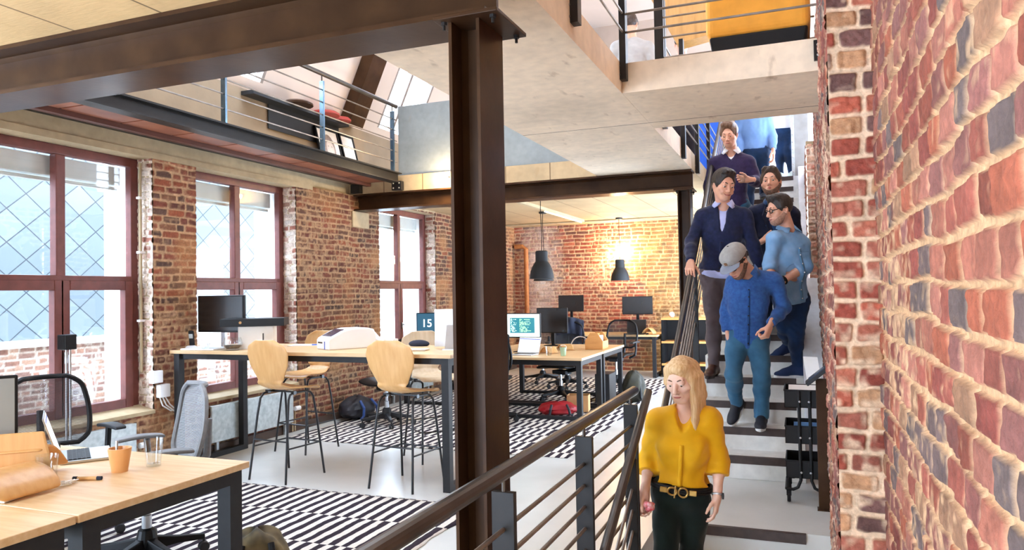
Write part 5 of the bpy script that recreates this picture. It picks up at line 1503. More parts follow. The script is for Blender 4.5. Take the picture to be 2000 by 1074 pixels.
sack('backpack', 'black and olive backpack leaning on the far desk leg by the handrail end', (-2.12, 9.75, 0.0), (0.3, 0.24, 0.42), 0.3, mat('olive_nylon', '#34301f', rough=0.7, c2='#1b1a17', scale=10), seed=8, lean=-0.25)
sack('bag', 'crumpled red bag on the striped rug under the code desk', (-2.78, 8.5, 0.014), (0.46, 0.34, 0.15), 0.4, mat('red_nylon', '#b3121e', rough=0.55, c2='#8e0f1a', scale=6), M['black_nylon'], seed=11)
bx = thing('carton', 'open brown carton under the code desk', 'box', (-2.62, 8.83, 0.012), 0.15)
for s in (-1, 1):
    obj('side', MB().box(s * 0.13 - 0.004, s * 0.13 + 0.004, -0.1, 0.1, 0, 0.2), M['card'], bx, local=True)
    obj('end', MB().box(-0.126, 0.126, s * 0.1 - 0.004, s * 0.1 + 0.004, 0, 0.2), M['card'], bx, local=True)
obj('bottom', MB().box(-0.126, 0.126, -0.096, 0.096, 0, 0.006), M['card'], bx, local=True)
tag(obj('computer_tower', MB().box(-2.62, -2.42, 9.62, 10.0, 0.0, 0.38), M['dkgrey'], bevel=0.008), 'dark computer tower standing under the second far desk', 'computer')

# ------------------------------------------------------------------ trolley and sign post on the landing
tr = thing('trolley', 'black three tier utility trolley at the foot of the stairs', 'trolley', (0.0, 5.66, 0))
M['trolley'] = mat('trolley_black', '#18181a', rough=0.45, var=0.08, spec=0.25)
x0, x1, y0, y1 = -0.13, 0.13, 5.5, 5.83
for z in (0.17, 0.41, 0.66):
    tm = MB()
    tm.box(x0, x1, y0, y1, z, z + 0.004)
    h = 0.12
    tm.box(x0, x0 + 0.004, y0, y1, z, z + h); tm.box(x1 - 0.004, x1, y0, y1, z, z + h); tm.box(x0, x1, y0, y0 + 0.004, z, z + h); tm.box(x0, x1, y1 - 0.004, y1, z, z + h)
    tm.tube([(x0, y0, z + h), (x1, y0, z + h), (x1, y1, z + h), (x0, y1, z + h)], 0.006, 6, closed=True)
    ty = obj('tray', tm, M['trolley'], tr)
    for xx in (x0 + 0.1, x1 - 0.1): obj('screw', MB().ell((xx, y0 - 0.02, z + 0.045), (0.008, 0.004, 0.008), n=8, m=6), M['alu'], ty)
for yy in (y0 - 0.01, y1 + 0.01):
    for s in (-1, 1):
        xx = 0.0 + s * 0.035
        obj('leg', MB().tube([(xx, yy, 0.78), (xx, yy, 0.16), (xx + s * 0.02, yy, 0.11), (xx + s * 0.05, yy, 0.095), (s * 0.125, yy, 0.095)], 0.011, 10), M['trolley'], tr)
for s in (-1, 1):
    obj('side_bar', MB().tube([(s * 0.125, y0 - 0.01, 0.095), (s * 0.13, y0, 0.095), (s * 0.13, y1, 0.095), (s * 0.125, y1 + 0.01, 0.095)], 0.011, 10), M['trolley'], tr)
    for yy in (y0 + 0.0, y1):
        c = MB().lathe([(0.001, -0.012), (0.03, -0.012), (0.034, 0), (0.03, 0.012), (0.001, 0.012)], (s * 0.115, yy, 0.036), 18, axis='X')
        c.box(s * 0.115 - 0.016, s * 0.115 + 0.016, yy - 0.014, yy + 0.014, 0.05, 0.095)
        obj('caster', c, M['black'], tr)
tag(obj('paper_stack', MB().obox((0.005, 5.67, 0.745), (0.22, 0.29, 0.012), Matrix.Rotation(0.22, 3, 'X')), M['paper']), 'white printed sheets in the top tray of the trolley', 'paper')
tag(obj('blue_folder', MB().obox((0.02, 5.66, 0.475), (0.19, 0.25, 0.02), Matrix.Rotation(0.25, 3, 'X')), mat('blue_folder_card', '#6fa0d8', rough=0.6)), 'light blue folder in the middle tray of the trolley', 'folder')
tag(obj('paper_sheet', MB().grid(lambda u, v: (0.03 + 0.1 * u - 0.03 * v, 5.9 + 0.05 * math.sin(2.5 * v) - 0.02 * u, 0.74 + 0.24 * v), 6, 10), M['paper'], solid=0.002), 'curled white paper sheet leaning behind the trolley', 'paper')
sp = thing('sign_post', 'brown steel post with a tilted plate on top beside the trolley', 'sign post', (0.118, 5.38, 0))
obj('post', MB().box(0.075, 0.15, 5.36, 5.4, 0.0, 0.88), M['steel'], sp, bevel=0.002)
Rt = Matrix.Rotation(-0.85, 3, 'Y')
obj('plate', MB().obox((0.09, 5.38, 0.905), (0.19, 0.15, 0.025), Matrix.Rotation(-0.7, 3, 'Y')), M['dkgrey'], sp, bevel=0.005)
obj('screen', MB().obox((0.082, 5.38, 0.916), (0.13, 0.11, 0.008), Matrix.Rotation(-0.7, 3, 'Y')), mat('blue_grey_plate', '#3d4a60', rough=0.25), sp)
obj('foot_plate', MB().box(0.065, 0.155, 5.34, 5.42, 0, 0.008), M['steel'], sp)
# ------------------------------------------------------------------ sculpting: smooth unions of limbs, meshed with surface nets
def V3(*a): return np.array(a, float)
def nrm(v):
    v = np.asarray(v, float); return v / (np.linalg.norm(v) + 1e-12)

class Sculpt:
    def __init__(s, res): s.res = res; s.p = []
    def cap(s, a, b, ra, rb=None, k=0.02, op='u', flat=None):
        """tapered limb; flat=(dir, factor) squeezes it along dir"""
        s.p.append((op, 'cap', np.asarray(a, float), np.asarray(b, float), ra, ra if rb is None else rb, k, flat)); return s
    def chain(s, pts, rs, k=0.02, op='u', flat=None):
        for i in range(len(pts) - 1): s.cap(pts[i], pts[i + 1], rs[i], rs[i + 1], k, op, flat)
        return s
    def ell(s, c, r, R=None, k=0.02, op='u'):
        s.p.append((op, 'ell', np.asarray(c, float), np.asarray(r, float), np.eye(3) if R is None else np.asarray(R, float), k)); return s
    def cut(s, c, n, rad=None):
        """remove everything on the n side of the plane through c (inside radius rad)"""
        s.p.append(('cut', np.asarray(c, float), nrm(n), rad)); return s
    def mesh(s, bump=None):
        lo = np.full(3, 1e9); hi = -lo
        for q in s.p:
            if q[0] != 'u': continue
            if q[1] == 'cap':
                r = max(q[4], q[5]); lo = np.minimum(lo, np.minimum(q[2], q[3]) - r); hi = np.maximum(hi, np.maximum(q[2], q[3]) + r)
            else:
                r = q[3].max(); lo = np.minimum(lo, q[2] - r); hi = np.maximum(hi, q[2] + r)
        pad = 3 * s.res + 0.012; lo -= pad; hi += pad
        n = np.ceil((hi - lo) / s.res).astype(int) + 1
        ax = [lo[i] + np.arange(n[i]) * s.res for i in range(3)]
        FAR = 0.07
        F = np.full(n, FAR, np.float32)
        def sl(a, b, m):
            i0 = np.clip(np.floor((a - m - lo) / s.res).astype(int), 0, n - 1); i1 = np.clip(np.ceil((b + m - lo) / s.res).astype(int) + 1, 1, n)
            S = tuple(slice(i0[i], i1[i]) for i in range(3))
            G = np.meshgrid(*[ax[i][S[i]] for i in range(3)], indexing='ij', sparse=True)
            return S, G
        for q in s.p:
            if q[0] == 'cut':
                _, c, nn, rad = q
                if rad is None: S, G = sl(lo, hi, 0)
                else: S, G = sl(c - rad, c + rad, 0)
                d = (G[0] - c[0]) * nn[0] + (G[1] - c[1]) * nn[1] + (G[2] - c[2]) * nn[2]
                if rad is not None:
                    rr = np.sqrt((G[0] - c[0]) ** 2 + (G[1] - c[1]) ** 2 + (G[2] - c[2]) ** 2)
                    d = np.where(rr < rad, d, -1)
                F[S] = np.maximum(F[S], d); continue
            op = q[0]
            if q[1] == 'cap':
                _, _, a, b, ra, rb, k, flat = q
                m = max(ra, rb) + 0.045
                S, G = sl(np.minimum(a, b), np.maximum(a, b), m)
                x, y, z = G[0] - a[0], G[1] - a[1], G[2] - a[2]
                ba = b - a
                if flat is not None:
                    fd, ff = nrm(flat[0]), flat[1]
                    t_ = (x * fd[0] + y * fd[1] + z * fd[2]) * (1 / ff - 1)
                    x, y, z = x + t_ * fd[0], y + t_ * fd[1], z + t_ * fd[2]
                    ba = ba + fd * np.dot(ba, fd) * (1 / ff - 1)
                h = np.clip((x * ba[0] + y * ba[1] + z * ba[2]) / (ba @ ba + 1e-12), 0, 1)
                d = np.sqrt((x - h * ba[0]) ** 2 + (y - h * ba[1]) ** 2 + (z - h * ba[2]) ** 2) - (ra + (rb - ra) * h)
                if flat is not None: d = d * (0.5 + 0.5 * flat[1])
            else:
                _, _, c, r, R, k = q
                S, G = sl(c - r.max(), c + r.max(), 0.045)
                x, y, z = G[0] - c[0], G[1] - c[1], G[2] - c[2]
                u = [(x * R[0, i] + y * R[1, i] + z * R[2, i]) for i in range(3)]
                k0 = np.sqrt((u[0] / r[0]) ** 2 + (u[1] / r[1]) ** 2 + (u[2] / r[2]) ** 2)
                k1 = np.sqrt((u[0] / r[0] ** 2) ** 2 + (u[1] / r[1] ** 2) ** 2 + (u[2] / r[2] ** 2) ** 2) + 1e-9
                d = k0 * (k0 - 1) / k1
            A = F[S]
            d = d.astype(np.float32)
            if op == 'u':
                h = np.clip(0.5 + 0.5 * (A - d) / k, 0, 1)
                F[S] = A * (1 - h) + d * h - k * h * (1 - h)
            else:
                h = np.clip(0.5 - 0.5 * (A + d) / k, 0, 1)
                F[S] = A * (1 - h) - d * h + k * h * (1 - h)
        return surface_nets(F, lo, s.res)

def surface_nets(F, lo, res):
    s = F < 0
    c = np.zeros(np.array(F.shape) - 1, np.int8)
    offs = [(i, j, k) for i in (0, 1) for j in (0, 1) for k in (0, 1)]
    N = c.shape
    for o in offs: c += s[o[0]:o[0] + N[0], o[1]:o[1] + N[1], o[2]:o[2] + N[2]]
    act = (c > 0) & (c < 8)
    I = np.argwhere(act)
    vid = np.full(N, -1, np.int32); vid[act] = np.arange(len(I))
    val = np.stack([F[I[:, 0] + o[0], I[:, 1] + o[1], I[:, 2] + o[2]] for o in offs], 1)
    acc = np.zeros((len(I), 3)); cnt = np.zeros(len(I))
    for a in range(8):
        for b in range(a + 1, 8):
            d = [abs(offs[a][i] - offs[b][i]) for i in range(3)]
            if sum(d) != 1: continue
            va, vb = val[:, a], val[:, b]
            m = (va < 0) != (vb < 0)
            t = np.where(m, va / np.where(m, va - vb, 1), 0)
            p = np.array(offs[a])[None] * (1 - t[:, None]) + np.array(offs[b])[None] * t[:, None]
            acc += p * m[:, None]; cnt += m
    Vt = lo + (I + acc / cnt[:, None]) * res
    quads = []
    for ax in range(3):
        o1, o2 = [(1, 2), (2, 0), (0, 1)][ax]
        sh = list(F.shape); sh[ax] -= 1
        A = s[tuple(slice(0, sh[i]) for i in range(3))]
        sb = [slice(0, sh[i]) for i in range(3)]; sb[ax] = slice(1, None)
        B = s[tuple(sb)]
        E = np.argwhere(A != B)
        E = E[(E[:, o1] > 0) & (E[:, o2] > 0) & (E[:, o1] < F.shape[o1] - 1) & (E[:, o2] < F.shape[o2] - 1)]
        ins = A[E[:, 0], E[:, 1], E[:, 2]]
        def g(d1, d2):
            q = E.copy(); q[:, o1] += d1; q[:, o2] += d2
            return vid[q[:, 0], q[:, 1], q[:, 2]]
        Q = np.stack([g(-1, -1), g(0, -1), g(0, 0), g(-1, 0)], 1)
        Q[~ins] = Q[~ins][:, ::-1]
        quads.append(Q)
    Q = np.concatenate(quads); Q = Q[(Q >= 0).all(1)]
    return Vt, Q

def relax(Vt, Q, it=2, w=0.5):
    e = np.concatenate([Q[:, [0, 1]], Q[:, [1, 2]], Q[:, [2, 3]], Q[:, [3, 0]]])
    e = np.concatenate([e, e[:, ::-1]])
    for _ in range(it):
        acc = np.zeros_like(Vt); n = np.zeros(len(Vt))
        np.add.at(acc, e[:, 0], Vt[e[:, 1]]); np.add.at(n, e[:, 0], 1)
        Vt = Vt * (1 - w) + w * acc / np.maximum(n, 1)[:, None]
    return Vt

def vnormals(Vt, Q):
    f = np.cross(Vt[Q[:, 2]] - Vt[Q[:, 0]], Vt[Q[:, 3]] - Vt[Q[:, 1]])
    nn = np.zeros_like(Vt)
    for i in range(4): np.add.at(nn, Q[:, i], f)
    return nn / (np.linalg.norm(nn, axis=1, keepdims=True) + 1e-12)

def folds(Vt, Q, amp, freq, seed, aniso=(1, 1, 1)):
    """soft cloth folds pushed along the normals"""
    rng = np.random.default_rng(seed)
    d = np.zeros(len(Vt))
    for f_, a in ((freq, 1.0), (freq * 1.9, 0.55), (freq * 3.4, 0.25)):
        for _ in range(3):
            k = rng.normal(size=3) * f_ * np.array(aniso); ph = rng.random() * 6.28
            w = rng.normal(size=3) * f_ * 0.4
            d += a * np.sin(Vt @ k + ph + 1.5 * np.sin(Vt @ w + ph))
    return Vt + vnormals(Vt, Q) * (amp * d / 4)[:, None]

def sculpt_obj(name, sc_list, m, parent, sm=2, fold=None):
    if isinstance(sc_list, Sculpt): sc_list = [sc_list]
    Vs, Qs, o = [], [], 0
    for q in sc_list:
        v, f = q.mesh()
        v = relax(v, f, sm)
        if fold: v = folds(v, f, *fold)
        Vs.append(v); Qs.append(f + o); o += len(v)
    Vt = np.concatenate(Vs); Q = np.concatenate(Qs)
    Mi = np.array(world_of(parent).inverted())
    Vt = Vt @ Mi[:3, :3].T + Mi[:3, 3]
    return fmesh(name, Vt, Q, m, None, parent)

# ------------------------------------------------------------------ people
def skin_mat(name, c):
    m = mat(name, c, rough=0.5, var=0.06, scale=18, bump=0.04, bscale=300)
    b = m.node_tree.nodes['Principled BSDF']
    b.inputs['Subsurface Weight'].default_value = 0.12; b.inputs['Subsurface Radius'].default_value = (0.02, 0.008, 0.004)
    return m
def cloth(name, c, var=0.12, rough=0.9, c2=None, scale=9, bs=260, bump=0.25):
    return mat(name, c, rough=rough, var=var, scale=scale, bump=bump, bscale=bs, c2=c2, spec=0.2, sheen=0.15)
def hair_mat(name, c, c2):
    return mat(name, c, rough=0.45, c2=c2, scale=6, stretch=(14, 14, 1.5), detail=6, bump=0.3, bscale=26)
SKIN = skin_mat('skin', '#dba58b'); SKIN_PALE = skin_mat('skin_pale', '#e8bfa9')
EYEW = mat('eye_white', '#e9e4e0', rough=0.2, var=0.02); IRIS = mat('eye_iris', '#3c2f28', rough=0.15)
LIP = mat('lip', '#b5675c', rough=0.45, var=0.08)

def head_frame(yaw, pitch, roll=0.0):
    """columns: lateral (towards picture right when facing the camera), front, up"""
    f = V3(math.sin(yaw) * math.cos(pitch), -math.cos(yaw) * math.cos(pitch), math.sin(pitch))
    l = V3(math.cos(yaw), math.sin(yaw), 0)
    u = -np.cross(l, f) if np.cross(l, f)[2] < 0 else np.cross(l, f)
    c, s = math.cos(roll), math.sin(roll)
    return np.stack([l * c + u * s, f, u * c - l * s], 1)

def hand(sk, wr, f, n, t, curl=0.35, s=1.0, thumb=0.5, spread=1.0):
    """five fingers rooted in the palm. f finger direction, n palm side, t towards the thumb"""
    f = nrm(f); n = nrm(n - f * (n @ f)); t = nrm(t - f * (t @ f) - n * (t @ n))
    W = [0.03, 0.0105, -0.0095, -0.028]
    L = [0.070, 0.078, 0.072, 0.056]; M_ = [0.09, 0.092, 0.087, 0.08]
    for i in range(4):
        b = wr + f * 0.012 * s + t * W[i] * 0.55 * s
        kn = wr + f * M_[i] * s + t * W[i] * s - n * 0.002 * s
        sk.cap(b, kn, 0.0145 * s, 0.0108 * s, 0.014)
        cum = 0; p = kn
        for j, (fr, cu) in enumerate(((0.46, 0.75), (0.3, 1.15), (0.24, 0.8))):
            cum += curl * cu * (1 + 0.12 * (i - 1))
            d = f * math.cos(cum) + n * math.sin(cum) + t * W[i] * 3.0 * spread * (1 if j == 0 else 0.4)
            d = nrm(d)
            q = p + d * L[i] * fr * s
            r0 = (0.0094, 0.0084, 0.0076, 0.0066)[j] * s * (0.9 if i == 3 else 1); r1 = (0.0094, 0.0084, 0.0076, 0.0066)[j + 1] * s * (0.9 if i == 3 else 1)
            sk.cap(p, q, r0, r1, 0.004); p = q
    b = wr + f * 0.022 * s + t * 0.018 * s + n * 0.006 * s
    d = nrm(f * 0.62 + t * (0.75 - 0.45 * thumb) + n * (0.15 + 0.5 * thumb))
    p1 = b + d * 0.046 * s; sk.cap(b, p1, 0.0155 * s, 0.0118 * s, 0.014)
    d2 = nrm(d + f * 0.35 - t * 0.2 * thumb); p2 = p1 + d2 * 0.034 * s; sk.cap(p1, p2, 0.0108 * s, 0.0096 * s, 0.004)
    d3 = nrm(d2 + f * 0.25 - t * 0.2 * thumb); sk.cap(p2, p2 + d3 * 0.026 * s, 0.0094 * s, 0.0074 * s, 0.004)
    sk.cap(wr - f * 0.045 * s, wr + f * 0.02 * s, 0.0265 * s, 0.0245 * s, 0.02, flat=(n, 0.72))

def head_sculpt(c, R, s, female=False, mouth=0.0, smile=0.0, neck=None, res=0.0034):
    sk = Sculpt(res)
    P = lambda x, y, z: c + R @ (np.array([x, y, z]) * s)
    E = lambda x, y, z, r, k=0.02, op='u': sk.ell(P(x, y, z), np.array(r) * s, R, k * s, op)
    E(0, -0.018, 0.032, (0.074, 0.094, 0.083))
    E(0, 0.028, -0.03, (0.057 if not female else 0.054, 0.062, 0.082), 0.03)
    E(0, 0.062, -0.088, (0.025, 0.026, 0.022) if not female else (0.02, 0.023, 0.02), 0.03)
    for q in (-1, 1):
        sk.cap(P(q * 0.053, -0.008, -0.04), P(q * 0.02, 0.058, -0.09), 0.02 * s, 0.016 * s, 0.03 * s)
        E(q * 0.04, 0.055, -0.022, (0.026, 0.024, 0.02), 0.02)
        E(q * 0.031, 0.099, 0.004, (0.019, 0.016, 0.0125), 0.012, 's')
        E(q * 0.0115, 0.098, -0.036, (0.009, 0.011, 0.008), 0.008)
        E(q * 0.075, -0.012, -0.008, (0.009, 0.019, 0.031), 0.008)
        E(q * 0.0785, -0.004, -0.006, (0.007, 0.01, 0.017), 0.004, 's')
        E(q * 0.031, 0.0785, 0.0095, (0.0165, 0.0135, 0.0095), 0.004)   # upper lid
        if smile: E(q * 0.034, 0.078, -0.045, (0.02, 0.016, 0.018), 0.012)
    sk.cap(P(-0.033, 0.078, 0.026), P(0.033, 0.078, 0.026), 0.012 * s, 0.012 * s, 0.02 * s)
    sk.cap(P(0, 0.086, 0.014), P(0, 0.112, -0.029), 0.0085 * s, 0.0125 * s, 0.01 * s)
    E(0, 0.084, -0.062, (0.028, 0.015, 0.017), 0.012)
    if neck is not None:
        nf = R[:, 1]
        sk.cap(P(0, -0.028, -0.05), neck + (P(0, 0, 0) - P(0, 0.02, 0)) * 0.3, (0.052 if not female else 0.042) * s, (0.058 if not female else 0.046) * s, 0.03 * s)
    return sk, P

def front_line(o, J, ax, z0, z1, n=14, x=0.0, out=0.002):
    """points on the front of a garment, from z0 to z1 along the spine"""
    up, lat, front = ax
    v = np.empty(len(o.data.vertices) * 3, np.float32); o.data.vertices.foreach_get('co', v)
    Mw = np.array(world_of(o)); v = v.reshape(-1, 3) @ Mw[:3, :3].T + Mw[:3, 3] - J['pel']
    a, b, c = v @ up, v @ lat, v @ front
    pts = []
    for k in range(n):
        z = z0 + (z1 - z0) * k / (n - 1)
        m = (np.abs(a - z) < 0.016) & (np.abs(b - x) < 0.016) & (c > 0)
        if m.any(): pts.append(J['pel'] + up * z + lat * x + front * (c[m].max() + out))
    return pts
def placket(o, t, J, ax, z0, z1, m, w=0.026, bm=None, nb=6, x=0.0):
    up, lat, front = ax
    p = front_line(o, J, ax, z0, z1, x=x)
    if len(p) < 3: return
    p = [np.mean(p[max(0, i - 1):i + 2], 0) for i in range(len(p))]
    mb = MB()
    vs_ = [q for c in p for q in (c - lat * w / 2, c + lat * w / 2)]
    mb.add(vs_, [(2 * i, 2 * i + 1, 2 * i + 3, 2 * i + 2) for i in range(len(p) - 1)])
    po = obj('placket', mb, m, o, solid=0.003, smooth=True)
    if bm:
        for k in range(nb):
            c = p[int((k + 0.5) / nb * len(p))] + front * 0.003
            obj('button', MB().ell(c, (0.006, 0.004, 0.006), None, 10, 6), bm, po)

def blob(name, items, m, parent, n=14, mm=9):
    mb = MB()
    for c, r, R in items: mb.ell(c, r, Matrix(R.tolist()) if R is not None else None, n, mm)
    return obj(name, mb, m, parent, smooth=True)

def shoe(name, an, d, s, m, sole, parent, tilt=0.0):
    """d: toe direction in plan, tilt>0 points the toe down"""
    d = nrm(V3(d[0], d[1], 0)); u = V3(0, 0, 1)
    f = d * math.cos(tilt) - u * math.sin(tilt); up = u * math.cos(tilt) + d * math.sin(tilt)
    lat = np.cross(f, up)
    R = np.stack([lat, f, up], 1)
    P = lambda x, y, z: an + R @ (np.array([x, y, z]) * s)
    sk = Sculpt(0.0045)
    sk.cap(P(0, -0.035, -0.035), P(0, 0.11, -0.047), 0.036 * s, 0.036 * s, 0.03)
    sk.ell(P(0, 0.135, -0.052), np.array((0.041, 0.062, 0.026)) * s, R, 0.03)
    sk.ell(P(0, -0.03, -0.04), np.array((0.034, 0.045, 0.042)) * s, R, 0.03)
    sk.cap(P(0, -0.012, 0.03), P(0, 0.0, -0.02), 0.042 * s, 0.038 * s, 0.03)
    sk.cap(P(0, 0.02, 0.0), P(0, 0.1, -0.04), 0.03 * s, 0.03 * s, 0.03)
    sk.cut(P(0, 0, -0.068), -up)
    o = sculpt_obj(name, sk, m, parent, 2)
    # sole outline
    pts = []
    for k in range(28):
        a = 2 * PI * k / 28
        x = math.cos(a); y = math.sin(a)
        w = 0.042 if y > 0 else 0.036
        pts.append((x * w * (1 - 0.12 * (abs(y) < 0.4)), 0.062 + y * 0.137))
    mb = MB()
    lo_ = [tuple(P(x, y, -0.084)) for x, y in pts]; hi_ = [tuple(P(x, y, -0.062)) for x, y in pts]
    mb.add(lo_ + hi_, [tuple(range(28))[::-1], tuple(range(28, 56))] + [(i, (i + 1) % 28, 28 + (i + 1) % 28, 28 + i) for i in range(28)])
    obj('sole', mb, sole, o, bevel=0.004)
    lc = MB()
    for k in range(4):
        y = 0.03 + k * 0.02; z = 0.018 - k * 0.011
        lc.tube([P(-0.022, y, z - 0.006), P(0, y + 0.004, z + 0.004), P(0.022, y, z - 0.006)], 0.0028 * s, 6)
    obj('laces', lc, sole, o)
    return o

def person(label, J, s=1.08, female=False, head=(0, 0, 0), skin=SKIN, hair=('short', None), hs=1.1, top=None, legs=None, shoes=None,
           mouth=0.0, smile=0.0, beard=None, sleeve='long', hem=None, hands={}, collar=None, vneck=None, blazer=None, base=None, seed=1, brow=None, fold=0.006, group=None, res=0.0085, rise=0.0, loose=0.0, toes=(( -0.1, -1), (0.1, -1)), tilt=(0, 0), extra_leg=0.0):
    J = {k: np.array(v, float) for k, v in J.items()}
    t = thing('person', label, 'person', tuple(base if base is not None else (J['pel'][0], J['pel'][1], min(J['anR'][2], J['anL'][2]) - 0.08)), 0, group)
    R = head_frame(*head)
    up = nrm(J['neck'] - J['pel']); lat = nrm(J['shL'] - J['shR']); front = nrm(np.cross(lat, up)); lat = np.cross(up, front)
    RT = np.stack([lat, front, up], 1)
    shm = (J['shR'] + J['shL']) / 2
    tl = np.linalg.norm(shm - J['pel'])
    hw = np.linalg.norm(J['shL'] - J['shR']) / 2
    g = 0.86 if female else 1.0
    def torso(sk, off, low=True, hips=True):
        sk.ell(J['pel'] + up * tl * 0.66 + front * 0.01, ((0.148 * g * s + off), 0.108 * g * s + off, 0.2 * s + off), RT, 0.05)
        sk.cap(J['shR'] - lat * -0.02, J['shL'] + lat * -0.02, 0.055 * g * s + off, 0.055 * g * s + off, 0.06)
        for q in ('shR', 'shL'): sk.cap(J['neck'] - up * 0.03, J[q] * 0.75 + J['neck'] * 0.25 - up * 0.015, 0.045 * g * s + off, 0.05 * g * s + off, 0.04)
        sk.ell(J['pel'] + up * tl * 0.3, ((0.128 if not female else 0.108) * s + off, 0.098 * g * s + off, 0.16 * s + off), RT, 0.05)
        if female:
            for q in (-1, 1): sk.ell(J['pel'] + up * tl * 0.63 + front * 0.075 * s + lat * q * 0.062 * s, (0.058 * s + off * 0.5, 0.055 * s + off * 0.5, 0.06 * s + off * 0.5), RT, 0.04)
        if hips:
            sk.ell(J['pel'] - up * 0.03, ((0.155 if not female else 0.158) * s + off, 0.112 * s + off, 0.13 * s + off), RT, 0.05)
    def arm(sk, q, off, end=1.0, k=0.03):
        a, e, w = J['sh' + q], J['el' + q], J['wr' + q]
        sk.cap(a, e, 0.05 * g * s + off, 0.04 * g * s + off, 0.035)
        sk.cap(e, e + (w - e) * 0.4, 0.041 * g * s + off, 0.039 * g * s + off, k)
        sk.cap(e + (w - e) * 0.4, e + (w - e) * end, 0.039 * g * s + off, (0.028 + 0.011 * (1 - end)) * g * s + off, k)
    def leg(sk, q, off, end=1.0, k=0.03):
        h, kn, an = J['hip' + q], J['kn' + q], J['an' + q]
        sk.cap(h, kn, 0.082 * s + off, 0.056 * s + off, 0.04)
        c = kn + (an - kn) * 0.35 - front * 0.012
        sk.cap(kn, c, 0.055 * s + off, 0.054 * s + off, k); sk.cap(c, kn + (an - kn) * end, 0.054 * s + off, 0.038 * s + off + extra_leg, k)
    # ---- body, one mesh: head, neck, trunk, limbs, hands
    bd = Sculpt(0.011)
    torso(bd, -0.012)
    for q in 'RL': arm(bd, q, -0.006); leg(bd, q, -0.012)
    bd.cap(J['neck'] - up * 0.04, J['neck'] + (J['head'] - J['neck']) * 0.3, 0.05 * g * s, 0.046 * g * s, 0.03)
    hd, P = head_sculpt(J['head'], R, hs, female, mouth, smile, J['neck'] - up * 0.02)
    parts = [bd, hd]
    for q in 'RL':
        if q in hands:
            h = hands[q]
            hk = Sculpt(0.0032)
            hand(hk, J['wr' + q] + nrm(np.array(h['f'], float)) * 0.01, np.array(h['f'], float), np.array(h['n'], float), np.array(h['t'], float), h.get('curl', 0.35), h.get('s', 1.0) * s * (0.9 if female else 1.0), h.get('thumb', 0.4), h.get('spread', 0.6))
            if sleeve != 'long' :
                e = J['el' + q]; w = J['wr' + q]
                hk.cap(e + (w - e) * 0.3, w, 0.036 * g * s, 0.0255 * g * s, 0.02)
            parts.append(hk)
    body = sculpt_obj('body', parts, skin, t, 2)
    # ---- face details
    eyes = []
    for q in (-1, 1):
        e = obj('eye', MB().ell(P(q * 0.031, 0.0775, 0.0035), tuple(np.array((0.0125, 0.0125, 0.0095)) * hs), Matrix(R.tolist()), 12, 8), EYEW, t)
        obj('iris', MB().ell(P(q * 0.031, 0.0868, -0.0015), tuple(np.array((0.0058, 0.0036, 0.0058)) * hs), Matrix(R.tolist()), 10, 8), IRIS, e)
    hm = hair[1]
    bm_ = brow or hm
    if bm_:
        for q in (-1, 1):
            obj('eyebrow', MB().tube([P(q * 0.014, 0.0905, 0.0255), P(q * 0.03, 0.0905, 0.032), P(q * 0.048, 0.076, 0.027)], [0.0032 * hs, 0.0038 * hs, 0.002 * hs], 8), bm_, t)
    if mouth:
        obj('lips', MB().lathe([(0.004 * hs, -0.004), (0.009 * hs, 0.0), (0.012 * hs, 0.0), (0.009 * hs, 0.006), (0.004 * hs, 0.004)], P(0, 0.098, -0.063), 16, R=Matrix((np.stack([R[:, 0], R[:, 2], R[:, 1]], 1)).tolist())), LIP, t)
    else:
        w = 0.024 + 0.008 * smile
        obj('lips', MB().tube([P(-w, 0.089, -0.061 + 0.007 * smile), P(-w * 0.45, 0.0985, -0.063), P(0, 0.1, -0.0625), P(w * 0.45, 0.0985, -0.063), P(w, 0.089, -0.061 + 0.007 * smile)], [0.0015 * hs, 0.0048 * hs, 0.0052 * hs, 0.0048 * hs, 0.0015 * hs], 10), LIP, t)
    if beard:
        bk = Sculpt(0.0038)
        E = lambda x, y, z, r, k=0.02, op='u': bk.ell(P(x, y, z), np.array(r) * hs, R, k * hs, op)
        o_ = beard[1]
        E(0, 0.028, -0.034, (0.057 + o_, 0.062 + o_, 0.082 + o_), 0.02); E(0, 0.062, -0.088, (0.025 + o_, 0.026 + o_, 0.022 + o_), 0.03)
        for q in (-1, 1): bk.cap(P(q * 0.055, -0.008, -0.035), P(q * 0.02, 0.058, -0.09), (0.02 + o_) * hs, (0.016 + o_) * hs, 0.03 * hs)
        E(0, 0.084, -0.062, (0.028 + o_, 0.0145 + o_, 0.017 + o_), 0.012)
        bk.cut(P(0, 0.06, -0.056), R @ nrm(V3(0, 0.75, 1.0)))
        E(0, 0.1, -0.062, (0.024, 0.03, 0.008), 0.004, 's')
        sculpt_obj('beard', bk, beard[0], t, 1)
    # ---- hair
    st = hair[0]
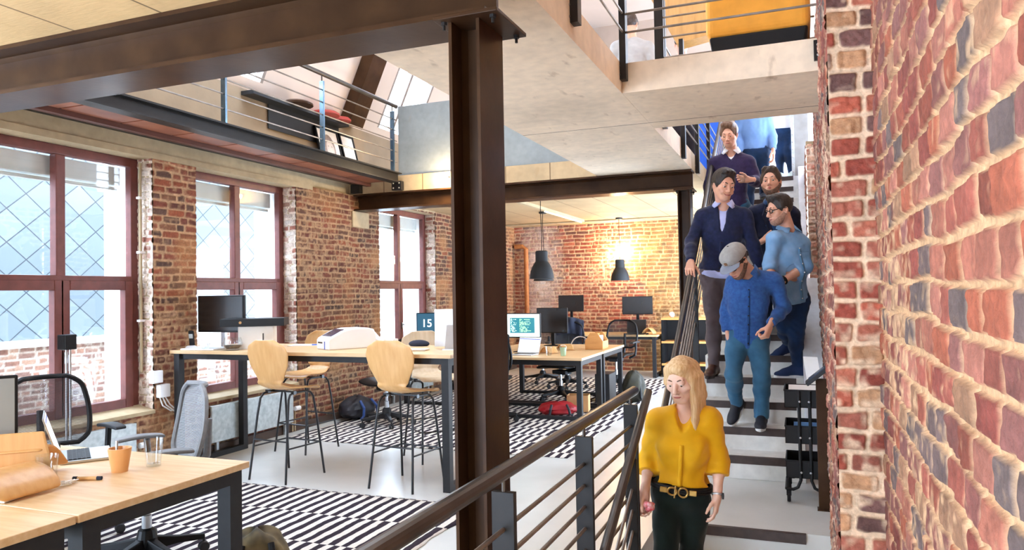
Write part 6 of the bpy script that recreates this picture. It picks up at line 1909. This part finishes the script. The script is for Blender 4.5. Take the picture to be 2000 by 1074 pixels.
    if hm and st:
        hk = Sculpt(0.0042)
        E = lambda x, y, z, r, k=0.02, op='u': hk.ell(P(x, y, z), np.array(r) * hs, R, k * hs, op)
        if st in ('short', 'quiff', 'full'):
            tp = {'short': 0.0, 'quiff': 0.008, 'full': 0.012}[st]
            E(0, -0.022, 0.036, (0.081 + tp * 0.5, 0.101, 0.088 + tp))
            E(0, 0.018, 0.098, (0.058, 0.055, 0.024 + tp), 0.03)
            if st != 'short':
                for q in range(7): E(-0.045 + 0.015 * q, 0.036 + 0.012 * math.sin(q * 2.1), 0.108 + 0.008 * math.sin(q * 1.7), (0.017, 0.03, 0.02), 0.012)
            for q in (-1, 1): E(q * 0.074, 0.012, 0.02, (0.01, 0.022, 0.035), 0.015)
            E(0, 0.098, -0.015, (0.066, 0.064, 0.104), 0.012, 's')
            hk.cut(P(0, -0.05, -0.055), -R @ nrm(V3(0, 0.35, 1.0)))
            for q in (-1, 1): E(q * 0.083, -0.004, -0.022, (0.03, 0.026, 0.034), 0.006, 's')
        elif st == 'long':
            E(0, -0.02, 0.034, (0.079, 0.1, 0.087))
            E(0.012, 0.03, 0.082, (0.056, 0.05, 0.026), 0.03)
            # curtains of hair: back, far side and the long one over her left shoulder
            for a, b, c_, r0, r1, r2 in (((-0.066, 0.012, 0.06), (-0.074, 0.02, -0.01), (-0.066, -0.005, -0.075), 0.018, 0.014, 0.007), ((-0.045, -0.07, 0.04), (-0.05, -0.08, -0.06), (-0.035, -0.07, -0.15), 0.04, 0.038, 0.022),
                                         ((0.045, -0.065, 0.04), (0.05, -0.075, -0.08), (0.055, -0.06, -0.19), 0.04, 0.038, 0.028)):
                hk.chain([P(*a), P(*b), P(*c_)], [r0 * hs, r1 * hs, r2 * hs], 0.03)
            for q in range(5):
                x = 0.06 + 0.006 * q; y = 0.022 - 0.018 * q
                hk.chain([P(0.032 + 0.009 * q, 0.026 - 0.012 * q, 0.082 - 0.011 * q), P(x + 0.006, y + 0.008, 0.01), P(x + 0.008, y + 0.02, -0.1), P(x + 0.008 - 0.006 * q, y + 0.06, -0.2), P(x + 0.0 - 0.009 * q, y + 0.085, -0.30 + 0.014 * q)], [0.017 * hs, 0.019 * hs, 0.02 * hs, 0.018 * hs, 0.005 * hs], 0.012)
            E(-0.012, 0.1, -0.03, (0.062, 0.06, 0.098), 0.012, 's')
        elif st == 'cap':
            E(0, -0.025, 0.02, (0.08, 0.1, 0.082))
            hk.cut(P(0, 0, 0.03), R[:, 2]); hk.cut(P(0, -0.05, -0.06), -R[:, 2])
            E(0, 0.098, -0.02, (0.072, 0.075, 0.1), 0.012, 's')
        hv = sculpt_obj('hair', hk, hm, t, 2, fold={'long': (0.0016, 150, seed, (1, 1, 0.12)), 'cap': None}.get(st, (0.0024, 150, seed)))
    # ---- top
    if top:
        tk = Sculpt(res)
        torso(tk, 0.014 + loose)
        hz = hem if hem is not None else -0.06
        tk.cut(J['pel'] + up * hz, -up)
        for q in 'RL':
            if sleeve == 'long':
                arm(tk, q, 0.011 + loose * 0.6); tk.cut(J['wr' + q] - nrm(J['wr' + q] - J['el' + q]) * 0.012, J['wr' + q] - J['el' + q], 0.075)
            else:
                arm(tk, q, 0.013 + loose * 0.6, 0.42)
                c = J['el' + q] + (J['wr' + q] - J['el' + q]) * 0.42
                tk.cut(c, J['wr' + q] - J['el' + q], 0.085)
        nk = J['neck'] + (J['head'] - J['neck']) * 0.12
        tk.cap(nk - up * 0.055 + front * 0.012, nk + up * 0.12 + front * 0.03, 0.05 * g * s, 0.075 * g * s, 0.012, 's')
        if vneck:
            tk.cap(J['neck'] + front * 0.13 - up * 0.0, J['neck'] + front * 0.155 - up * vneck, 0.052 * s, 0.01 * s, 0.008, 's', flat=(front, 2.2))
        tp_ = sculpt_obj(top[0], tk, top[1], t, 2, fold=(fold, 16, seed, (1, 1, 1.5)))
        if collar:   # under-shirt seen in the neck opening, with two collar leaves
            uk = Sculpt(0.006)
            uk.ell(J['pel'] + up * tl * 0.66 + front * 0.01, (0.148 * g * s + 0.006, 0.108 * g * s + 0.007, 0.2 * s + 0.006), RT, 0.05)
            for q in ('shR', 'shL'): uk.cap(J['neck'] - up * 0.03, J[q] * 0.55 + J['neck'] * 0.45 - up * 0.02, 0.045 * g * s + 0.006, 0.046 * g * s + 0.006, 0.04)
            uk.cap(J['neck'] - up * 0.05, nk + up * 0.012, 0.06 * g * s, 0.058 * g * s, 0.02)
            uk.cut(J['pel'] + up * tl * 0.45, -up); uk.cut(nk + up * 0.016 + front * 0.0, up + front * 0.25)
            uk.cap(nk - up * 0.05 + front * 0.02, nk + up * 0.08 + front * 0.04, 0.046 * g * s, 0.056 * g * s, 0.008, 's')
            us = sculpt_obj('under_shirt' if vneck or blazer else 'shirt_yoke', uk, collar, t, 2)
            cm = MB(); lift = 0.0 if vneck else 0.016
            for q in (-1, 1):
                a0 = nk + lat * q * 0.058 * s - front * 0.03 * s + up * 0.03
                a1 = nk + front * 0.062 * s + lat * q * 0.022 * s - up * 0.012
                b1 = nk + front * 0.085 * s + lat * q * 0.07 * s - up * 0.055
                b0 = nk + lat * q * 0.088 * s - front * 0.02 * s - up * 0.022
                b1 = b1 + front * lift; b0 = b0 + up * lift + lat * q * lift * 0.6; a0 = a0 + up * lift; a1 = a1 + front * lift * 0.7
                vs_ = [a0, (a0 + a1) / 2 + lat * q * 0.014 + up * 0.006, a1, b1, (b0 + b1) / 2 + lat * q * 0.012, b0]
                cm.add(vs_, [(0, 1, 4, 5), (1, 2, 3, 4)] if q > 0 else [(5, 4, 1, 0), (4, 3, 2, 1)])
            obj('collar', cm, collar, us, solid=0.005, smooth=True)
        if blazer:
            pass
    # ---- trousers and shoes
    if legs:
        lk = Sculpt(res)
        lk.ell(J['pel'] - up * 0.02, ((0.155 if not female else 0.152) * s + 0.006, 0.112 * s + 0.006, 0.12 * s), RT, 0.05)
        lk.cut(J['pel'] + up * (0.05 + rise), up)
        for q in 'RL':
            leg(lk, q, 0.006); an = J['an' + q]
            lk.cut(an + nrm(an - J['kn' + q]) * 0.015, an - J['kn' + q], 0.1)
        sculpt_obj(legs[0], lk, legs[1], t, 2, fold=(fold * 1.1, 18, seed + 9, (1, 1, 1.2)))
    if shoes:
        for i, q in enumerate('RL'):
            shoe('shoe', J['an' + q], toes[i], s * 1.02, shoes[0], shoes[1], t, tilt[i])
    person.top = next((c for c in t.children if top and c.name.split('.')[0] == top[0]), None)
    return t, P, R, J, (up, lat, front)

M['denim'] = cloth('blue_denim', '#28506e', c2='#447391', scale=5); M['dark_denim'] = cloth('dark_denim', '#17253d', c2='#22406a', scale=5)
M['navy_knit'] = cloth('navy_knit', '#1b2038', c2='#23294a', scale=30); M['purple_knit'] = cloth('purple_knit', '#2a2140', c2='#352a4c', scale=30)
M['lavender'] = cloth('lavender_shirt', '#b9bde6', var=0.05); M['white_shirt'] = cloth('white_shirt', '#e8e9ee', var=0.04)
M['blue_shirt'] = cloth('blue_shirt', '#2c4c86', c2='#36609c', scale=40, bump=0.06, bs=500); M['chambray'] = cloth('chambray_shirt', '#6d9ac4', c2='#8db2d6', scale=7, bump=0.08, bs=500)
M['grey_knit'] = cloth('grey_knit', '#a9a6a4', var=0.1); M['sky_knit'] = cloth('sky_knit', '#7296cc', var=0.06); M['yellow_silk'] = cloth('yellow_blouse', '#e5aa0a', var=0.08, rough=0.6, bump=0.08)
M['black_trouser'] = cloth('black_green_trousers', '#0f1b1a', c2='#172624', scale=8); M['brown_chino'] = cloth('brown_grey_chinos', '#55484c', c2='#665a5c', scale=8)
M['blazer'] = cloth('navy_blazer', '#171d33', c2='#1f2743', scale=20)
HB = hair_mat('brown_hair', '#2e211a', '#493427'); HD = hair_mat('dark_hair', '#1f1815', '#33261f'); HL = hair_mat('blond_hair', '#c89a62', '#e6c596'); HM = hair_mat('light_brown_hair', '#5d4232', '#7a5a43')
STUB = mat('beard_hair', '#4a362c', rough=0.85, c2='#84614f', scale=70)
STUBL = mat('stubble', '#8a6653', rough=0.8, c2='#b78a74', scale=80)
SHOE_B = mat('black_shoe', '#1b1f2a', rough=0.6, var=0.2); SHOE_N = mat('navy_suede', '#1c2f55', rough=0.85, var=0.15); SHOE_L = mat('brown_leather', '#4b2e24', rough=0.4, var=0.2); SOLE_W = mat('white_sole', '#e4e4e4', rough=0.6); SOLE_D = mat('dark_sole', '#2b211d', rough=0.7)

# --- woman in yellow
t, P, R, J, (up, lat, front) = person('blond woman in a yellow blouse and dark trousers walking down the lower stairs',
    {'head': [-0.621, 4.07, 1.01], 'neck': [-0.613, 4.12, 0.83], 'shR': [-0.765, 4.1, 0.765], 'shL': [-0.478, 4.12, 0.787], 'elR': [-0.82, 4.13, 0.55], 'elL': [-0.44, 4.15, 0.56], 'wrR': [-0.822, 4.0, 0.395], 'wrL': [-0.445, 4.07, 0.395],
     'pel': [-0.645, 4.12, 0.41], 'hipR': [-0.716, 4.1, 0.345], 'hipL': [-0.574, 4.12, 0.35], 'knR': [-0.728, 4.02, -0.02], 'knL': [-0.6, 4.15, 0.03], 'anR': [-0.73, 4.12, -0.43], 'anL': [-0.62, 4.4, -0.26]},
    s=0.98, female=True, head=(-0.22, -0.3, 0.05), skin=SKIN_PALE, hair=('long', HL), hs=1.02, top=('blouse', M['yellow_silk']), legs=('trousers', M['black_trouser']), shoes=(SHOE_B, SOLE_D),
    sleeve='short', hem=0.032, loose=0.008, vneck=0.115, fold=0.007, res=0.0065, seed=3, brow=HM,
    hands={'R': dict(f=(-0.02, -0.35, -1), n=(0.6, -0.6, 0.2), t=(0.5, -0.8, 0), curl=0.75, thumb=0.8), 'L': dict(f=(-0.12, -0.3, -1), n=(-1, 0.1, 0.1), t=(-0.2, -1, 0.2), curl=0.4, thumb=0.35)})
blt = MB()
ring = []
for k in range(40):
    a = 2 * PI * k / 40
    ring.append(J['pel'] + up * 0.012 + lat * 0.163 * math.cos(a) + front * 0.125 * math.sin(a))
for dz in (-0.012, 0.0, 0.012): blt.tube([p + up * dz for p in ring], 0.0085, 6, closed=True)
bo = obj('belt', blt, M['black'], t)
M['gold'] = mat('antique_gold', '#b08d4f', rough=0.35, metal=0.8, var=0.15, scale=40)
bc = J['pel'] + up * 0.008 + front * 0.137
for dx, rr_ in ((-0.035, 0.024), (0.022, 0.024)):
    obj('buckle_ring', MB().tube([bc + lat * (dx + rr_ * math.cos(a)) + up * rr_ * math.sin(a) * (0.8 if dx < 0 else 1) for a in [2 * PI * k / 20 for k in range(20)]], 0.0055, 8, closed=True), M['gold'], bo)
obj('buckle_pin', MB().tube([bc + lat * -0.018 + up * 0.032, bc + lat * -0.022 - up * 0.034], 0.005, 8), M['gold'], bo)
for dx in (-0.082, 0.072): obj('buckle_plate', MB().obox(Vector(bc + lat * dx - front * 0.014), (0.04, 0.008, 0.03), Matrix(np.stack([lat, front, up], 1).tolist())), M['gold'], bo, bevel=0.003)
placket(person.top, t, J, (up, lat, front), 0.0, 0.27, M['yellow_silk'], 0.022)
wr = J['wrL']; wd = nrm(wr - J['elL'])
wt = obj('wristwatch', MB().tube([wr - wd * 0.004 + (np.cross(wd, V3(0, 1, 0)) * math.cos(a) + np.cross(wd, np.cross(wd, V3(0, 1, 0))) * math.sin(a)) * 0.029 for a in [2 * PI * k / 20 for k in range(20)]], 0.006, 8, closed=True), M['alu'], t)
obj('watch_case', MB().lathe([(0.001, 0), (0.017, 0), (0.017, 0.008), (0.001, 0.01)], wr + V3(0.026, -0.008, 0), 16, axis='X'), M['dkgrey'], wt)
cr = Sculpt(0.0035)
for k in range(9):
    a = k * 2.3
    cr.ell(J['wrR'] + V3(0.03 + 0.018 * math.cos(a), -0.055 + 0.015 * math.sin(a * 1.3), -0.055 + 0.016 * math.sin(a)), (0.017, 0.014, 0.012), None, 0.006)
tis = thing('crumpled_wrapper', 'crumpled pink and white wrapper in the hand of the woman in yellow', 'wrapper', tuple(J['wrR'] + V3(0.03, -0.055, -0.055)))
sculpt_obj('wrapper', cr, mat('pink_wrapper', '#d8404f', rough=0.5, c2='#f2c7c9', scale=45, detail=2), tis, 1, fold=(0.004, 160, 4))

# --- man with the grey cap
t, P, R, J, (up, lat, front) = person('man in a blue shirt and jeans with a grey cap looking down at the steps',
    {'head': [-0.492, 6.22, 1.722], 'neck': [-0.403, 6.37, 1.64], 'shR': [-0.53, 6.4, 1.548], 'shL': [-0.2, 6.43, 1.557], 'elR': [-0.6, 6.47, 1.311], 'elL': [-0.135, 6.47, 1.33], 'wrR': [-0.585, 6.42, 1.128], 'wrL': [-0.24, 6.27, 1.2],
     'pel': [-0.429, 6.47, 1.12], 'hipR': [-0.515, 6.45, 1.05], 'hipL': [-0.345, 6.46, 1.05], 'knR': [-0.54, 6.32, 0.8], 'knL': [-0.322, 6.4, 0.74], 'anR': [-0.535, 6.5, 0.535], 'anL': [-0.333, 6.42, 0.437]},
    s=1.06, head=(-0.5, -0.75, 0.1), hair=('cap', HB), hs=1.1, top=('shirt', M['blue_shirt']), legs=('jeans', M['denim']), shoes=(SHOE_B, SOLE_W), beard=(STUB, 0.0045), hem=-0.1, collar=M['blue_shirt'], fold=0.009, seed=7, toes=((-0.35, -1), (-0.02, -1)), tilt=(0.6, 0.0), extra_leg=0.012,
    hands={'L': dict(f=(-0.35, -0.4, -1), n=(-0.85, 0.35, 0.1), t=(-0.2, -1, 0.3), curl=1.2, thumb=1.6, spread=0.3), 'R': dict(f=(0.15, 0.25, -1), n=(1, 0, 0), t=(0, -1, 0), curl=0.8)})
placket(person.top, t, J, (up, lat, front), -0.09, 0.42, cloth('shirt_placket', '#24467c', var=0.1), 0.02, M['black'], 7)
hs = 1.1
cpk = Sculpt(0.0042)
cpk.ell(P(0, -0.02, 0.04), np.array((0.092, 0.112, 0.09)) * hs, R, 0.02); cpk.ell(P(0, 0.03, 0.07), np.array((0.075, 0.07, 0.055)) * hs, R, 0.03)
cpk.cut(P(0, 0, 0.03), -R[:, 2])
M['cap_grey'] = cloth('grey_cap', '#a3a09c', var=0.08, scale=40)
cp_ = sculpt_obj('cap', cpk, M['cap_grey'], t, 2)
def brim(u, v):
    a = (u - 0.5) * 2.1; r = 0.09 + 0.075 * v
    return tuple(P(math.sin(a) * (0.088 + 0.012 * v), 0.0 + math.cos(a) * (0.09 + 0.08 * v), 0.034 - 0.012 * v - 0.012 * math.sin(a) ** 2))
obj('brim', MB().grid(brim, 18, 6), mat('brim_grey_blue', '#8d92a0', rough=0.8), cp_, solid=0.005, subd=1)
obj('patch', MB().obox(Vector(P(0.0, 0.104, 0.062)), (0.024, 0.006, 0.024), Matrix(R.tolist())), mat('leather_patch', '#8a6142', rough=0.6), cp_)
obj('top_button', MB().ell(P(0, -0.02, 0.13), (0.009, 0.009, 0.005), None, 10, 6), M['dkgrey'], cp_)
def glasses(P, R, hs, parent, m, w=0.002):
    g_ = MB()
    for q in (-1, 1):
        pts = [P(q * 0.033 + 0.021 * math.cos(a) * (1), 0.099 - 0.004 * abs(math.cos(a)), 0.004 + 0.0155 * math.sin(a)) for a in [2 * PI * k / 20 for k in range(20)]]
        g_.tube(pts, w * hs, 6, closed=True)
        g_.tube([P(q * 0.054, 0.094, 0.008), P(q * 0.08, 0.03, 0.012), P(q * 0.083, -0.015, 0.004)], w * hs, 6)
    g_.tube([P(-0.012, 0.1, 0.007), P(0.012, 0.1, 0.007)], w * hs, 6)
    o = obj('glasses', g_, m, parent)
    for q in (-1, 1): obj('lens', MB().add([P(q * 0.033 + 0.021 * math.cos(a), 0.098, 0.004 + 0.0155 * math.sin(a)) for a in [2 * PI * k / 20 for k in range(20)]], [tuple(range(20))]), M['drink_glass'], o)
glasses(P, R, hs, t, M['black'], 0.003)
# --- man in the navy cardigan
t, P, R, J, (up, lat, front) = person('man in a navy cardigan and brown trousers with his hand on the stair rail',
    {'head': [-0.625, 6.81, 2.43], 'neck': [-0.634, 6.9, 2.265], 'shR': [-0.835, 6.9, 2.165], 'shL': [-0.455, 6.93, 2.145], 'elR': [-0.925, 6.8, 1.925], 'elL': [-0.395, 6.98, 1.885], 'wrR': [-0.885, 6.47, 1.735], 'wrL': [-0.345, 6.98, 1.673],
     'pel': [-0.69, 6.95, 1.69], 'hipR': [-0.775, 6.94, 1.615], 'hipL': [-0.61, 6.95, 1.615], 'knR': [-0.745, 6.86, 1.2], 'knL': [-0.59, 7.0, 1.28], 'anR': [-0.77, 6.99, 0.787], 'anL': [-0.63, 7.28, 0.963]},
    s=1.12, head=(0.55, -0.3, -0.08), hair=('full', HD), hs=1.14, top=('cardigan', M['navy_knit']), legs=('trousers', M['brown_chino']), shoes=(SHOE_L, SOLE_D), smile=1.0, hem=-0.02, collar=M['lavender'], vneck=0.24, fold=0.008, seed=13, toes=((-0.15, -1), (0.1, -1)),
    hands={'R': dict(f=(0.03, -0.8, -0.55), n=(0.1, 0.5, -0.85), t=(1, 0, 0), curl=0.45, thumb=0.5), 'L': dict(f=(0, 0, -1), n=(-1, 0, 0), t=(0, -1, 0), curl=0.4)})
tail = Sculpt(0.0075)
tail.ell(J['pel'] - up * 0.05, (0.168 * 1.12, 0.122 * 1.12, 0.1), np.stack([lat, front, up], 1), 0.03); tail.cut(J['pel'] - up * 0.085 , -up); tail.cut(J['pel'] + up * 0.0, up)
sculpt_obj('shirt_tail', tail, M['lavender'], t, 1, fold=(0.006, 20, 5))
placket(person.top, t, J, (up, lat, front), -0.01, 0.26, M['navy_knit'], 0.03, M['black'], 5)
# --- man in the denim shirt
t, P, R, J, (up, lat, front) = person('bearded man with glasses and a light denim shirt standing against the brick wall side',
    {'head': [-0.165, 6.89, 2.19], 'neck': [-0.1, 7.0, 2.02], 'shR': [-0.215, 6.86, 1.93], 'shL': [0.02, 7.08, 1.895], 'elR': [-0.255, 6.86, 1.7], 'elL': [0.04, 7.0, 1.68], 'wrR': [-0.235, 6.74, 1.56], 'wrL': [-0.14, 6.83, 1.565],
     'pel': [-0.086, 7.05, 1.43], 'hipR': [-0.147, 7.0, 1.37], 'hipL': [-0.02, 7.07, 1.365], 'knR': [-0.15, 7.02, 1.16], 'knL': [-0.05, 6.99, 1.085], 'anR': [-0.12, 7.25, 0.97], 'anL': [-0.045, 7.03, 0.787]},
    s=1.06, head=(-0.95, -0.22, 0.0), hair=('quiff', HD), hs=1.1, top=('shirt', M['chambray']), legs=('jeans', M['dark_denim']), shoes=(SHOE_N, SOLE_W), beard=(STUBL, 0.002), hem=-0.07, sleeve='short', collar=M['chambray'], fold=0.008, seed=17, toes=((-0.9, -0.5), (-0.95, -0.35)), tilt=(0.25, 0.0),
    hands={'L': dict(f=(-0.9, -0.35, -0.4), n=(0.1, 0.3, -0.9), t=(-0.1, -0.9, 0.2), curl=0.5), 'R': dict(f=(-0.3, -0.8, -0.5), n=(0.6, 0, -0.6), t=(0, -0.4, 0.8), curl=0.5)})
placket(person.top, t, J, (up, lat, front), -0.06, 0.44, cloth('chambray_placket', '#5f90b8', var=0.05), 0.03, M['whitep'], 7)
glasses(P, R, 1.1, t, M['black'], 0.0034)
wr = J['wrL']; wd = nrm(wr - J['elL'])
a1 = nrm(np.cross(wd, V3(0, 0, 1))); a2 = np.cross(wd, a1)
wt = obj('wristwatch', MB().tube([wr + (a1 * math.cos(a) + a2 * math.sin(a)) * 0.034 for a in [2 * PI * k / 20 for k in range(20)]], 0.009, 8, closed=True), M['black'], t)
obj('watch_case', MB().obox(Vector(wr + V3(0, -0.036, 0.008)), (0.034, 0.012, 0.038)), M['black'], wt, bevel=0.005)
obj('chest_pocket', MB().obox(Vector(J['pel'] + up * 0.33 + front * 0.135 + lat * 0.05), (0.1, 0.006, 0.11), Matrix(np.stack([lat, front, up], 1).tolist())), M['chambray'], t, bevel=0.004)
# --- man in the blazer
t, P, R, J, (up, lat, front) = person('man in a navy blazer gesturing with an open hand',
    {'head': [-0.241, 7.36, 2.505], 'neck': [-0.216, 7.5, 2.34], 'shR': [-0.42, 7.5, 2.215], 'shL': [-0.055, 7.52, 2.2], 'elR': [-0.475, 7.5, 1.96], 'elL': [-0.02, 7.58, 1.94], 'wrR': [-0.36, 7.28, 1.925], 'wrL': [-0.035, 7.5, 1.7],
     'pel': [-0.234, 7.6, 1.72], 'hipR': [-0.325, 7.58, 1.65], 'hipL': [-0.147, 7.6, 1.65], 'knR': [-0.331, 7.5, 1.36], 'knL': [-0.163, 7.6, 1.42], 'anR': [-0.33, 7.57, 1.137], 'anL': [-0.175, 7.83, 1.312]},
    s=1.12, head=(-0.12, 0.02, 0.06), hair=('quiff', HB), hs=1.12, top=('blazer', M['blazer']), legs=('trousers', M['dark_denim']), shoes=(SHOE_B, SOLE_D), beard=(STUB, 0.0055), mouth=1.0, hem=-0.12, collar=cloth('blue_tee', '#274a78', var=0.1), vneck=0.34, fold=0.008, seed=19,
    hands={'R': dict(f=(0.85, -0.4, 0.35), n=(0.1, -0.5, 0.9), t=(-0.6, -0.2, 0.75), curl=0.28, thumb=0.2, spread=1.4), 'L': dict(f=(0, -0.2, -1), n=(-1, 0, 0), t=(0, -1, 0), curl=0.4)})
lp_ = MB()
for q in (-1, 1):
    a = J['neck'] + lat * q * 0.075 - up * 0.0 + front * 0.03; b = J['neck'] + lat * q * 0.03 - up * 0.34 + front * 0.165; c = J['neck'] + lat * q * 0.115 - up * 0.13 + front * 0.13
    lp_.add([a, b, c], [(0, 1, 2)])
obj('lapels', lp_, M['blazer'], t, solid=0.012)
# --- man in the purple sweater with a glass
t, P, R, J, (up, lat, front) = person('man in a dark purple sweater over a white collar holding a drink glass',
    {'head': [-0.684, 8.2, 3.165], 'neck': [-0.668, 8.3, 2.995], 'shR': [-0.86, 8.3, 2.88], 'shL': [-0.485, 8.3, 2.855], 'elR': [-0.925, 8.34, 2.64], 'elL': [-0.415, 8.3, 2.64], 'wrR': [-0.91, 8.28, 2.4], 'wrL': [-0.475, 8.09, 2.645],
     'pel': [-0.679, 8.36, 2.45], 'hipR': [-0.766, 8.35, 2.38], 'hipL': [-0.588, 8.35, 2.38], 'knR': [-0.763, 8.27, 2.03], 'knL': [-0.594, 8.37, 2.1], 'anR': [-0.767, 8.34, 1.662], 'anL': [-0.619, 8.62, 1.837]},
    s=1.1, head=(-0.12, -0.42, 0.0), hair=('full', HM), hs=1.1, top=('sweater', M['purple_knit']), legs=('jeans', M['denim']), shoes=(SHOE_B, SOLE_D), hem=-0.06, collar=M['white_shirt'], vneck=0.13, fold=0.007, seed=23,
    hands={'R': dict(f=(0, -0.1, -1), n=(1, 0, 0), t=(0, -1, 0), curl=0.4), 'L': dict(f=(-0.9, -0.4, 0.05), n=(0.3, -0.9, 0), t=(0, 0.1, 1), curl=0.75, thumb=0.7)})
glass_thing('drink glass held by the man in the purple sweater', (-0.548, 8.025, 2.605), 0.03, 0.036, 0.1, 0.45)
# --- man in the light blue sweater, head above the slab
person('man in a light blue sweater and jeans whose head is hidden by the slab',
    {'head': [-0.484, 9.6, 3.93], 'neck': [-0.484, 9.65, 3.75], 'shR': [-0.66, 9.65, 3.64], 'shL': [-0.33, 9.65, 3.61], 'elR': [-0.705, 9.67, 3.42], 'elL': [-0.286, 9.67, 3.38], 'wrR': [-0.68, 9.6, 3.2], 'wrL': [-0.278, 9.58, 3.2],
     'pel': [-0.49, 9.7, 3.28], 'hipR': [-0.569, 9.7, 3.21], 'hipL': [-0.405, 9.7, 3.21], 'knR': [-0.575, 9.64, 2.87], 'knL': [-0.41, 9.75, 2.95], 'anR': [-0.577, 9.7, 2.537], 'anL': [-0.421, 9.97, 2.712]},
    s=1.06, head=(0, -0.1, 0), hair=('short', HB), hs=1.08, top=('sweater', M['sky_knit']), legs=('jeans', M['dark_denim']), shoes=(SHOE_B, SOLE_D), hem=-0.03, fold=0.007, seed=29,
    hands={'L': dict(f=(0.02, -0.2, -1), n=(-1, 0, 0), t=(0, -1, 0), curl=0.5), 'R': dict(f=(0, -0.2, -1), n=(1, 0, 0), t=(0, -1, 0), curl=0.4)})
# --- person in jeans at the stair head
person('person in jeans and a white top at the stair head beside the door frame',
    {'head': [-0.168, 10.75, 4.32], 'neck': [-0.167, 10.75, 4.13], 'shR': [-0.31, 10.75, 4.05], 'shL': [-0.04, 10.75, 4.03], 'elR': [-0.355, 10.75, 3.857], 'elL': [0.005, 10.75, 3.831], 'wrR': [-0.335, 10.7, 3.674], 'wrL': [-0.012, 10.7, 3.656],
     'pel': [-0.171, 10.75, 3.73], 'hipR': [-0.24, 10.75, 3.66], 'hipL': [-0.11, 10.75, 3.66], 'knR': [-0.235, 10.72, 3.37], 'knL': [-0.118, 10.7, 3.37], 'anR': [-0.225, 10.76, 3.062], 'anL': [-0.08, 10.7, 3.062]},
    s=0.98, female=True, head=(0.4, 0, 0), hair=('short', HB), hs=1.0, top=('top', M['white_shirt']), legs=('jeans', M['dark_denim']), shoes=(mat('pale_trainer', '#d5e2da', rough=0.7), SOLE_W), hem=-0.05, fold=0.006, seed=31, toes=((-0.1, -1), (0.5, -0.9)))
# --- person seen from behind upstairs
person('person in a grey sweater seen from behind on the upper floor',
    {'head': [-1.765, 8.35, 4.57], 'neck': [-1.75, 8.35, 4.41], 'shR': [-1.56, 8.35, 4.28], 'shL': [-1.94, 8.35, 4.33], 'elR': [-1.5, 8.35, 4.06], 'elL': [-2.01, 8.35, 4.12], 'wrR': [-1.52, 8.45, 3.86], 'wrL': [-2.02, 8.45, 3.9],
     'pel': [-1.748, 8.35, 3.86], 'hipR': [-1.665, 8.35, 3.79], 'hipL': [-1.833, 8.35, 3.79], 'knR': [-1.66, 8.38, 3.43], 'knL': [-1.839, 8.38, 3.43], 'anR': [-1.665, 8.35, 3.067], 'anL': [-1.844, 8.35, 3.067]},
    s=1.06, head=(PI, 0, 0), hair=('short', HB), hs=1.08, top=('sweater', M['grey_knit']), legs=('trousers', M['dark_denim']), shoes=(SHOE_B, SOLE_D), hem=-0.05, fold=0.007, seed=37, toes=((0.1, 1), (-0.1, 1)))

# --- person behind the railing of the stair opening
person('person in dark trousers and dark top standing behind the railing above the far column',
    {'head': [-1.29, 9.1, 4.52], 'neck': [-1.29, 9.12, 4.36], 'shR': [-1.47, 9.12, 4.26], 'shL': [-1.11, 9.12, 4.26], 'elR': [-1.51, 9.14, 4.02], 'elL': [-1.08, 9.14, 4.02], 'wrR': [-1.47, 9.05, 3.8], 'wrL': [-1.12, 9.05, 3.8],
     'pel': [-1.29, 9.12, 3.88], 'hipR': [-1.375, 9.12, 3.8], 'hipL': [-1.205, 9.12, 3.8], 'knR': [-1.38, 9.08, 3.43], 'knL': [-1.21, 9.08, 3.43], 'anR': [-1.38, 9.12, 3.067], 'anL': [-1.21, 9.12, 3.067]},
    s=1.02, head=(0.3, -0.2, 0), hair=('short', HD), hs=1.05, top=('sweater', M['navy_knit']), legs=('trousers', cloth('charcoal_trousers', '#2b2830')), shoes=(SHOE_B, SOLE_D), hem=-0.05, fold=0.007, seed=41)
